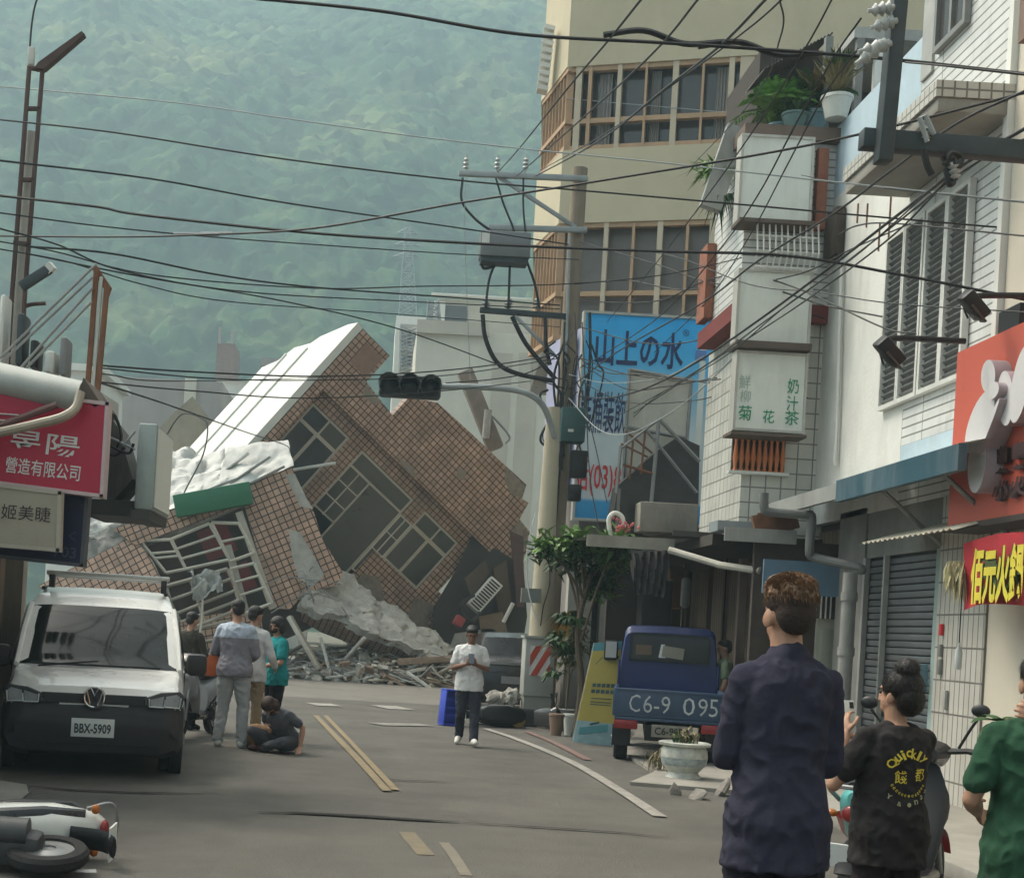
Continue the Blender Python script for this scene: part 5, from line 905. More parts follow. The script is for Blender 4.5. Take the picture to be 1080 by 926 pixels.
def flatsign(name, label, TL, TR, BR, BL, d, th, mface, mframe, texts, t=.03):
    q = [P(*p, d) for p in (TL, TR, BR, BL)]; o = root(name, label, 'sign', q[3]); xa = (q[2] - q[3]).normalized(); za = (q[0] - q[3]); za = (za - xa * za.dot(xa)).normalized(); na = xa.cross(za)
    g = MB(); g.prism(q, -na * th); g.build('face', mface, o)
    f = MB()
    for i in range(4):
        a, b = q[i], q[(i + 1) % 4]; dd = (b - a).normalized(); f.box((a + b) / 2 - na * th / 2, ((b - a).length + t, t, th + .02), Matrix((dd, dd.cross(na) * -1, na)).transposed())
    f.build('frame', mframe, o)
    for (txt, x0, y0, x1, y1, m, bold) in texts:
        a, b, c = P(x0, y1, d), P(x1, y1 + (x1 - x0) * .06, d), P(x0, y0, d); a = a + na * .004; textmb(txt, a, xa, za, (b - a).length, (c - a).length, .002, bold).build('lettering', m, o, smooth=False)
    return o
M_sgr = mat('sign_red', (.40, .018, .05), rough=.4, var=.1, scale=1.2, dirt=.15, dirtcol=(.2, .03, .04)); M_lw = mat('letter_white', (.62, .6, .58), rough=.5); M_sfr = mat('sign_pink_frame', (.52, .40, .40), rough=.5)
rs2 = flatsign('construction_sign', 'red sign with white characters and pale frame under grey awning', (-62, 404), (113, 426), (107, 523), (-66, 501), D0, .16, M_sgr, M_sfr, [('昱陽', 8, 452, 83, 474, M_lw, .008), ('營造有限公司', 5, 481, 84, 498, M_lw, .008)])
for (x0, y0, x1, y1) in [(-20, 435, 20, 438), (-20, 442, 14, 444)]: g = MB(); g.tube([P(x0, y0, D0 - .01), P(x1, y1, D0 - .01)], .007, 4); g.build('white_stripe', M_lw, rs2)
g = MB(); g.tube(crv([P(-40, 462, D0 - .2), P(0, 456, D0 - .2), P(40, 447, D0 - .2), P(66, 440, D0 - .2), P(80, 430, D0 - .15), P(85, 414, D0 - .1)], 6), .04, 10); single(g, 'drain_pipe', mat('beige_pipe', (.36, .31, .24), rough=.5, dirt=.5), 'beige bent pipe crossing the front of the red construction sign', 'pipe')
g = MB(); g.tube([P(-40, 466, D0 - .12), P(0, 449, D0 - .12), P(60, 427, D0 - .1)], .03, 8); single(g, 'steel_bracket', mat('brown_dark_pipe', (.12, .06, .055), rough=.6), 'dark straight pipe slanting behind the beige pipe on red sign', 'pipe')
flatsign('eyelash_sign', 'cream shop sign with thin dark characters, hanging before a navy sign', (-60, 505), (63, 520), (61, 580), (-62, 570), D0 - .15, .10, mat('sign_cream', (.36, .32, .25), rough=.6, var=.1, dirt=.2), mat('sign_cream_frame', (.42, .38, .31), rough=.6), [('姬美睫', 1, 531, 53, 547, mat('letter_dark', (.05, .03, .035), rough=.6), .0)])
M_dimn = mat('letter_dim', (.05, .055, .10), rough=.6)
flatsign('navy_sign', 'dark navy sign with barely visible lettering, lowest of the hanging signs', (-60, 500), (92, 520), (86, 596), (-62, 580), D0 + .2, .14, mat('sign_navy', (.012, .014, .05), rough=.45, var=.2), mat('sign_navy_frame', (.09, .09, .11), rough=.5), [('く', 72, 560, 80, 570, M_dimn, .0), ('703', 56, 575, 80, 587, M_dimn, .02)])
bs = root('sign_box', 'pale grey green sign box seen edge-on beside the red sign', 'sign', P(154, 540, 12.6)); a, b = P(141, 537, 12.6), P(166, 447, 12.6); g = MB(); g.span((a.x, 12.6, a.z), (b.x, 13.6, b.z), bev=.02); g.build('casing', mat('grey_green_metal', (.33, .38, .36), rough=.45, metal=.2, var=.12, dirt=.3), bs); g = MB(); g.span((b.x + .002, 12.65, a.z + .03), (b.x + .012, 13.55, b.z - .03)); g.build('side_face', M_signw, bs); g = MB(); g.span((a.x - .02, 12.58, a.z - .09), (b.x - .02, 13.6, a.z - .003)); g.build('bottom_cap', mat('soffit_dark', ()), bs)
q0, q1 = P(88, 545, 12.9), P(160, 528, 12.9); g = MB(); g.span((q0.x, 12.8, q0.z + .02), (q1.x, 13.9, q1.z - .02)); single(g, 'dark_bracket', mat('soffit_dark', ()), 'dark steel shelf bracket carrying the edge-on sign box', 'bracket')
g = MB(); g.prism([P(104, 425, 13), P(124, 450, 13), P(140, 505, 13), P(120, 528, 13), P(106, 526, 13)], (0, .6, 0)); single(g, 'corrugated_screen', mat('dark_corrugated', (.10, .095, .085), rough=.8, var=.4, stretch=(12, 12, 1)), 'dark corrugated scrap screen between red sign and sign box', 'screen')
for i, pts in enumerate([[(110, 428), (122, 440), (128, 460), (124, 472)], [(112, 460), (126, 466), (142, 474)], [(112, 478), (122, 480), (132, 472)], [(130, 470), (142, 455)], [(112, 468), (135, 478), (141, 468)]]):
    g = MB(); g.tube(crv([P(x, y, 12.7) for x, y in pts]), .014, 5); single(g, 'loose_cable', M_arm if i % 2 else M_black, ['pale looped cable curling off the red sign corner', 'black cable from the red sign to the sign box', 'pale slack cable low beside the red sign', 'short black cable above the sign box edge', 'pale sagging cable touching the sign box edge'][i], 'cable')
# ================================================================== vehicles
M_carw = mat('van_white', (.80, .80, .77), rough=.28, var=.03, scale=1, bump=0, coat=.5, dirt=.12, dirtcol=(.4, .38, .34))
M_carb = mat('van_black_plastic', (.028, .026, .027), rough=.55, var=.15, bump=.05)
M_tyre = mat('tyre', (.018, .017, .017), rough=.9, var=.2, bump=.2)
M_rim = mat('rim_steel', (.25, .25, .25), rough=.4, metal=.6)
M_chrome = mat('chrome', (.65, .65, .66), rough=.15, metal=.9, bump=0)
M_lens = mat('lamp_lens', (.30, .32, .33), rough=.12, var=.3, scale=6, bump=.2, spec=.8)
M_redlamp = mat('red_lamp', (.22, .02, .02), rough=.25, bump=0)
M_wind = glassmat('windscreen', (.012, .016, .015), rough=.03, spec=.4)
M_platew = mat('plate_white', (.60, .62, .60), rough=.5, bump=0)
def ring(y, zb, zt, hw, zs, hwt, rt=.10):
    h = [(0, zb), (hw * .80, zb), (hw * .95, zb + .05), (hw, zb + .14), (hw * 1.0, (zb + zs) / 2), (hw, zs), (hw + (hwt - hw) * .5, zs + (zt - zs) * .45), (hwt, zt - rt), (hwt - rt * .35, zt - rt * .3), (hwt - rt, zt), (hwt * .45, zt + .012), (0, zt + .016)]
    return [V((x, y, z)) for x, z in h] + [V((-x, y, z)) for x, z in h[-2:0:-1]]
def carbody(st, rule):
    r = []
    for a, b in zip(st, st[1:]):
        for k in range(4): t = k / 4; r.append(ring(*[p + (q - p) * t for p, q in zip(a, b)]))
    r.append(ring(*st[-1])); g = MB(); g.loft(r)
    for i, f in enumerate(g.f):
        c = sum((g.v[k] for k in f), V()) / len(f); g.m[i] = rule(c)
    return g
def wheel(par, c, r, w_, side, rim=M_rim):
    o = MB(); o.lathe(V(c) - V((w_ / 2, 0, 0)), [(r * .62, 0), (r * .93, 0), (r, w_ * .15), (r, w_ * .85), (r * .93, w_), (r * .62, w_)], 28, axis=(1, 0, 0)); wo = o.build('wheel', M_tyre, par, local=True)
    q = MB(); q.lathe(V(c) + V((side * w_ * .35, 0, 0)), [(r * .64, 0), (r * .60, .03), (r * .2, .05), (r * .12, .07)], 24, axis=(side, 0, 0)); q.build('rim', rim, wo, local=True); return wo
van = root('white_van', 'white delivery van with black bumper and roof bar parked facing us', 'van', (-2.55, 13.4, 0), (0, 0, rad(9.5)))
vst = [(0, .34, .60, .72, .48, .66, .05), (.05, .24, .74, .81, .52, .76, .07), (.13, .20, .84, .85, .6, .82, .08), (.45, .20, .91, .865, .68, .82, .09), (1.0, .20, .97, .87, .78, .84, .07), (1.12, .2, 1.0, .87, .8, .84, .06), (1.45, .2, 1.32, .88, .95, .81, .06), (1.76, .2, 1.585, .88, .98, .775, .07), (2.05, .2, 1.73, .88, 1.0, .75, .10), (2.6, .2, 1.81, .88, 1.0, .74, .12), (4.2, .2, 1.80, .88, 1.0, .73, .12), (4.42, .22, 1.72, .86, 1.0, .68, .1), (4.5, .3, 1.4, .82, .9, .66, .1)]
carbody(vst, lambda c: 1 if (c.z < .70 and c.y < .30) or (c.z < .40 and c.y < 4.4) else 0).build('body', [M_carw, M_carb], van, local=True, ang=30)
def ztop(y):
    for a, b in zip(vst, vst[1:]):
        if a[0] <= y <= b[0]: t = (y - a[0]) / (b[0] - a[0]); return a[2] + (b[2] - a[2]) * t, a[5] + (b[5] - a[5]) * t
    return 1.8, .7
def patch(y0, y1, w0, w1, nx=16, ny=10, off=.014):
    g = MB(); vs = []
    for j in range(ny + 1):
        y = y0 + (y1 - y0) * j / ny; z, hw = ztop(y); ww = w0 + (w1 - w0) * j / ny
        for i in range(nx + 1): x = ww * (2 * i / nx - 1); vs.append(V((x, y + .03 * (x / ww) ** 2 - off * .8, z + .016 + off - .022 * abs(x / ww) ** 4)))
    g.add(vs, [[j * (nx + 1) + i, j * (nx + 1) + i + 1, (j + 1) * (nx + 1) + i + 1, (j + 1) * (nx + 1) + i] for j in range(ny) for i in range(nx)]); return g
patch(1.10, 1.775, .79, .715).build('windscreen', M_wind, van, local=True)
for s in (-1, 1):
    g = MB(); g.tube([(s * .815, 1.06, 1.0), (s * .79, 1.45, 1.33), (s * .745, 1.8, 1.62)], .028, 6); g.build('screen_pillar', M_carw, van, local=True)
    g = MB(); g.prism([V((s * .887, 1.45, 1.02)), V((s * .887, 2.5, 1.02)), V((s * .79, 2.5, 1.6)), V((s * .80, 1.95, 1.6))], (s * .006, 0, .002)); g.build('side_window', M_wind, van, local=True)
    # headlight: dark pod, clear lens, bright strips
    hp_ = [(.47, .775), (.50, .69), (.82, .68), (.845, .80), (.80, .845), (.62, .83)]
    g = MB(); g.prism([V((s * x, -.035 + (abs(x) - .45) * .26, z)) for x, z in hp_], (0, .2, 0)); ho = g.build('headlight', mat('lamp_pod', (.06, .062, .066), rough=.2, bump=0), van, local=True)
    g = MB(); g.prism([V((s * x, -.045 + (abs(x) - .45) * .26, z)) for x, z in [(.52, .765), (.53, .705), (.64, .70), (.65, .80)]], (0, .01, 0)); g.build('lens', M_lens, ho, local=True)
    g = MB(); g.prism([V((s * x, -.045 + (abs(x) - .45) * .26, z)) for x, z in [(.67, .80), (.66, .705), (.79, .70), (.80, .80), (.77, .82)]], (0, .01, 0)); g.build('lens', M_lens, ho, local=True)
    g = MB(); g.tube([V((s * x, -.052 + (abs(x) - .45) * .26, z)) for x, z in [(.51, .775), (.515, .70), (.65, .695), (.66, .77), (.66, .70), (.80, .692), (.81, .79)]], .008, 5); g.build('light_strip', M_platew, ho, local=True)
    g = MB(); g.box((s * 1.0, 1.30, 1.07), (.21, .16, .23), None, 0, .05); g.cyl((s * .88, 1.33, 1.0), (s * .95, 1.32, 1.03), .03); mo = g.build('wing_mirror', M_carb, van, local=True); g = MB(); g.box((s * 1.0, 1.385, 1.07), (.17, .01, .18), None, 0, .0); g.build('mirror_glass', M_chrome, mo, local=True)
    g = MB(); g.tube([(s * .66, 2.2, 1.79), (s * .66, 4.2, 1.84)], .022, 6); g.build('roof_rail', M_carb, van, local=True)
    wheel(van, (s * .76, .92, .33), .33, .21, s); wheel(van, (s * .76, 3.6, .33), .33, .21, s)
    g = MB(); g.lathe((s * .76, .92, .33), [(.39, -.0), (.40, .11)], 24, axis=(s, 0, 0)); g.build('wheel_arch', M_carb, van, local=True)
    g = MB(); g.box((s * .52, -.005 + .05, .285), (.22, .02, .018), (0, 0, s * .1)); g.build('bumper_trim', M_rim, van, local=True)
g = MB(); q = [(-.49, .79), (-.47, .70), (.47, .70), (.49, .79)]; g.prism([V((x, -.0 + abs(x) * .02, z)) for x, z in q], (0, .2, 0)); g.build('grille_band', M_carb, van, local=True)
g = MB(); g.prism([V((-.5, .018, .60)), V((-.46, .022, .555)), V((.46, .022, .555)), V((.5, .018, .60))], (0, .05, 0)); g.build('air_intake', M_black, van, local=True)
g = MB(); g.prism([V((-.62, .0, .33)), V((-.55, .01, .245)), V((.55, .01, .245)), V((.62, .0, .33))], (0, .1, 0)); g.build('lower_intake', M_black, van, local=True)
em = MB(); em.lathe((0, -.03, .765), [(.098, 0), (.102, .012), (.092, .02)], 30, axis=(0, 1, 0)); eo = em.build('emblem', M_carb, van, local=True)
g = MB(); n = 32
for i in range(n): a0, a1 = 2 * math.pi * i / n, 2 * math.pi * (i + 1) / n; g.tube([(.095 * math.cos(a0), -.034, .765 + .095 * math.sin(a0)), (.095 * math.cos(a1), -.034, .765 + .095 * math.sin(a1))], .010, 5)
for pl in ([(-.034, .085), (0, .014), (.034, .085)], [(-.072, .052), (-.034, -.078), (0, -.008), (.034, -.078), (.072, .052)]): g.tube([(x, -.036, .765 + z) for x, z in pl], .009, 5)
g.build('emblem_rim', M_chrome, eo, local=True)
g = MB(); g.box((0, -.012, .475), (.40, .012, .175), None, 0, .004); po = g.build('number_plate', M_platew, van, local=True)
tb = textmb('BBX-5909', (-.17, -.019, .42), (1, 0, 0), (0, 0, 1), .34, .095, .002, .03); tb.build('lettering', mat('plate_ink', (.03, .05, .05), rough=.6, bump=0), po, local=True, smooth=False)
g = MB(); g.box((.03, 2.15, 1.96), (1.32, .07, .05), None, 0, .01); g.box((.03, 2.32, 1.93), (1.30, .04, .03)); ro = g.build('roof_bar', mat('bar_alu', (.5, .5, .48), rough=.35, metal=.5), van, local=True)
for s in (-1, 1): g = MB(); g.box((s * .60 + .03, 2.2, 1.87), (.06, .2, .14), None, 0, .01); g.build('bar_foot', M_carb, van, local=True)
g = MB(); g.box((-.03, 1.06, 1.02), (1.3, .02, .02)); g.box((-.3, 1.05, 1.03), (.6, .025, .018), (0, -.12, 0)); g.build('wiper_blade', M_black, van, local=True)

for s in (-1, 1):
    g = MB(); g.tube([(s * .882, 1.35, .45), (s * .884, 1.40, 1.0)], .006, 5); g.build('panel_gap', M_black, van, local=True)
# ---- little blue pickup, seen from behind
M_tblue = mat('truck_blue', (.016, .026, .11), rough=.4, var=.15, scale=1.5, bump=.03, dirt=.3, dirtcol=(.04, .05, .09), coat=.2)
M_tgate = mat('tailgate_blue', (.03, .058, .11), rough=.5, var=.25, scale=2, dirt=.5, dirtcol=(.10, .13, .15))
tk = root('blue_pickup', 'small blue pickup truck parked away from us with chalk-white number on tailgate', 'truck', (3.92, 18.3, 0), (0, 0, rad(-10.5)))
cst = [(1.95, .42, 1.70, .68, 1.05, .62, .08), (2.02, .40, 1.79, .70, 1.05, .63, .09), (2.6, .38, 1.81, .71, 1.05, .63, .09), (3.05, .38, 1.70, .71, 1.0, .62, .08), (3.35, .38, 1.15, .70, .9, .66, .08), (3.45, .40, .9, .66, .7, .6, .06)]
carbody(cst, lambda c: 0).build('cab', [M_tblue], tk, local=True)
f = MB()
for lo, hi in [((-.56, 1.925, 1.30), (.56, 1.95, 1.335)), ((-.53, 1.925, 1.665), (.53, 1.95, 1.70)), ((-.56, 1.925, 1.335), (-.52, 1.95, 1.665)), ((.52, 1.925, 1.335), (.56, 1.95, 1.665))]: f.span(lo, hi)
wo = f.build('rear_window', M_black, tk, local=True); g = MB(); g.span((-.52, 1.935, 1.335), (.52, 1.945, 1.665)); g.build('pane', glassmat('truck_glass', (.03, .03, .032), rough=.08), wo, local=True)
g = MB(); g.box((.05, 1.928, 1.44), (.30, .006, .16), (0, .1, 0)); g.build('sticker', mat('sticker_pale', (.25, .23, .18), rough=.6), wo, local=True); g = MB(); g.box((-.36, 1.928, 1.46), (.22, .006, .14)); g.build('sticker', mat('sticker_brown', (.13, .09, .06), rough=.6), wo, local=True); g = MB(); g.prism([V((-.15, 1.926, 1.36)), V((-.05, 1.926, 1.36)), V((-.07, 1.926, 1.55)), V((-.12, 1.926, 1.55))], (0, .006, 0)); g.build('hanging_charm', M_platew, wo, local=True)
g = MB(); g.span((-.70, .05, .58), (.70, 1.9, .64)); g.build('bed_floor', M_tgate, tk, local=True)
for s in (-1, 1): g = MB(); g.span((s * .71 - .02, .04, .60), (s * .71 + .02, 1.9, .95), bev=.01); g.build('bed_side', M_tgate, tk, local=True)
g = MB(); g.span((-.72, 0, .60), (.72, .04, .965), bev=.012); to = g.build('tailgate', M_tgate, tk, local=True)
g = MB(); g.span((-.69, -.012, .93), (.69, -.001, .955)); g.span((-.69, -.012, .61), (.69, -.001, .63)); g.build('tailgate_rib', M_tgate, to, local=True)
M_chalk = mat('chalk_white', (.42, .45, .46), rough=.8, var=.3, scale=8, dirt=.4, dirtcol=(.07, .12, .18))
for txt, x0, x1 in [('C', -.52, -.38), ('6-9', -.34, .0), ('0', .16, .31), ('9', .35, .47), ('5', .49, .60)]: textmb(txt, (x0, -.003, .665), (1, 0, 0), (0, 0, 1), x1 - x0, .225, .003, -.005).build('lettering', M_chalk, to, local=True, smooth=False)
for s in (-1, 1):
    g = MB(); g.span((s * .55 - .15, -.03, .44), (s * .55 + .15, .03, .555), bev=.015); g.build('tail_light', M_redlamp, tk, local=True)
    wheel(tk, (s * .60, .62, .28), .28, .18, s); wheel(tk, (s * .60, 2.75, .28), .28, .18, s)
    g = MB(); g.span((s * .60 - .12, .28, .2), (s * .60 + .12, .30, .48)); g.build('mud_flap', M_black, tk, local=True)
g = MB(); g.span((-.70, -.01, .555), (.70, .06, .598), bev=.01); g.build('rear_beam', M_tgate, tk, local=True)
g = MB(); g.span((-.3, .10, .30), (.3, 3.2, .5)); g.build('chassis', M_black, tk, local=True)
g = MB(); g.span((-.22, -.02, .36), (.30, -.005, .52), bev=.004); po = g.build('number_plate', mat('dirty_plate', (.20, .19, .16), rough=.7, var=.3), tk, local=True); textmb('C6-9095', (-.18, -.021, .39), (1, 0, 0), (0, 0, 1), .42, .10, .003, .02).build('lettering', M_black, po, local=True, smooth=False)
g = MB(); g.box((-.83, 2.75, 1.42), (.20, .07, .30), None, 0, .03); g.tube([(-.70, 2.85, 1.3), (-.78, 2.78, 1.35)], .02, 6); mo = g.build('wing_mirror', M_black, tk, local=True); g = MB(); g.box((-.83, 2.71, 1.43), (.16, .008, .24)); g.build('mirror_glass', mat('mirror_pale', (.42, .42, .40), rough=.1, bump=0), mo, local=True)
g = MB(); g.tube([(-.69, 1.9, .95), (-.69, 1.9, 1.3)], .02, 6); g.tube([(.69, 1.9, .95), (.69, 1.9, 1.3)], .02, 6); g.build('guard_frame', M_tblue, tk, local=True)

# ---- black car behind the walking man
bc = root('black_car', 'black car seen from behind beside the grey cabinet and fallen motorcycle', 'car', (P(541, 740, 27).x, 27.0, 0))
bst = [(0, .35, .8, .74, .6, .68, .06), (.08, .25, 1.0, .80, .7, .72, .07), (.2, .22, 1.08, .82, .8, .72, .07), (.5, .22, 1.48, .82, .9, .62, .08), (.9, .22, 1.58, .82, .92, .60, .1), (2.3, .22, 1.56, .82, .92, .60, .1), (3.0, .22, 1.1, .82, .9, .68, .08), (4.0, .25, .85, .80, .7, .7, .08), (4.2, .3, .6, .7, .5, .6, .06)]
M_bcar = mat('car_black', (.012, .012, .013), rough=.25, bump=0, coat=.4, var=.1); carbody(bst, lambda c: 0).build('body', M_bcar, bc, local=True)
g = MB(); g.quad((-.58, .235, 1.12), (.58, .235, 1.12), (.52, .50, 1.47), (-.52, .50, 1.47)); g.build('rear_window', glassmat('car_glass', (.05, .055, .055), rough=.08), bc, local=True)
g = MB(); g.span((-.7, .02, .98), (.7, .04, 1.01)); g.build('chrome_strip', M_rim, bc, local=True)
for s in (-1, 1): g = MB(); g.box((s * .66, .04, .88), (.2, .06, .14), (0, 0, s * -.3), 0, .02); g.build('tail_light', M_redlamp, bc, local=True); wheel(bc, (s * .72, .8, .31), .31, .2, s); wheel(bc, (s * .72, 3.3, .31), .31, .2, s)
g = MB(); g.span((-.25, -.01, .62), (.25, .0, .76)); g.build('number_plate', mat('dull_plate', (.2, .2, .2), rough=.6), bc, local=True)

# ---- scooters: one builder, each its own colours, +Y is forward
def scooter(label, M, c1, c2, c3, group=None, seatm=None, shieldm=None):
    o = rootm('scooter', label, 'scooter', M, group); L = dict(parent=o, local=True); seatm = seatm or M_black
    def lf(st, name, m):       # (y, zc, hx, hz)
        g = MB(); g.loft([[V((hx * math.copysign(abs(math.cos(q)) ** .7, math.cos(q)), y, zc + hz * math.copysign(abs(math.sin(q)) ** .8, math.sin(q)))) for q in [2 * math.pi * k / 16 for k in range(16)]] for y, zc, hx, hz in st]); return g.build(name, m, **L)
    lf([(-.92, .80, .04, .04), (-.86, .77, .10, .09), (-.6, .68, .17, .15), (-.3, .60, .18, .18), (-.12, .52, .16, .2), (-.06, .48, .12, .18)], 'rear_body', c1)
    lf([(-.80, .70, .14, .03), (-.55, .60, .185, .06), (-.25, .50, .19, .07), (-.1, .42, .16, .06)], 'side_panel', c2)
    lf([(-.80, .86, .08, .03), (-.7, .87, .14, .05), (-.35, .83, .15, .06), (-.1, .80, .12, .06), (-.02, .78, .06, .03)], 'seat', seatm)
    lf([(-.15, .30, .15, .05), (.1, .27, .17, .05), (.32, .28, .16, .05)], 'footboard', c3)
    lf([(.26, .34, .13, .07), (.33, .50, .155, .10), (.39, .66, .16, .10), (.42, .80, .14, .08), (.43, .90, .10, .05)], 'leg_shield', shieldm or c1)
    lf([(.40, .60, .14, .14), (.50, .68, .15, .16), (.56, .78, .10, .10)], 'front_cowl', shieldm or c1)
    lf([(.34, 1.0, .10, .05), (.42, 1.02, .16, .07), (.50, .98, .12, .07), (.55, .95, .05, .04)], 'handlebar_cowl', c3)
    g = MB(); g.ell((0, .535, .80), (.09, .06, .07)); g.build('headlight', M_lens, **L)
    for s in (-1, 1):
        g = MB(); g.tube([(s * .12, .42, 1.02), (s * .26, .38, 1.04), (s * .37, .34, 1.03)], [.016, .018, .022], 8); g.build('handle_grip', M_black, **L)
        g = MB(); g.tube(crv([(s * .2, .42, 1.05), (s * .26, .40, 1.16), (s * .32, .36, 1.25)]), .009, 6); g.ell((s * .33, .35, 1.29), (.055, .02, .04)); mo = g.build('mirror', M_black, **L)
        g = MB(); g.ell((s * .14, -.86, .71), (.032, .028, .022)); g.build('turn_signal', mat('amber_lamp', (.4, .12, .02), rough=.3, bump=0), **L)
    g = MB(); g.ell((0, -.92, .72), (.07, .03, .05)); g.build('tail_light', M_redlamp, **L)
    g = MB(); g.tube(crv([(0, -.72, .58), (0, -.92, .52), (0, -1.0, .40)]), [.07] * 13, 8, flat=.25); g.build('rear_fender', M_black, **L)
    g = MB(); g.box((0, -.985, .50), (.22, .01, .13), (.25, 0, 0)); g.build('number_plate', M_platew, **L)
    for y, nm in ((.66, 'front_wheel'), (-.62, 'rear_wheel')):
        g = MB(); prof = [(.155, -.012), (.16, -.045), (.225, -.045), (.245, -.02), (.245, .02), (.225, .045), (.16, .045), (.155, .012)]; g.lathe((0, y, .245), prof, 26, axis=(1, 0, 0)); wo = g.build(nm, M_tyre, **L); g = MB(); g.lathe((0, y, .245), [(.165, -.03), (.15, -.02), (.05, -.04), (.05, .04), (.15, .02), (.165, .03)], 20, axis=(1, 0, 0)); g.build('rim', M_rim, parent=wo, local=True)
    g = MB(); n = 14; vs = []
    for i in range(n + 1): q = rad(20 + 140 * i / n); vs += [V((-.07, .66 + .28 * math.cos(q), .245 + .28 * math.sin(q))), V((0, .66 + .30 * math.cos(q), .245 + .30 * math.sin(q))), V((.07, .66 + .28 * math.cos(q), .245 + .28 * math.sin(q)))]
    g.add(vs, [[3 * i + k, 3 * i + k + 1, 3 * i + 4 + k, 3 * i + 3 + k] for i in range(n) for k in (0, 1)]); g.build('front_fender', c2, **L)
    for s in (-1, 1): g = MB(); g.cyl((s * .07, .66, .245), (s * .06, .50, .70), .022); g.build('fork_leg', M_rim, **L)
    g = MB(); g.box((-.02, -.38, .30), (.2, .42, .2), (.1, 0, 0), 0, .05); g.cyl((-.12, -.5, .27), (-.12, -.15, .30), .09); g.build('engine', mat('engine_grey', (.07, .07, .07), rough=.5, metal=.4, var=.4), **L)
    g = MB(); g.tube([(.16, -.2, .22), (.18, -.45, .26), (.18, -.9, .36)], [.02, .05, .055], 10); g.build('exhaust', M_rim, **L)
    g = MB(); g.tube([(-.1, -.1, .26), (-.2, -.12, .02)], .012, 6); g.build('side_stand', M_black, **L)
    g = MB(); g.tube(crv([(-.12, -.8, .78), (-.13, -.95, .86), (0, -.99, .87), (.13, -.95, .86), (.12, -.8, .78)]), .013, 6); g.build('grab_rail', M_rim, **L)
    return o
def Mx(loc, rz=0, rx=0, ry=0): return Matrix.Translation(V(loc)) @ Euler((0, 0, rz)).to_matrix().to_4x4() @ Euler((rx, ry, 0)).to_matrix().to_4x4()
M_steal = mat('scooter_teal', (.10, .38, .37), rough=.3, var=.05, bump=0, coat=.4); M_sred = mat('scooter_red', (.36, .03, .03), rough=.3, var=.1, bump=0, coat=.4); M_sdgr = mat('scooter_dark_grey', (.05, .048, .048), rough=.3, bump=0, coat=.4); M_swht = mat('scooter_white', (.66, .66, .62), rough=.3, bump=0, coat=.4); M_sblk = mat('scooter_black', (.018, .016, .018), rough=.28, bump=0, coat=.4); M_sgry = mat('scooter_grey', (.3, .31, .32), rough=.35, bump=0, coat=.3);  M_spur = mat('scooter_purple', (.16, .09, .12), rough=.35, bump=0)
scooter('teal and red scooter parked behind the person in the black printed shirt', Mx((3.22, 8.45, 0), rad(-36), 0, 0), M_steal, M_sred, M_sblk, None, None, mat('matt_black', (.02, .018, .02), rough=.6, bump=0))
scooter('white and black scooter lying on its side on the road before the van', Matrix.Translation(G(-8, 914) + V((0, 0, .15))) @ Matrix.Rotation(rad(97), 4, 'Z') @ Matrix.Rotation(rad(80), 4, 'Y') @ Matrix.Translation((0, .28, -.42)), M_swht, M_sblk, M_sblk)
scooter('grey scooter standing upright between the van and the dark-clad bystander', Mx((P(206, 760, 18.6).x, 18.7, 0), rad(168)), M_sgry, M_sblk, M_sblk)
scooter('black motor scooter toppled on the roadside before the grey cabinet', Matrix.Translation(V((P(548, 770, 24.3).x, 24.3, .16))) @ Matrix.Rotation(rad(-80), 4, 'Z') @ Matrix.Rotation(rad(82), 4, 'Y') @ Matrix.Translation((0, 0, -.4)), M_sdgr, M_sblk, M_sdgr)
ry_ = MB(); c = P(547, 760, 24.0); ry_.lathe(c, [(.10, 0), (.115, -.03), (.12, .02), (.09, .03)], 22, axis=(0, 1, 0)); single(ry_, 'headlamp_ring', mat('brass', (.45, .33, .12), rough=.4, metal=.4), 'round yellow headlamp ring at the toppled black scooter front', 'lamp ring')
# ================================================================== street furniture, plants
cbn = root('cabinet', 'grey electrical cabinet with red and white diagonal warning stripes', 'cabinet', (P(567, 755, 25.3).x, 25.3, 0)); M_cab = mat('cabinet_grey', (.33, .33, .30), rough=.6, var=.1, dirt=.4)
a, b = P(548, 760, 25.3), P(584, 674, 25.3); g = MB(); g.span((a.x, 25.0, .5), (b.x, 25.6, b.z), bev=.015); g.build('upper_box', M_cab, cbn); g = MB(); g.span((a.x + .02, 25.03, -.02), (b.x - .02, 25.57, .497)); g.build('base', mat('cabinet_base', (.26, .26, .23), rough=.8, dirt=.4), cbn); g = MB(); g.span((a.x - .03, 24.97, b.z), (b.x + .03, 25.63, b.z + .04)); g.build('lid', M_cab, cbn)
g = MB(); p, q = P(558, 712, 24.99), P(581, 682, 24.99); g.span((p.x, 24.985, p.z), (q.x, 24.997, q.z)); po = g.build('warning_plate', M_lw, cbn)
w_, h_ = q.x - p.x, q.z - p.z
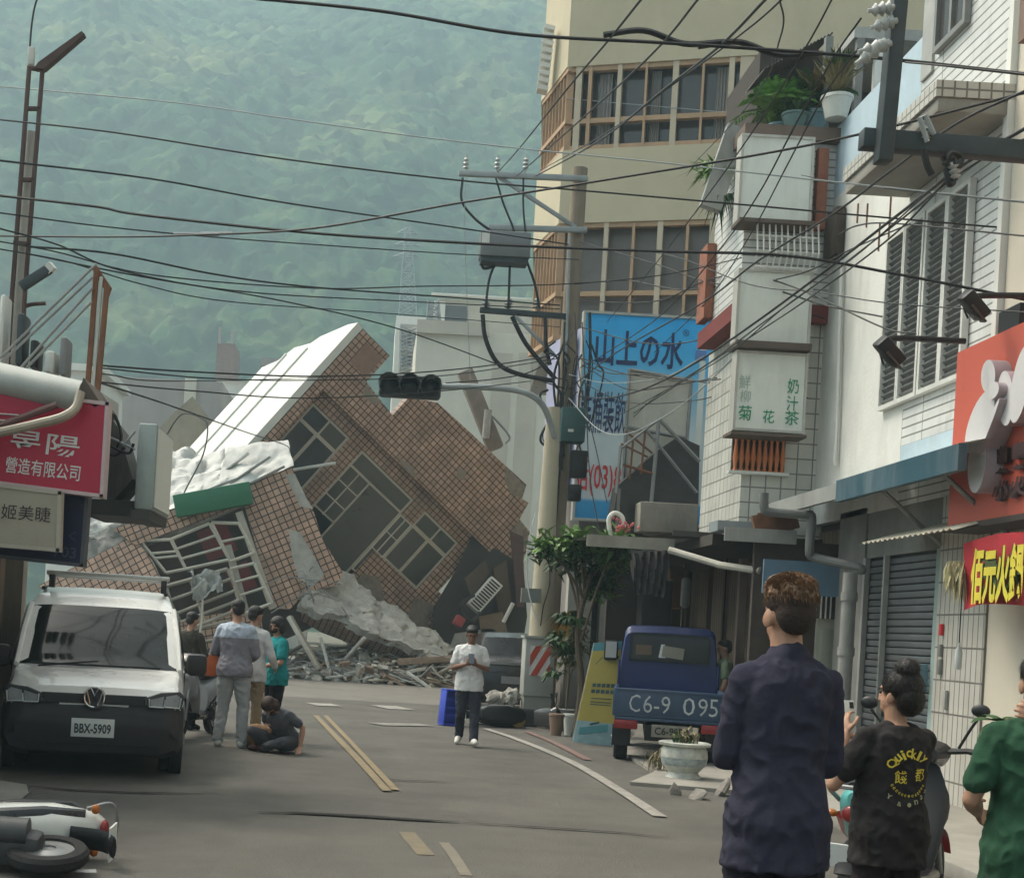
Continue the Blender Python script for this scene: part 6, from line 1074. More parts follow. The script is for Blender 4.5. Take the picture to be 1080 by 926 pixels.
for t in (-.55, .05, .65):
    pts = [(t, 0), (t + .33, 0), (t + 1.13, 1), (t + .8, 1)]; c2 = []
    for (u, v) in pts: c2.append((u, v))
    # clip the stripe to the plate
    def clip(poly, f, inter):
        out = []
        for i in range(len(poly)):
            A_, B_ = poly[i], poly[(i + 1) % len(poly)]
            if f(A_): out.append(A_)
            if f(A_) != f(B_): out.append(inter(A_, B_))
        return out
    c2 = clip(c2, lambda s: s[0] >= 0, lambda A_, B_: (0, A_[1] + (B_[1] - A_[1]) * (0 - A_[0]) / (B_[0] - A_[0]))); c2 = clip(c2, lambda s: s[0] <= 1, lambda A_, B_: (1, A_[1] + (B_[1] - A_[1]) * (1 - A_[0]) / (B_[0] - A_[0]))) if c2 else []
    if len(c2) > 2: g = MB(); g.prism([V((p.x + u * w_, 24.98, p.z + v * h_)) for u, v in c2], (0, .004, 0)); g.build('red_stripe', mat('stripe_red', (.45, .06, .03), rough=.6), po)
bk_ = root('blue_crate', 'blue plastic crate standing on end behind the walking man', 'crate', G(474, 765)); c = G(474, 765); M_crate = mat('crate_blue', (.03, .06, .42), rough=.45, var=.1, bump=0); R = Euler((0, .06, .35)).to_matrix()
for lo, hi in [((-.17, -.12, 0), (.17, .12, .03)), ((-.17, -.12, .57), (.17, .12, .6)), ((-.17, -.12, .03), (-.14, .12, .57)), ((.14, -.12, .03), (.17, .12, .57))]: lo, hi = V(lo), V(hi); g = MB(); g.box(c + R @ ((lo + hi) / 2), hi - lo, R, 0, .008); g.build('crate_side', M_crate, bk_)
g = MB(); g.box(c + R @ V((0, .1, .3)), (.28, .02, .54), R); g.build('crate_bottom', M_crate, bk_)
for z in (.17, .3, .43): g = MB(); g.box(c + R @ V((0, -.11, z)), (.28, .02, .03), R); g.build('crate_rib', M_crate, bk_)
for i, (px, py, s) in enumerate([(524, 738, .28), (534, 742, .22), (540, 735, .25), (526, 752, .2)]):
    rub = MB(); chunk(P(px, py, 25.3), (s, s * .8, s * .7), 0); single(rub, 'broken_block', M_conc, smooth=False, label=['jagged pale concrete block left of the toppled scooter', 'small pale block wedged between other blocks near the scooter', 'rough grey block lying on top by the black car', 'low grey block on the asphalt by the black car wheel'][i], cat='concrete block')
# yellow standing banner
yb = root('standing_banner', 'yellow and teal advertising banner leaning beside the blue pickup', 'banner', G(622, 787)); d = 21.2; q = [P(627, 678, d), P(656, 676, d), P(645, 788, d), P(604, 782, d)]
def bl2(u, v, off=0): return q[3].lerp(q[2], u).lerp(q[0].lerp(q[1], u), v) + V((0, -off, 0))
for nm, v0, v1, m in [('print_top', .92, 1, mat('banner_teal', (.10, .30, .33), rough=.5)), ('print_yellow', .22, .92, mat('banner_yel', (.52, .42, .10), rough=.5, var=.1)), ('print_blue', 0, .22, mat('banner_ltblue', (.32, .47, .50), rough=.5, var=.25, scale=6))]: g = MB(); g.prism([bl2(0, v0), bl2(1, v0), bl2(1, v1), bl2(0, v1)], (0, .02, 0)); g.build(nm, m, yb)
def mark(u0, v0, u1, v1, m, dx=0): g = MB(); g.prism([bl2(u0, v0, .006), bl2(u1, v0 + dx, .006), bl2(u1, v1 + dx, .006), bl2(u0, v1, .006)], (0, .004, 0)); g.build('print_mark', m, yb)
M_bt = mat('banner_text', (.06, .12, .12), rough=.6)
for r_, v in enumerate((.56, .50)):
    for k in range(5): mark(.22 + k * .145, v, .22 + k * .145 + .11, v + .035, M_bt)
for v in (.445, .41, .385): mark(.25, v, .85, v + .008, M_bt)
mark(.1, .08, .85, .15, mat('banner_teal', ()), .06); mark(.35, .18, .6, .2, M_bt, .03); mark(.2, .78, .38, .79, M_bt, .07)
g = MB(); g.tube([bl2(0, 0) + V((0, .03, 0)), bl2(0, 1) + V((0, .03, 0))], .012, 5); g.tube([bl2(1, 0) + V((0, .03, 0)), bl2(1, 1) + V((0, .03, 0))], .012, 5); g.build('stand_frame', M_steel, yb)
# ornate pot with dry plant
c = G(720, 823); M_glaze = mat('glazed_pot', (.46, .47, .42), rough=.3, var=.35, scale=9, dirt=.55, dirtcol=(.18, .22, .24))
potv = root('ornate_pot', 'pale glazed ornamental pot with dry stalks behind the blue pickup', 'plant pot', c); g = MB(); g.lathe(c, [(.19, 0), (.21, .03), (.18, .08), (.17, .10), (.24, .18), (.27, .28), (.26, .36), (.235, .40), (.29, .41), (.30, .44), (.27, .45), (.24, .43)], 32); g.build('pot', M_glaze, potv)
g = MB(); g.lathe(c + V((0, 0, .18)), [(.247, 0), (.268, .08), (.262, .16)], 32); g.build('relief_band', mat('glaze_blue', (.26, .30, .30), rough=.35, var=.5, scale=14), potv)
spray(c + V((0, 0, .4)), 34, .34, .018, M_leafd, .9, .9, .5).build('leaves', mat('leaf_stalk', (.20, .17, .09), rough=.8, var=.3), potv, smooth=False); spray(c + V((-.02, 0, .4)), 22, .26, .03, M_leaf2, .7, .8, .5).build('foliage', M_leaf2, potv, smooth=False)
c = G(692, 815); dp = root('weed_clump', 'dry straggly weed clump on the ground beside the ornate pot', 'plant', c); spray(c, 40, .5, .012, M_leafd, .5, 1.0, .9).build('leaves', mat('leaf_stalk', ()), dp, smooth=False)
for i, (px, py, s) in enumerate([(735, 842, .22), (760, 838, .26), (712, 838, .14), (772, 832, .15)]):
    rub = MB(); chunk(G(px, py) + V((0, 0, .03)), (s * .8, s * .7, s * .22), 0); single(rub, 'stone_slab', mat('old_kerb', (.19, .175, .155), rough=.9, var=.25, bump=.4), smooth=False, label=['flat broken kerb stone in front of the ornate pot', 'largest broken kerb stone beside the ornate pot', 'small flat stone chip before the pot foot', 'small kerb chip nearest the standing man'][i], cat='stone')
# street tree / tall shrub beside the pole
tx = P(608, 640, 22.6); TB = V((tx.x + .1, 22.6, 0)); ft = root('street_tree', 'leafy small tree with broad green leaves beside the utility pole', 'tree', TB)
g = MB(); g.tube(crv([TB, TB + V((.05, 0, .8)), TB + V((-.05, .05, 1.7)), TB + V((.1, 0, 2.6))]), [.07 - .002 * i for i in range(19)], 8)
hubs = []
for i in range(9):
    tgt = P(random.uniform(575, 650), random.uniform(572, 622), random.uniform(22.0, 23.4)); s0 = TB + V((0, 0, random.uniform(1.5, 2.5))); g.tube(crv([s0, s0.lerp(tgt, .5) + V((0, 0, .12)), tgt], 4), .022, 5); hubs.append(tgt)
g.build('trunk', M_stem, ft)
def rosette(g, c, n, l, wd):
    for i in range(n): a = random.uniform(0, 6.28); e = random.uniform(.4, 1); g.leaf(V(c) + V((random.gauss(0, .09), random.gauss(0, .09), random.gauss(0, .07))), (math.cos(a) * e, math.sin(a) * e, random.uniform(-.2, .9)), (0, 0, 1), l * random.uniform(.6, 1.1), wd, random.uniform(.05, .4))
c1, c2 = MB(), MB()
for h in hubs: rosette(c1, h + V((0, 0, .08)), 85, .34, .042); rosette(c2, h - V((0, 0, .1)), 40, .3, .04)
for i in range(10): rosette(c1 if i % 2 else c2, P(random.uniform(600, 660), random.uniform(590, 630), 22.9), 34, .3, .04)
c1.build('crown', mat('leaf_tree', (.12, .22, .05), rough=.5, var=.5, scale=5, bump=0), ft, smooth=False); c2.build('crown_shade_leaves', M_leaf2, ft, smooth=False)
sb_ = root('roadside_shrub', 'dark spiky shrub growing in a grey bucket behind the cabinet', 'shrub', G(596, 768)); c = G(596, 768)
g = MB(); g.lathe(c, [(.13, 0), (.17, .3), (.18, .33), (.16, .33)], 18); g.build('bucket', mat('bucket_grey', (.28, .29, .28), rough=.5, dirt=.4), sb_)
g = MB()
for i in range(5): t = V((random.uniform(-.15, .15), random.uniform(-.1, .1), random.uniform(.9, 1.7))); g.tube(crv([c + V((0, 0, .3)), c + V((t.x * .3, t.y, .6 + t.z * .3)), c + t], 4), .014, 5)
g.build('stem', M_stem, sb_)
f1, f2 = MB(), MB()
for i in range(16): p = P(random.uniform(584, 614), random.uniform(655, 716), 23 + random.uniform(-.3, .3)); b = spray(p, 26, .34, .035, None, 1, .5, .6); (f1 if i % 3 else f2).merge(b)
f1.build('foliage', M_leaf2, sb_, smooth=False); f2.build('leaves', mat('leaf_olive', (.13, .13, .05), rough=.7, var=.4), sb_, smooth=False)
for i, (px, r, m, lab) in enumerate([(602, .14, M_potw, 'white bucket at the foot of the yellow banner'), (586, .12, mat('pot_brown', (.2, .13, .09), rough=.8), 'brown clay pot beside the grey bucket')]): c = G(px, 775); g = MB(); g.lathe(c, [(r * .75, 0), (r, .3), (r * 1.08, .31), (r * 1.05, .34), (r * .9, .34)], 18); single(g, 'bucket', m, lab, 'bucket')
g = MB(); n = 6; crumple_o = crumple('orange_cloth', [(584, 655, 25), (604, 645, 25), (600, 690, 25), (582, 694, 25)], 12, 16, .12, mat('orange_cloth', (.30, .15, .02), rough=.8, var=.3), par=None, fr=3, seed=3); tag(crumple_o, 'orange brown cloth hanging behind the roadside shrub', 'cloth')
gl = root('gooseneck_lamp', 'white curved gooseneck lamp with a small pink flower cluster', 'lamp', P(648, 560, 22)); g = MB(); g.tube(crv([P(644, 565, 22), P(642, 548, 22), P(648, 541, 22), P(656, 545, 22), P(658, 556, 22)]), .035, 8); g.build('neck', M_white, gl); f = MB()
for i in range(40): f.ell(P(657, 556, 22) + V((random.gauss(0, .07), random.gauss(0, .05), random.gauss(0, .05))), .025, None, 6, 4)
f.build('blossom', mat('pink_blossom', (.55, .14, .15), rough=.6), gl)
# low items along the arcade
for i, (px, py, d, s, m, lab) in enumerate([(690, 640, 22.5, (.5, .4, .9), mat('dark_box', (.04, .035, .03)), 'dark crate stacked in the arcade behind the pickup cab'), (712, 620, 23.5, (.3, .3, .7), M_rust, 'reddish brown vase-like tank in the arcade shadow'), (723, 625, 22.8, (.15, .1, .5), M_galv, 'bundle of shiny wrapped goods hanging in the arcade')]):
    g = MB(); g.box(P(px, py, d), s, None, 0, .06); single(g, 'stored_goods', m, lab, 'goods')
# near leaf plant behind the green shirt
c = P(1058, 762, 6.6); lf_ = root('broad_leaf_plant', 'broad dark green leaves showing beside the green shirt shoulder', 'plant', V((c.x, c.y, 0))); g = MB(); g.tube(crv([V((c.x + .2, c.y, 0)), V((c.x + .18, c.y, .6)), c + V((.06, 0, -.05)), c]), .012, 6); g.build('stem', M_stem, lf_)
g = MB()
for dx, dy, dz, l in [(-.28, -.1, .10, .20), (-.15, .2, .14, .16), (-.2, -.1, -.04, .17), (.2, .1, .1, .18), (.1, -.2, .05, .17), (-.05, -.25, .12, .15)]:
    d_ = V((dx, dy, dz)).normalized(); s_ = d_.cross(V((0, 0, 1))).normalized(); vs = []
    for i in range(9): t = i / 8; wd_ = l * .24 * math.sin(math.pi * t ** .75) + .001; ctr = c + d_ * l * t - V((0, 0, .35 * l * t * t)); vs += [ctr - s_ * wd_ + V((0, 0, .15 * wd_)), ctr - V((0, 0, .1 * wd_)), ctr + s_ * wd_ + V((0, 0, .15 * wd_))]
    g.add(vs, [[3 * i + k, 3 * i + k + 1, 3 * i + 4 + k, 3 * i + 3 + k] for i in range(8) for k in (0, 1)])
g.build('leaves', M_leaf2, lf_, smooth=False)
# ================================================================== overhead wires
M_wire = mat('cable_black', (.012, .013, .014), rough=.6, bump=0); M_wireg = mat('cable_grey', (.28, .31, .32), rough=.6, bump=0)
def wire(pts, d0, d1, px=1.6, label='', m=None, k=10):
    """pts: points the cable passes through on its way from depth d0 to d1"""
    n = len(pts); x0, x1 = pts[0][0], pts[-1][0]; q = []
    L_ = [0]
    for a, b in zip(pts, pts[1:]): L_.append(L_[-1] + math.hypot(b[0] - a[0], b[1] - a[1]))
    for (x, y), l in zip(pts, L_): t = l / L_[-1]; q.append(P(x, y, 1 / (1 / d0 * (1 - t) + 1 / d1 * t)))
    dm = 2 / (1 / d0 + 1 / d1); g = MB(); g.tube(crv(q, k), px * dm / FOC / 2, 6)
    return single(g, 'overhead_cable', m or M_wire, label, 'cable', 'overhead cables')
W = [
 ([(250, -3), (400, 12), (545, 36), (690, 45), (800, 52), (930, 62), (1095, 80)], 11, 10, 3.6, 'thickest black cable crossing the top of the view above everything', None),
 ([(-5, 91), (180, 108), (300, 125), (430, 143), (560, 158), (700, 172), (860, 190), (1090, 214)], 18, 13, 1.5, 'thin pale grey cable high across the mountain', 'g'),
 ([(-5, 126), (120, 140), (300, 168), (480, 190), (600, 200), (760, 214), (960, 232), (1090, 243)], 16, 14, 1.9, 'second high black cable, just under the thin pale one', None),
 ([(-5, 169), (160, 189), (300, 214), (480, 240), (600, 258)], 16, 26.3, 1.9, 'third black cable down, ending under the transformer crossarm', None),
 ([(-5, 206), (100, 218), (150, 227), (330, 246), (520, 258), (690, 265), (830, 270), (950, 290), (1090, 318)], 15, 13, 3.0, 'thick black cable with a kink running behind the switch box', None),
 ([(-5, 249), (120, 250), (205, 248), (330, 241), (480, 215), (620, 193), (860, 152), (1090, 96)], 15, 10, 2.4, 'black cable rising steadily from the lamp pole to the near crossarm', None),
 ([(-5, 224), (100, 238), (210, 249), (330, 258), (480, 268), (610, 274)], 16, 26, 1.4, 'thin cable meeting the rising cable at its pale splice', None),
 ([(-5, 240), (60, 258), (130, 286), (260, 308), (430, 318), (590, 326)], 14, 26, 1.5, 'cable sagging from the lamp pole over the rusty post tip', None),
 ([(28, 260), (120, 268), (230, 290), (330, 303), (480, 314), (590, 322)], 16, 26, 2.0, 'loose bundled cable above the rusty post', None),
 ([(30, 268), (150, 292), (300, 318), (430, 350), (560, 398), (596, 410)], 16, 26, 1.5, 'long slack cable crossing in front of the gable tip to the pole', None),
 ([(-5, 254), (60, 266), (160, 290), (330, 304), (450, 302), (590, 300), (700, 290), (800, 268)], 15, 19.6, 1.4, 'thin wavy cable across the middle toward the blank signs', None),
 ([(98, 385), (200, 392), (330, 397), (440, 393), (520, 385), (590, 374)], 13.55, 26, 1.8, 'black cable low over the hazy grey house', None),
 ([(104, 388), (220, 399), (330, 401), (470, 396), (590, 378)], 13.55, 26, 1.4, 'second low cable close under the first over the grey house', None),
 ([(104, 394), (200, 402), (345, 398)], 13.55, 41.3, 1.2, 'thin low cable fading toward the white gable', None),
 ([(104, 403), (200, 412), (330, 420), (470, 412), (560, 402)], 13.55, 26, 1.4, 'lowest level cable passing just under the traffic light', None),
 ([(100, 402), (180, 428), (260, 456), (302, 470), (306, 478)], 13.55, 40.4, 1.6, 'slanting cable falling onto the torn roof sheets', None),
 ([(174, 462), (185, 444), (195, 436), (212, 441), (219, 450), (214, 480), (195, 518), (182, 548)], 42, 39.4, 1.6, 'black cable loop dangling over the crumpled white sheets', None),
 ([(525, 182), (545, 160), (600, 92), (640, 45), (680, -5)], 26, 9, 2.0, 'first steep cable rising from the crossarm before the cream building', None),
 ([(545, 186), (620, 120), (690, 55), (740, -5)], 26, 9, 2.0, 'second steep cable rising from the crossarm before the cream building', None),
 ([(565, 186), (630, 150), (700, 95), (760, 48), (812, -5)], 26, 9, 2.4, 'third and thickest steep cable rising before the cream windows', None),
 ([(492, 186), (490, 230), (492, 300), (496, 400)], 26, 26, .9, 'very thin line hanging straight down from the crossarm end', 'g'),
 ([(1095, 128), (1030, 165), (1003, 184), (930, 240), (865, 290), (790, 345), (730, 385), (680, 410), (640, 420), (610, 418)], 9.5, 26, 2.8, 'thick doubled cable sagging from the steel crossarm to the pole', None),
 ([(1003, 186), (940, 250), (860, 310), (800, 350), (740, 388), (690, 420), (668, 440)], 10, 25.3, 1.6, 'thin twin hanging just under the thick doubled cable', None),
 ([(1095, 90), (1010, 130), (940, 180), (880, 225), (800, 275), (740, 320), (650, 372), (600, 410)], 9.5, 26, 2.2, 'cable slanting across the white louvred house to the pole', None),
 ([(908, 20), (880, 60), (840, 130), (800, 205), (760, 262), (700, 330), (640, 372), (612, 388)], 10, 26, 1.7, 'steep cable passing over the terrace fern and top blank sign', None),
 ([(905, 52), (870, 100), (830, 175), (790, 250), (745, 318), (690, 372)], 10, 28.05, 1.5, 'steep thin cable crossing the top blank sign corner', None),
 ([(880, -5), (850, 50), (800, 130), (740, 215), (690, 280), (640, 340)], 9, 28.05, 1.5, 'steep cable passing left of the terrace plants', None),
 ([(822, -5), (823, 40), (790, 110), (730, 175)], 9, 31.6, 1.4, 'short steep cable hanging left of the top sign rack', None),
 ([(955, 66), (1000, 70), (1095, 80)], 10, 9, 2.2, 'short thick cable from the steel upright to the cream wall', None),
 ([(610, 262), (700, 268), (790, 300), (860, 308), (940, 320), (1090, 330)], 26, 13, 1.4, 'thin cable running under the middle blank sign top', None),
 ([(612, 318), (690, 318), (745, 296), (790, 290), (850, 308), (930, 345), (968, 352)], 26, 15.9, 1.6, 'cable swinging over the middle blank sign to the louvred window', None),
 ([(612, 345), (680, 362), (740, 358), (800, 330), (850, 318)], 26, 19.25, 1.3, 'cable drooping in front of the blue billboard title', None),
 ([(614, 378), (650, 392), (700, 400), (735, 402), (760, 400)], 26, 20.6, 1.2, 'thin cable along the top of the cream sheet screen', None),
 ([(614, 385), (660, 410), (700, 408), (760, 398), (846, 388)], 26, 19.2, 1.3, 'thin cable running to the green tea sign', None),
 ([(600, 420), (630, 452), (660, 458), (700, 440), (740, 410), (790, 360)], 26, 19.3, 1.5, 'deeply sagging cable across the billboard lower text', 'g'),
 ([(614, 340), (618, 420), (622, 500), (632, 560)], 26, 24, 1.2, 'vertical cable hanging in front of the billboard beside the pole', None),
 ([(606, 330), (612, 400), (630, 480), (640, 530)], 26, 24, 1.1, 'slack drop cable crossing the red telephone digits', None),
 ([(565, 540), (556, 580), (557, 620), (566, 655)], 25, 25, 1.6, 'white curved cable bowing beside the beige signal pole', 'w'),
 ([(575, 560), (580, 610), (573, 640), (570, 660)], 25, 25, 1.2, 'dark slack cable hanging down the beige signal pole', None),
 ([(845, 185), (900, 195), (1090, 215)], 19, 13, 1.0, 'hair-thin cable across the stained white plaster wall', None),
 ([(596, 104), (640, 108), (780, 120)], 32.5, 31.2, .8, 'hair-thin line across the upper cream window band', 'g'),
 ([(570, 180), (640, 140), (720, 82), (790, 30), (830, -5)], 26, 9, 1.6, 'fourth steep cable close beside the thickest steep one', None),
 ([(1095, 140), (1020, 178), (945, 236), (880, 286), (800, 344), (735, 392), (668, 436)], 9.6, 25.3, 1.8, 'partner strand hugging the thick doubled cable from the steel crossarm', None),
 ([(1000, 184), (905, 268), (830, 322), (770, 372), (720, 402), (640, 444), (612, 452)], 10, 26, 1.3, 'slacker strand drooping under the doubled cable to the green box', None),
 ([(612, 255), (690, 278), (760, 300), (840, 290), (900, 262), (960, 236)], 26, 16.1, 1.3, 'cable looping from the pole up to the white corner house', None),
 ([(606, 300), (660, 296), (720, 306), (790, 300), (870, 322), (930, 334)], 26, 17, 1.7, 'sagging bundle crossing above the billboard top edge', None),
 ([(745, 318), (765, 296), (790, 300), (820, 320), (870, 336)], 21.4, 19.1, 1.5, 'short looping cable hung along the narrow tiled house', None),
 ([(604, 350), (590, 372), (560, 392), (520, 400), (470, 404)], 26, 25, 1.3, 'dark cable tail from the pole to the traffic light arm', None),
 ([(612, 402), (660, 424), (735, 422), (800, 404), (852, 420)], 26, 19.2, 1.1, 'thin line drooping across the green tea sign face', None),
 ([(600, 395), (640, 404), (700, 398), (742, 376)], 26, 21.6, 1.0, 'thin pale line between the billboard title and screen', 'g'),
 ([(604, 372), (635, 392), (690, 396), (748, 404)], 26, 21.3, 1.4, 'dark line crossing the billboard at the screen top', None),
 ([(884, 248), (905, 238), (945, 236), (1090, 250)], 17, 13, 2.0, 'dark cable along the stained wall from the rusty vent', None),
 ([(-5, 262), (70, 276), (150, 300), (240, 318), (400, 330), (590, 345)], 14, 26, 1.2, 'thin slack line just beneath the loose bundled cable', None),
]
for pts, d0, d1, px, lab, c in W: wire(pts, d0, d1, px, lab, {None: M_wire, 'g': M_wireg, 'w': M_white}[c])
for i, (x, y, d, l) in enumerate([(207, 248, 15.6, .5), (228, 247, 15.8, .35)]):
    g = MB(); p = P(x, y, d); g.tube([p - V((l / 2, 0, .0)), p + V((l / 2, 0, .02))], .02, 6); single(g, 'cable_splice', M_wireg, ['longer pale splice sleeve on the rising cable', 'shorter pale splice sleeve on the rising cable'][i], 'cable splice')
for i, (x, y) in enumerate([(700, 41), (800, 53)]):
    g = MB(); p = P(x, y, 10.6); g.tube(crv([p - V((.45, 0, 0)), p + V((-.15, 0, .05)), p + V((.15, 0, -.03)), p + V((.45, 0, 0))]), .022, 6); single(g, 'cable_wrap', M_wire, ['ragged tape wrap on the top cable over the cream wall', 'ragged tape wrap on the top cable near the terrace'][i], 'cable wrap')
# ================================================================== people
from mathutils.bvhtree import BVHTree
SHIRT = {}
M_skin = mat('skin', (.36, .20, .13), rough=.55, var=.10, scale=8, bump=.08, bscale=120, spec=.35)
M_skin2 = mat('skin_tanned', (.20, .10, .065), rough=.55, var=.12, scale=8, bump=.08, bscale=120, spec=.35)
M_hair = mat('hair_black', (.012, .010, .009), rough=.55, var=.4, scale=25, bump=.5, bscale=90, stretch=(1, 1, .3))
M_hairb = mat('hair_brown', (.17, .095, .052), rough=.5, var=.5, scale=30, bump=.4, bscale=90)
M_hairf = mat('hair_faded', (.03, .017, .012), rough=.8, var=.4, scale=60, bump=.6, bscale=260)
M_eye = mat('eye_dark', (.015, .012, .01), rough=.2, bump=0)
def cloth(name, col, bs=30, b=.25): return mat(name, col, rough=.9, var=.14, scale=5, bump=b, bscale=bs, spec=.15)
M_shoew = cloth('shoe_white', (.55, .54, .5)); M_shoed = cloth('shoe_dark', (.03, .03, .03))
def solid(mb, vox, smooth_it, fold=0.0, fscale=9.0, seed=0, cut=None):
    """fuse overlapping closed shapes into one continuous skin"""
    me = bpy.data.meshes.new('fuse'); me.from_pydata([v[:] for v in mb.v], [], mb.f); bm = bmesh.new(); bm.from_mesh(me); bmesh.ops.recalc_face_normals(bm, faces=bm.faces[:]); bm.to_mesh(me); bm.free()
    o = bpy.data.objects.new('fuse', me); COL.objects.link(o); r = o.modifiers.new('r', 'REMESH'); r.mode = 'VOXEL'; r.voxel_size = vox
    s = o.modifiers.new('s', 'SMOOTH'); s.iterations = smooth_it; s.factor = .5
    dg = bpy.context.evaluated_depsgraph_get(); e = bpy.data.meshes.new_from_object(o.evaluated_get(dg)); g = MB()
    if fold:
        cs = [v.co.copy() for v in e.vertices]; ns = [v.normal.copy() for v in e.vertices]; out = []
        for p, nn in zip(cs, ns):
            n = noise.noise(V((p.x * fscale, p.y * fscale, p.z * fscale * 1.1 + p.x * 5 + seed))) + .5 * noise.noise(V((p.x * fscale * 2.3 + 4, p.y * fscale * 2.3, p.z * fscale * 2 - p.x * 9 + seed)))
            ridge = (1 - abs(n) * 2.2); out.append(p + nn * fold * ridge)
    g.v = out if fold else [v.co.copy() for v in e.vertices]; g.f = [list(p.vertices) for p in e.polygons]; g.m = [0] * len(g.f)
    bpy.data.objects.remove(o); bpy.data.meshes.remove(me); bpy.data.meshes.remove(e); return g
def limb(g, pts, rs, n=14):
    pts = [V(p) for p in pts]
    for i in range(len(pts) - 1): g.cyl(pts[i], pts[i + 1], rs[i], rs[i + 1], n)
    for p, r in zip(pts, rs): g.ell(p, r * 1.0, None, n, 8)
def hand(g, w, d, nrm, side, curl=.5, s=1.0, spread=.12):
    """w wrist, d pointing direction, nrm the palm's inner side, side +1 when the thumb lies along d x nrm"""
    d = V(d).normalized(); nrm = V(nrm); nrm = (nrm - d * nrm.dot(d)).normalized(); a = d.cross(nrm) * side; w = V(w); R = Matrix((a, nrm, d)).transposed()
    g.ell(w + d * .045 * s, (.041 * s, .017 * s, .055 * s), R, 12, 8)
    for k, (off, l) in enumerate([(.030, .072), (.010, .080), (-.011, .074), (-.031, .058)]):
        p = w + d * .088 * s + a * off * s; dd = (d + a * off * spread * 20).normalized(); pts = [p - dd * .02 * s, p]; ang = 0
        for j, f in enumerate((.45, .32, .25)):
            ang += curl * (.75 if j == 0 else .9); q = (dd * math.cos(ang) + nrm * math.sin(ang)); pts.append(pts[-1] + q * l * f * s)
        limb(g, pts, [.0095 * s, .0095 * s, .0088 * s, .008 * s, .007 * s], 8)
    t0 = w + d * .02 * s + a * .030 * s; td = (d * .6 + a * .75 + nrm * .25).normalized(); t1 = t0 + td * .038 * s; t2 = t1 + (d * .8 + a * .25 + nrm * .45 * (curl + .3)).normalized() * .032 * s; t3 = t2 + (d * .85 - a * .05 + nrm * .6 * (curl + .3)).normalized() * .024 * s
    limb(g, [t0, t1, t2, t3], [.013 * s, .0115 * s, .010 * s, .008 * s], 8)
TORSO = [(.84, .150, .108, 0), (.92, .168, .122, -.008), (1.0, .158, .115, 0), (1.1, .148, .108, .006), (1.22, .158, .115, .004), (1.33, .172, .118, -.004), (1.41, .160, .098, -.012), (1.45, .105, .075, -.014), (1.48, .062, .060, -.008)]
def torso_mb(g, T, f=1.0, add=0.0, z0=.84, z1=1.48, belly=0.0, hem=0.0):
    rings = []
    zs = [z0 + (z1 - z0) * i / 14 for i in range(15)]
    for z in zs:
        zc = min(max(z, .84), 1.48)
        for a, b in zip(TORSO, TORSO[1:]):
            if a[0] <= zc <= b[0] + 1e-6: t = (zc - a[0]) / (b[0] - a[0]); rx, ry, oy = [a[k] + (b[k] - a[k]) * t for k in (1, 2, 3)]; break
        k = hem * max(0, (1.12 - z)) ; rx, ry = rx * f + add + k, ry * f + add + k + belly * math.exp(-((z - 1.08) / .12) ** 2)
        rings.append([T @ V((rx * math.copysign(abs(math.cos(q)) ** .82, math.cos(q)), oy + ry * math.sin(q) + belly * .5 * math.exp(-((z - 1.08) / .12) ** 2), z)) for q in [2 * math.pi * i / 24 for i in range(24)]])
    g.loft(rings)
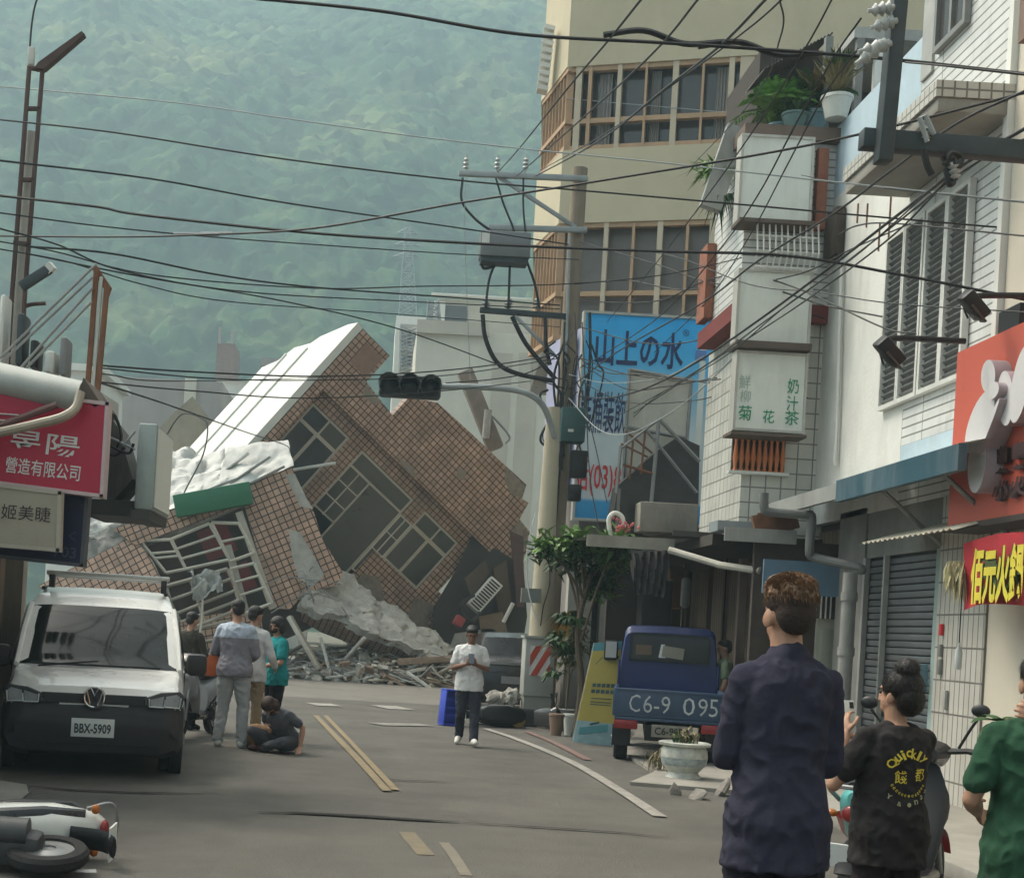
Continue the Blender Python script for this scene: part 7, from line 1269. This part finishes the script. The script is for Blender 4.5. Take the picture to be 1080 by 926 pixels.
def person(label, M, H, pose, skin=None, hair=None, hairstyle='short', top=None, topkind='short', bottom=None, bottomkind='long', shoe=None, vox=.008, shoulders=.168, build=1.0, mask=None, collar=False, hem=.80, fold=.007, group=None, yoke=None, extras=None, leglim=None):
    s = H / 1.75; Ms = M @ Matrix.Scale(s, 4); o = rootm('person', label, 'person', M, group); skin = skin or M_skin; hair = hair or M_hair
    T = pose.get('torso', Matrix.Identity(4)); Hd = T @ pose.get('head', Matrix.Identity(4))
    def fin(g): g.v = [v * s for v in g.v]; return g
    sh = shoulders; L_ = dict(parent=o, local=True)
    arms = {}
    for k, sx in (('L', -1), ('R', 1)): arms[k] = [T @ V((sx * sh, -.01, 1.392)), T @ V(pose.get('elbow' + k, (sx * (sh + .075), -.03, 1.12))), T @ V(pose.get('wrist' + k, (sx * (sh + .09), .06, .88)))]
    legs = {}
    for k, sx in (('L', -1), ('R', 1)): legs[k] = [V(pose.get('hip' + k, T @ V((sx * .088, 0, .90)))), V(pose.get('knee' + k, (sx * .095, .015, .49))), V(pose.get('ankle' + k, (sx * .10, -.02, .085))), V(pose.get('toe' + k, (sx * .125, .14, .035)))]
    # ---- body, one skin from head to feet
    g = MB(); torso_mb(g, T, .88 * build)
    limb(g, [T @ V((0, -.012, 1.44)), T @ V((0, .0, 1.50)), Hd @ V((0, .008, 1.56))], [.058, .056, .056])
    R3 = Hd.to_3x3(); hp = lambda x, y, z: Hd @ V((x, y, z))
    g.ell(hp(0, -.012, 1.655), (.077, .096, .092), R3, 20, 14); g.ell(hp(0, .022, 1.595), (.060, .070, .078), R3, 16, 10); g.ell(hp(0, .052, 1.555), (.038, .040, .030), R3, 12, 8)
    g.ell(hp(0, .094, 1.61), (.013, .02, .028), R3, 10, 8); g.ell(hp(0, .099, 1.594), (.019, .015, .012), R3, 10, 6); g.ell(hp(0, .083, 1.562), (.026, .012, .009), R3, 10, 6); g.ell(hp(0, .078, 1.66), (.05, .018, .016), R3, 12, 6)
    for sx in (-1, 1): g.ell(hp(sx * .078, -.005, 1.612), (.011, .024, .034), R3 @ Euler((.15, 0, sx * -.35)).to_matrix(), 10, 8)
    for k, sx in (('L', -1), ('R', 1)):
        a, e, w_ = arms[k]; m = e.lerp(w_, .35); limb(g, [T @ V((sx * sh * .8, -.01, 1.40)), a, a.lerp(e, .45), e, m, w_], [.046 * build, .046 * build, .042 * build, .037, .040, .026])
        d = pose.get('hand' + k, ((w_ - e).normalized(), T.to_3x3() @ V((-sx, .2, 0)), .35, -1 if sx < 0 else 1)); hand(g, w_, d[0], d[1], d[3], d[2], 1.0)
        h, kn, an, to = legs[k]; limb(g, [h, h.lerp(kn, .4), kn, kn.lerp(an, .35), an], [.088 * build, .078 * build, .053, .052, .036]); limb(g, [an - V((0, 0, .03)), to], [.042, .03])
    bo = fin(solid(g, vox, 3)); bo.build('body', skin, ang=180, **L_)
    for sx in (-1, 1): e = MB(); e.ell(hp(sx * .030, .084, 1.632), (.011, .005, .0055), R3, 10, 6); fin(e).build('eye', M_eye, **L_); e = MB(); e.ell(hp(sx * .031, .089, 1.652), (.017, .004, .0032), R3, 8, 5); fin(e).build('eyebrow', M_hair, **L_)
    # ---- top
    if top:
        g = MB(); torso_mb(g, T, 1.0 * build, .014, hem, 1.465, pose.get('belly', 0), .095)
        for k, sx in (('L', -1), ('R', 1)):
            a, e, w_ = arms[k]; base_ = T @ V((sx * sh * .66, -.012, 1.385)); limb(g, [T @ V((sx * .045, -.018, 1.455)), T @ V((sx * sh * .62, -.015, 1.425)), T @ V((sx * sh * .98, -.012, 1.398))], [.040, .044, .050])
            if topkind == 'short': q = a.lerp(e, .66); limb(g, [base_, a, q], [.074 * build, .060 * build, .064 * build])
            else: limb(g, [base_, a, a.lerp(e, .5), e, e.lerp(w_, .5), w_ - (w_ - e) * .04], [.074 * build, .060 * build, .060 * build, .054, .049, .041])
        if collar: limb(g, [T @ V((0, -.014, 1.42)), T @ V((0, -.010, 1.468))], [.080, .072])
        tg = fin(solid(g, vox, 9, fold * 1.0, 8.5, len(label)))
        if yoke:
            I = T.inverted(); n = len(tg.f)
            for i, f in enumerate(tg.f):
                c = I @ (sum((tg.v[q] for q in f), V()) / len(f) / s)
                if c.z > yoke[0]: tg.m[i] = 1
            tg.build('shirt', [top, yoke[1]], ang=180, **L_)
        else: tg.build('shirt', top, ang=180, **L_)
        SHIRT[o] = BVHTree.FromPolygons(tg.v, tg.f)
    # ---- trousers
    if bottom:
        g = MB(); torso_mb(g, T, .97 * build, .002, .82, 1.0)
        for k in 'LR':
            h, kn, an, to = legs[k]; lim = an - V((0, 0, .0)) if bottomkind == 'long' else kn.lerp(an, .15)
            P_ = [h, h.lerp(kn, .4), kn, kn.lerp(an, .5), an + (kn - an) * .02] if bottomkind != 'shorts' else [h, h.lerp(kn, .4), kn + (an - kn) * .05]
            limb(g, P_, [.097 * build, .092 * build, .073, .067, .062][:len(P_)])
        fin(solid(g, vox, 6, fold * .9, 10, 3)).build('trousers', bottom, ang=180, **L_)
    if shoe:
        for k in 'LR':
            h, kn, an, to = legs[k]; g = MB(); f = (to - an); f.z = 0; f.normalize(); limb(g, [an - V((0, 0, .01)), an - V((0, 0, .035)) - f * .02, an.lerp(to, .6) + V((0, 0, .002)), to + f * .03 + V((0, 0, .0))], [.047, .05, .046, .036])
            fl = min(v.z for v in g.v); fin(solid(g, vox, 2)).build('shoe', shoe, ang=180, **L_)
    # ---- hair
    def hair_mb():
        g = MB()
        if hairstyle in ('short', 'fade'):
            g.ell(hp(0, -.024, 1.68), (.087, .098, .082), R3, 20, 12); g.ell(hp(0, -.062, 1.63), (.074, .055, .075), R3, 16, 10); g.ell(hp(0, .035, 1.71), (.070, .055, .040), R3, 14, 8)
        elif hairstyle == 'bun':
            g.ell(hp(0, -.025, 1.675), (.092, .108, .092), R3, 20, 12); g.ell(hp(0, -.075, 1.61), (.082, .065, .085), R3, 16, 10); g.ell(hp(-.02, -.05, 1.775), (.06, .062, .05), R3, 14, 10); g.ell(hp(.05, -.04, 1.60), (.05, .06, .08), R3, 12, 8)
        elif hairstyle == 'long':
            g.ell(hp(0, -.022, 1.675), (.092, .106, .090), R3, 20, 12); g.ell(hp(0, -.07, 1.58), (.095, .06, .13), R3, 16, 10); g.ell(hp(0, -.085, 1.45), (.085, .05, .12), R3, 16, 10)
            for sx in (-1, 1): g.ell(hp(sx * .075, .01, 1.58), (.03, .05, .12), R3, 12, 8)
        elif hairstyle == 'curly':
            g.ell(hp(0, -.02, 1.675), (.10, .112, .094), R3, 20, 12); g.ell(hp(0, -.06, 1.59), (.105, .07, .10), R3, 16, 10)
            for sx in (-1, 1): g.ell(hp(sx * .09, .0, 1.60), (.035, .055, .085), R3, 12, 8)
        return g
    h = fin(solid(hair_mb(), vox * .8, 2, .002 if hairstyle != 'fade' else .0015, 46, 5))
    h.build('hair', M_hairf if hairstyle == 'fade' else hair, ang=180, **L_)
    if vox < .008 and hairstyle != 'fade':       # loose strands lying along the hair
        k = MB(); bun = Hd @ V((-.02, -.05, 1.775)) * s
        for i in range(5200):
            f = random.choice(h.f); p = sum((h.v[q] for q in f), V()) / len(f); n_ = (h.v[f[1]] - h.v[f[0]]).cross(h.v[f[2]] - h.v[f[0]]).normalized(); n_ = n_ if n_.dot(p - Hd @ V((0, -.02, 1.64)) * s) > 0 else -n_
            d = (bun - p if hairstyle == 'bun' else V((random.gauss(0, .15), -.3, -1))) + V((random.gauss(0, .04), random.gauss(0, .04), random.gauss(0, .04))); d = (d - n_ * d.dot(n_) * .96).normalized(); l = random.uniform(.02, .045); sd_ = d.cross(n_).normalized() * .0011; p = p + n_ * .0012; k.add([p - sd_, p + sd_, p + d * l + n_ * .002], [[0, 1, 2]])
        k.build('hair_strands', mat('hair_strand', (.022, .018, .016), rough=.4, var=.6, scale=40, bump=0), smooth=False, **L_)
    if hairstyle == 'fade':            # dyed longer hair on the crown, built of many locks
        c = MB(); c.ell(hp(0, -.024, 1.70), (.084, .098, .068), R3, 22, 12); c.ell(hp(0, .03, 1.728), (.070, .062, .050), R3, 14, 8); cap = fin(solid(c, vox * .7, 2, .007, 40, 2)); ho = cap.build('hair_crown', hair, ang=180, **L_)
        k = MB()
        for i in range(6500):
            q = random.uniform(0, 6.283); t = random.uniform(.02, 1.0) ** .5; x, y = .083 * t * math.cos(q), -.024 + .097 * t * math.sin(q); z = 1.70 + .070 * math.sqrt(max(0, 1 - t * t)) - .022 * random.random() * (t > .93); p = hp(x, y, z)
            d = R3 @ V((x * 5 + random.gauss(0, .25), (y + .02) * 5 - .2 + random.gauss(0, .25), .5 + random.gauss(0, .25) - 7.0 * max(0, t - .72))).normalized(); l = random.uniform(.018, .03); sd_ = d.cross(V((random.gauss(0, 1), random.gauss(0, 1), random.gauss(0, 1)))).normalized() * .0010; k.add([p - sd_, p + sd_, p + d * l * .6 + sd_ * .6 + V((0, 0, -.002)), p + d * l - V((0, 0, .012))], [[0, 1, 2, 3]])
        fin(k).build('hair_locks', hair, smooth=False, **L_)
    if mask: g = MB(); g.ell(hp(0, .066, 1.578), (.060, .042, .044), R3, 14, 10); fin(g).build('face_mask', mask, **L_)
    if extras: extras(o, T, Hd, s, arms, fin, L_)
    return o
def at(px, d, yaw, z=0.0):
    X = P(px, 700, d).x; return Matrix.Translation((X, d, z)) @ Matrix.Rotation(yaw, 4, 'Z')
def onshirt(o, p, off=.003):        # lay a print on the back of the shirt: p is in the root's frame
    h = SHIRT[o].ray_cast(V((p.x, -1, p.z)), V((0, 1, 0)))
    return h[0] - V((0, off, 0)) if h[0] is not None else p
RX = lambda a: Matrix.Rotation(rad(a), 4, 'X')
def about(c, R): return Matrix.Translation(V(c)) @ R @ Matrix.Translation(-V(c))
def turn(yaw=0, nod=0, tilt=0): return about((0, 0, 1.50), Matrix.Rotation(rad(yaw), 4, 'Z') @ Matrix.Rotation(rad(-nod), 4, 'X') @ Matrix.Rotation(rad(tilt), 4, 'Y'))
def phone(label, c, d, up, m=None, wd=.075, h=.155):
    x = V(d).normalized(); z = V(up); z = (z - x * z.dot(x)).normalized(); y = z.cross(x); R = Matrix((x, y, z)).transposed(); g = MB(); g.box(c, (wd, .009, h), R, 0, .004); o = root('phone', label, 'phone', c); g.build('case', m or M_black, o); g = MB(); g.box(V(c) + y * .0055, (wd - .008, .001, h - .012), R); g.build('screen', mat('phone_screen', (.08, .10, .12), rough=.1, bump=0), o); g = MB(); g.box(V(c) - y * .0055 + x * .02 + z * .055, (.022, .003, .03), R); g.build('camera_bump', M_black, o); return o
# --- big man seen from behind
Mm = at(829, 5.3, rad(4)); navy = cloth('navy_shirt', (.030, .029, .046), 26, .3)
person('tall person in dark navy shirt seen from behind, brown-topped short faded hair', Mm, 1.85, dict(elbowL=(-.178, .04, 1.13), elbowR=(.176, .03, 1.12), wristL=(-.04, .25, 1.12), wristR=(.08, .26, 1.10), head=turn(8, 4, 0), handL=(V((.9, .3, .1)), V((0, -1, 0)), .6, -1), handR=(V((-.9, .3, .1)), V((0, -1, 0)), .6, 1)), skin=M_skin, hair=M_hairb, hairstyle='fade', top=navy, topkind='long', bottom=cloth('dark_trousers', (.016, .015, .022)), shoe=M_shoed, vox=.0065, shoulders=.145, build=.90, collar=True, hem=.74, fold=.011)
# --- phone taker in the printed black shirt
def tee_print(o, T, Hd, s, arms, fin, L_):
    yel = mat('print_yellow_shirt', (.60, .46, .05), rough=.8, bump=0); yb_ = lambda x, z: -.128 - .012 * math.cos(x * 9) - (.010 if z < 1.2 else 0) + .9 * max(0, abs(x) - .05) ** 2 * 6
    def put(body, cx, cz, w_, h, rot=0.0, m=yel, b=.03):
        tb = textmb(body, (-w_ / 2, 0, -h / 2), (1, 0, 0), (0, 0, 1), w_, h, 0, b); c_, s_ = math.cos(rot), math.sin(rot); g = MB(); g.v = [V((cx + v.x * c_ - v.z * s_, 0, cz + v.x * s_ + v.z * c_)) for v in tb.v]; g.v = [T @ V((v.x * 1.22, -.2, 1.2 + (v.z - 1.19) * 1.2)) for v in g.v]; g.f = tb.f; g.m = tb.m; fin(g); g.v = [onshirt(o, v) for v in g.v]; g.build('shirt_lettering', m, smooth=False, **L_)
    for ch, a in zip('Quickly', (62, 41, 24, 9, -8, -26, -44)):
        q = rad(90 + a); r = .092; put(ch, r * math.cos(q), 1.215 + r * math.sin(q) * .95, {'Q': .042, 'i': .012, 'l': .012, 'k': .032}.get(ch, .028), {'Q': .044, 'y': .04, 'k': .044, 'l': .044, 'i': .042}.get(ch, .03), rad(a), yel, .018)
    put('餞', -.042, 1.20, .052, .056, 0, yel, .006); put('都', .05, 1.212, .05, .056, 0, yel, .006)
    for a in range(-66, 67, 11): q = rad(-90 + a); put('•' if abs(a) < 8 else 'e', .085 * math.cos(q), 1.195 + .075 * math.sin(q), .010, .012, rad(a), yel, 0)
    for ch, x, z, a in (('Y', -.085, 1.115, -30), ('&', -.045, 1.085, -15), ('•', 0, 1.082, 0), ('n', .035, 1.095, 10), ('o', .07, 1.115, 25), ('+', .095, 1.14, 40)): put(ch, x, z, .02, .02, rad(a), mat('print_dim', (.35, .32, .2), rough=.8, bump=0), .01)
M2 = at(948, 6.5, rad(16)); pose2 = dict(elbowL=(-.30, .08, 1.14), wristL=(-.16, .20, 1.40), elbowR=(.20, .16, 1.15), wristR=(-.03, .30, 1.38), head=turn(22, -3, 0), handL=(V((.15, .45, .8)), V((.9, .2, -.2)), .55, -1), handR=(V((-.5, .4, .6)), V((-.3, .6, 0)), .6, 1), belly=.03)
person('shorter person in black printed tee with hair bun, raising a phone', M2, 1.52, pose2, skin=M_skin, hairstyle='bun', top=cloth('black_tee', (.024, .021, .021), 24, .3), bottom=cloth('black_trousers', (.022, .016, .018)), shoe=M_shoed, vox=.006, build=1.06, hem=.74, fold=.010, extras=tee_print)
sc2 = 1.52 / 1.75; wp = M2 @ (V((-.10, .27, 1.49)) * sc2); phone('white phone held up in both hands of the person in printed tee', wp, (1, .35, 0), (-.1, .2, 1), M_white)
# --- green shirt at the picture edge
def green_print(o, T, Hd, s, arms, fin, L_):
    tb = textmb('C·C·C·C·1987', (0, 0, 0), (1, 0, 0), (0, 0, 1), .26, .030, 0, .03); g = MB(); g.v = [T @ V((-.055 + v.z, -.2, 1.37 - v.x)) for v in tb.v]; g.f = tb.f; g.m = tb.m; fin(g); g.v = [onshirt(o, v) for v in g.v]; g.build('shirt_lettering', M_lw, smooth=False, **L_)
M3 = at(1101, 5.6, rad(-4)); person('person in dark green tee at the very edge, one hand on the neck', M3, 1.63, dict(elbowL=(-.26, .02, 1.12), wristL=(-.16, .22, 1.05), elbowR=(.30, .10, 1.5), wristR=(.02, -.09, 1.50), head=turn(-10, 8, 0), handR=(V((-.9, -.1, .15)), V((0, 1, 0)), .45, 1)), skin=M_skin, hairstyle='short', top=cloth('green_tee', (.024, .068, .038), 24, .25), bottom=cloth('grey_trousers', (.05, .05, .055)), shoe=M_shoed, vox=.0065, build=1.06, hem=.72, extras=green_print, fold=.012)
# --- walking man with phone
jeans = cloth('dark_jeans', (.035, .038, .05), 40, .3); wtee = cloth('white_tee', (.62, .62, .61), 24, .25)
M4 = at(496, 19.7, rad(178)); s4 = 1.66 / 1.75
person('person in white tee and dark jeans walking towards us, reading a phone', M4, 1.66, dict(elbowL=(-.25, .02, 1.12), elbowR=(.25, .02, 1.12), wristL=(-.07, .26, 1.19), wristR=(.06, .27, 1.19), handL=(V((.6, .5, .35)), V((.5, -.4, .3)), .7, -1), handR=(V((-.6, .5, .35)), V((-.5, -.4, .3)), .7, 1), head=turn(0, 22, 0), kneeL=(-.10, .10, .49), ankleL=(-.10, .22, .10), toeL=(-.12, .38, .07), kneeR=(.10, .02, .49), ankleR=(.10, -.24, .13), toeR=(.125, -.10, .035)), skin=M_skin2, top=wtee, bottom=jeans, shoe=M_shoew, vox=.009, build=1.08, hem=.80, fold=.008)
wp = M4 @ (V((0, .33, 1.27)) * s4); phone('black phone in the hands of the walking person in white tee', wp, (-1, 0, 0), (0, .45, .9))
# --- group on the left
M5 = at(248, 17.4, rad(-6)); person('tall person in grey jacket with pale blue shoulders and light grey trousers', M5, 1.80, dict(elbowL=(-.27, .05, 1.13), wristL=(-.14, .25, 1.10), elbowR=(.24, .02, 1.12), wristR=(.15, .24, 1.05), head=turn(20, 14, 0), kneeL=(-.12, .02, .49), ankleL=(-.155, -.02, .085), toeL=(-.20, .13, .035), kneeR=(.12, .02, .49), ankleR=(.13, -.02, .085), toeR=(.17, .13, .035)), top=cloth('grey_jacket', (.22, .21, .24), 20, .3), topkind='long', bottom=cloth('light_grey_track', (.33, .34, .34), 20, .35), shoe=M_shoew, vox=.009, build=1.12, hem=.84, yoke=(1.30, cloth('pale_blue_yoke', (.40, .46, .54))), fold=.009)
M6 = at(266, 18.0, rad(-25)); person('person in white shirt and tan trousers standing behind the grey jacket', M6, 1.74, dict(elbowR=(.25, .04, 1.12), wristR=(.20, .24, 1.0), head=turn(-12, 10, 0)), top=cloth('white_shirt', (.55, .55, .55)), topkind='long', bottom=cloth('tan_trousers', (.26, .20, .13), 12, .3), shoe=cloth('brown_shoe', (.12, .06, .03)), vox=.009, build=1.0, hem=.80)
M7 = at(291, 18.5, rad(118)); person('person in teal tee with dark face mask and dark trousers', M7, 1.62, dict(elbowL=(-.24, .03, 1.12), wristL=(-.10, .25, 1.05), elbowR=(.24, .03, 1.12), wristR=(.10, .26, 1.08), head=turn(25, 10, 0)), top=cloth('teal_tee', (.02, .22, .23)), bottom=cloth('black_bottom', (.02, .018, .022)), shoe=M_shoed, hairstyle='curly', vox=.009, build=1.14, hem=.80, mask=cloth('dark_mask', (.05, .025, .022)))
# seated on the road: hips low, knees folded to one side, one straight arm propping
Tsit = Matrix.Translation((0, -.02, -.76)) @ about((0, 0, .92), Matrix.Rotation(rad(-40), 4, 'X') @ Matrix.Rotation(rad(8), 4, 'Y'))
inv = lambda p: Tsit.inverted() @ V(p)
M8 = at(307, 17.2, rad(165)); person('person sitting on the road with folded legs, leaning on one arm', M8, 1.52, dict(torso=Tsit, elbowL=inv((-.27, .14, .36)), wristL=inv((-.27, .22, .10)), handL=(V((-.05, .75, -.5)), V((0, -.2, -1)), .05, -1), elbowR=inv((.27, .12, .40)), wristR=inv((.17, .34, .34)), head=turn(-8, 28, 8), hipL=(-.09, .03, .13), hipR=(.09, .03, .13), kneeL=(-.10, .44, .17), ankleL=(.22, .30, .07), toeL=(.36, .28, .04), kneeR=(.40, .34, .28), ankleR=(.30, .12, .07), toeR=(.42, .22, .04)), top=cloth('grey_blue_top', (.10, .10, .115)), bottom=cloth('charcoal_trousers', (.075, .075, .085)), shoe=cloth('dark_sandal', (.06, .03, .025)), hair=mat('hair_redbrown', (.035, .016, .012), rough=.6, var=.4, scale=30, bump=.4, bscale=90), hairstyle='curly', vox=.009, build=1.0, hem=.84, mask=cloth('dark_mask', ()))
M9 = at(199, 19.6, rad(-20)); person('person in dark olive clothes half hidden behind the van mirror', M9, 1.62, dict(elbowR=(.25, .02, 1.12), wristR=(.12, .22, 1.02), head=turn(-10, 15, 0)), top=cloth('dark_olive_top', (.045, .042, .034)), topkind='long', bottom=cloth('black_bottom', ()), shoe=M_shoed, vox=.010, hem=.78)
M10 = at(764, 20.3, rad(75)); person('person in pale green top standing in the arcade behind the pickup', M10, 1.66, dict(head=turn(5, 6, 0)), top=cloth('pale_green_top', (.20, .24, .16)), bottom=cloth('blue_bottom', (.06, .08, .12)), shoe=M_shoed, vox=.011, hem=.78)
c = M5 @ V((-.30, .14, 1.02)); ob = root('orange_bag', 'small orange bag hanging at the elbow of the grey jacket', 'bag', c); g = MB(); g.loft([[c + V((x * k, y * k2, z)) for x, y in [(-.09, -.05), (.09, -.05), (.09, .05), (-.09, .05)]] for z, k, k2 in [(-.17, .9, .9), (-.08, 1.15, 1.3), (.04, .95, .8), (.09, .5, .4)]]); g.build('bag_body', mat('bag_orange', (.50, .11, .03), rough=.6, var=.2), ob); g = MB(); g.tube(crv([c + V((-.04, 0, .08)), c + V((-.02, 0, .2)), c + V((.04, 0, .2)), c + V((.04, 0, .08))]), .008, 5); g.build('handle', mat('bag_orange', ()), ob)
c = G(268, 790); dg_ = root('carrier_bag', 'tan patterned bag on the road at the feet of the group', 'bag', c); g = MB(); g.ell(c + V((0, .2, .14)), (.17, .13, .16), None, 14, 9); g.build('bag_body', mat('bag_tan', (.30, .16, .07), rough=.7, var=.6, scale=9), dg_); g = MB(); g.ell(c + V((.12, .16, .10)), (.1, .09, .09), None, 10, 7); g.build('dark_pocket', M_shoed, dg_)
# ================================================================== haze
def volume(name, col, dens, aniso=.3):
    m = bpy.data.materials.new(name); m.use_nodes = True; N, L = m.node_tree.nodes, m.node_tree.links; N.remove(N['Principled BSDF'])
    pv = N.new('ShaderNodeVolumePrincipled'); pv.inputs['Color'].default_value = (*col, 1); pv.inputs['Density'].default_value = dens; pv.inputs['Anisotropy'].default_value = aniso
    L.new(pv.outputs[0], N['Material Output'].inputs['Volume']); return m
hz = MB(); hz.span((-1000, -1000, -3), (1000, 1000, 330)); tag(hz.build('haze', volume('haze', (.50, .70, .80), .0014), smooth=False), kind='stuff')
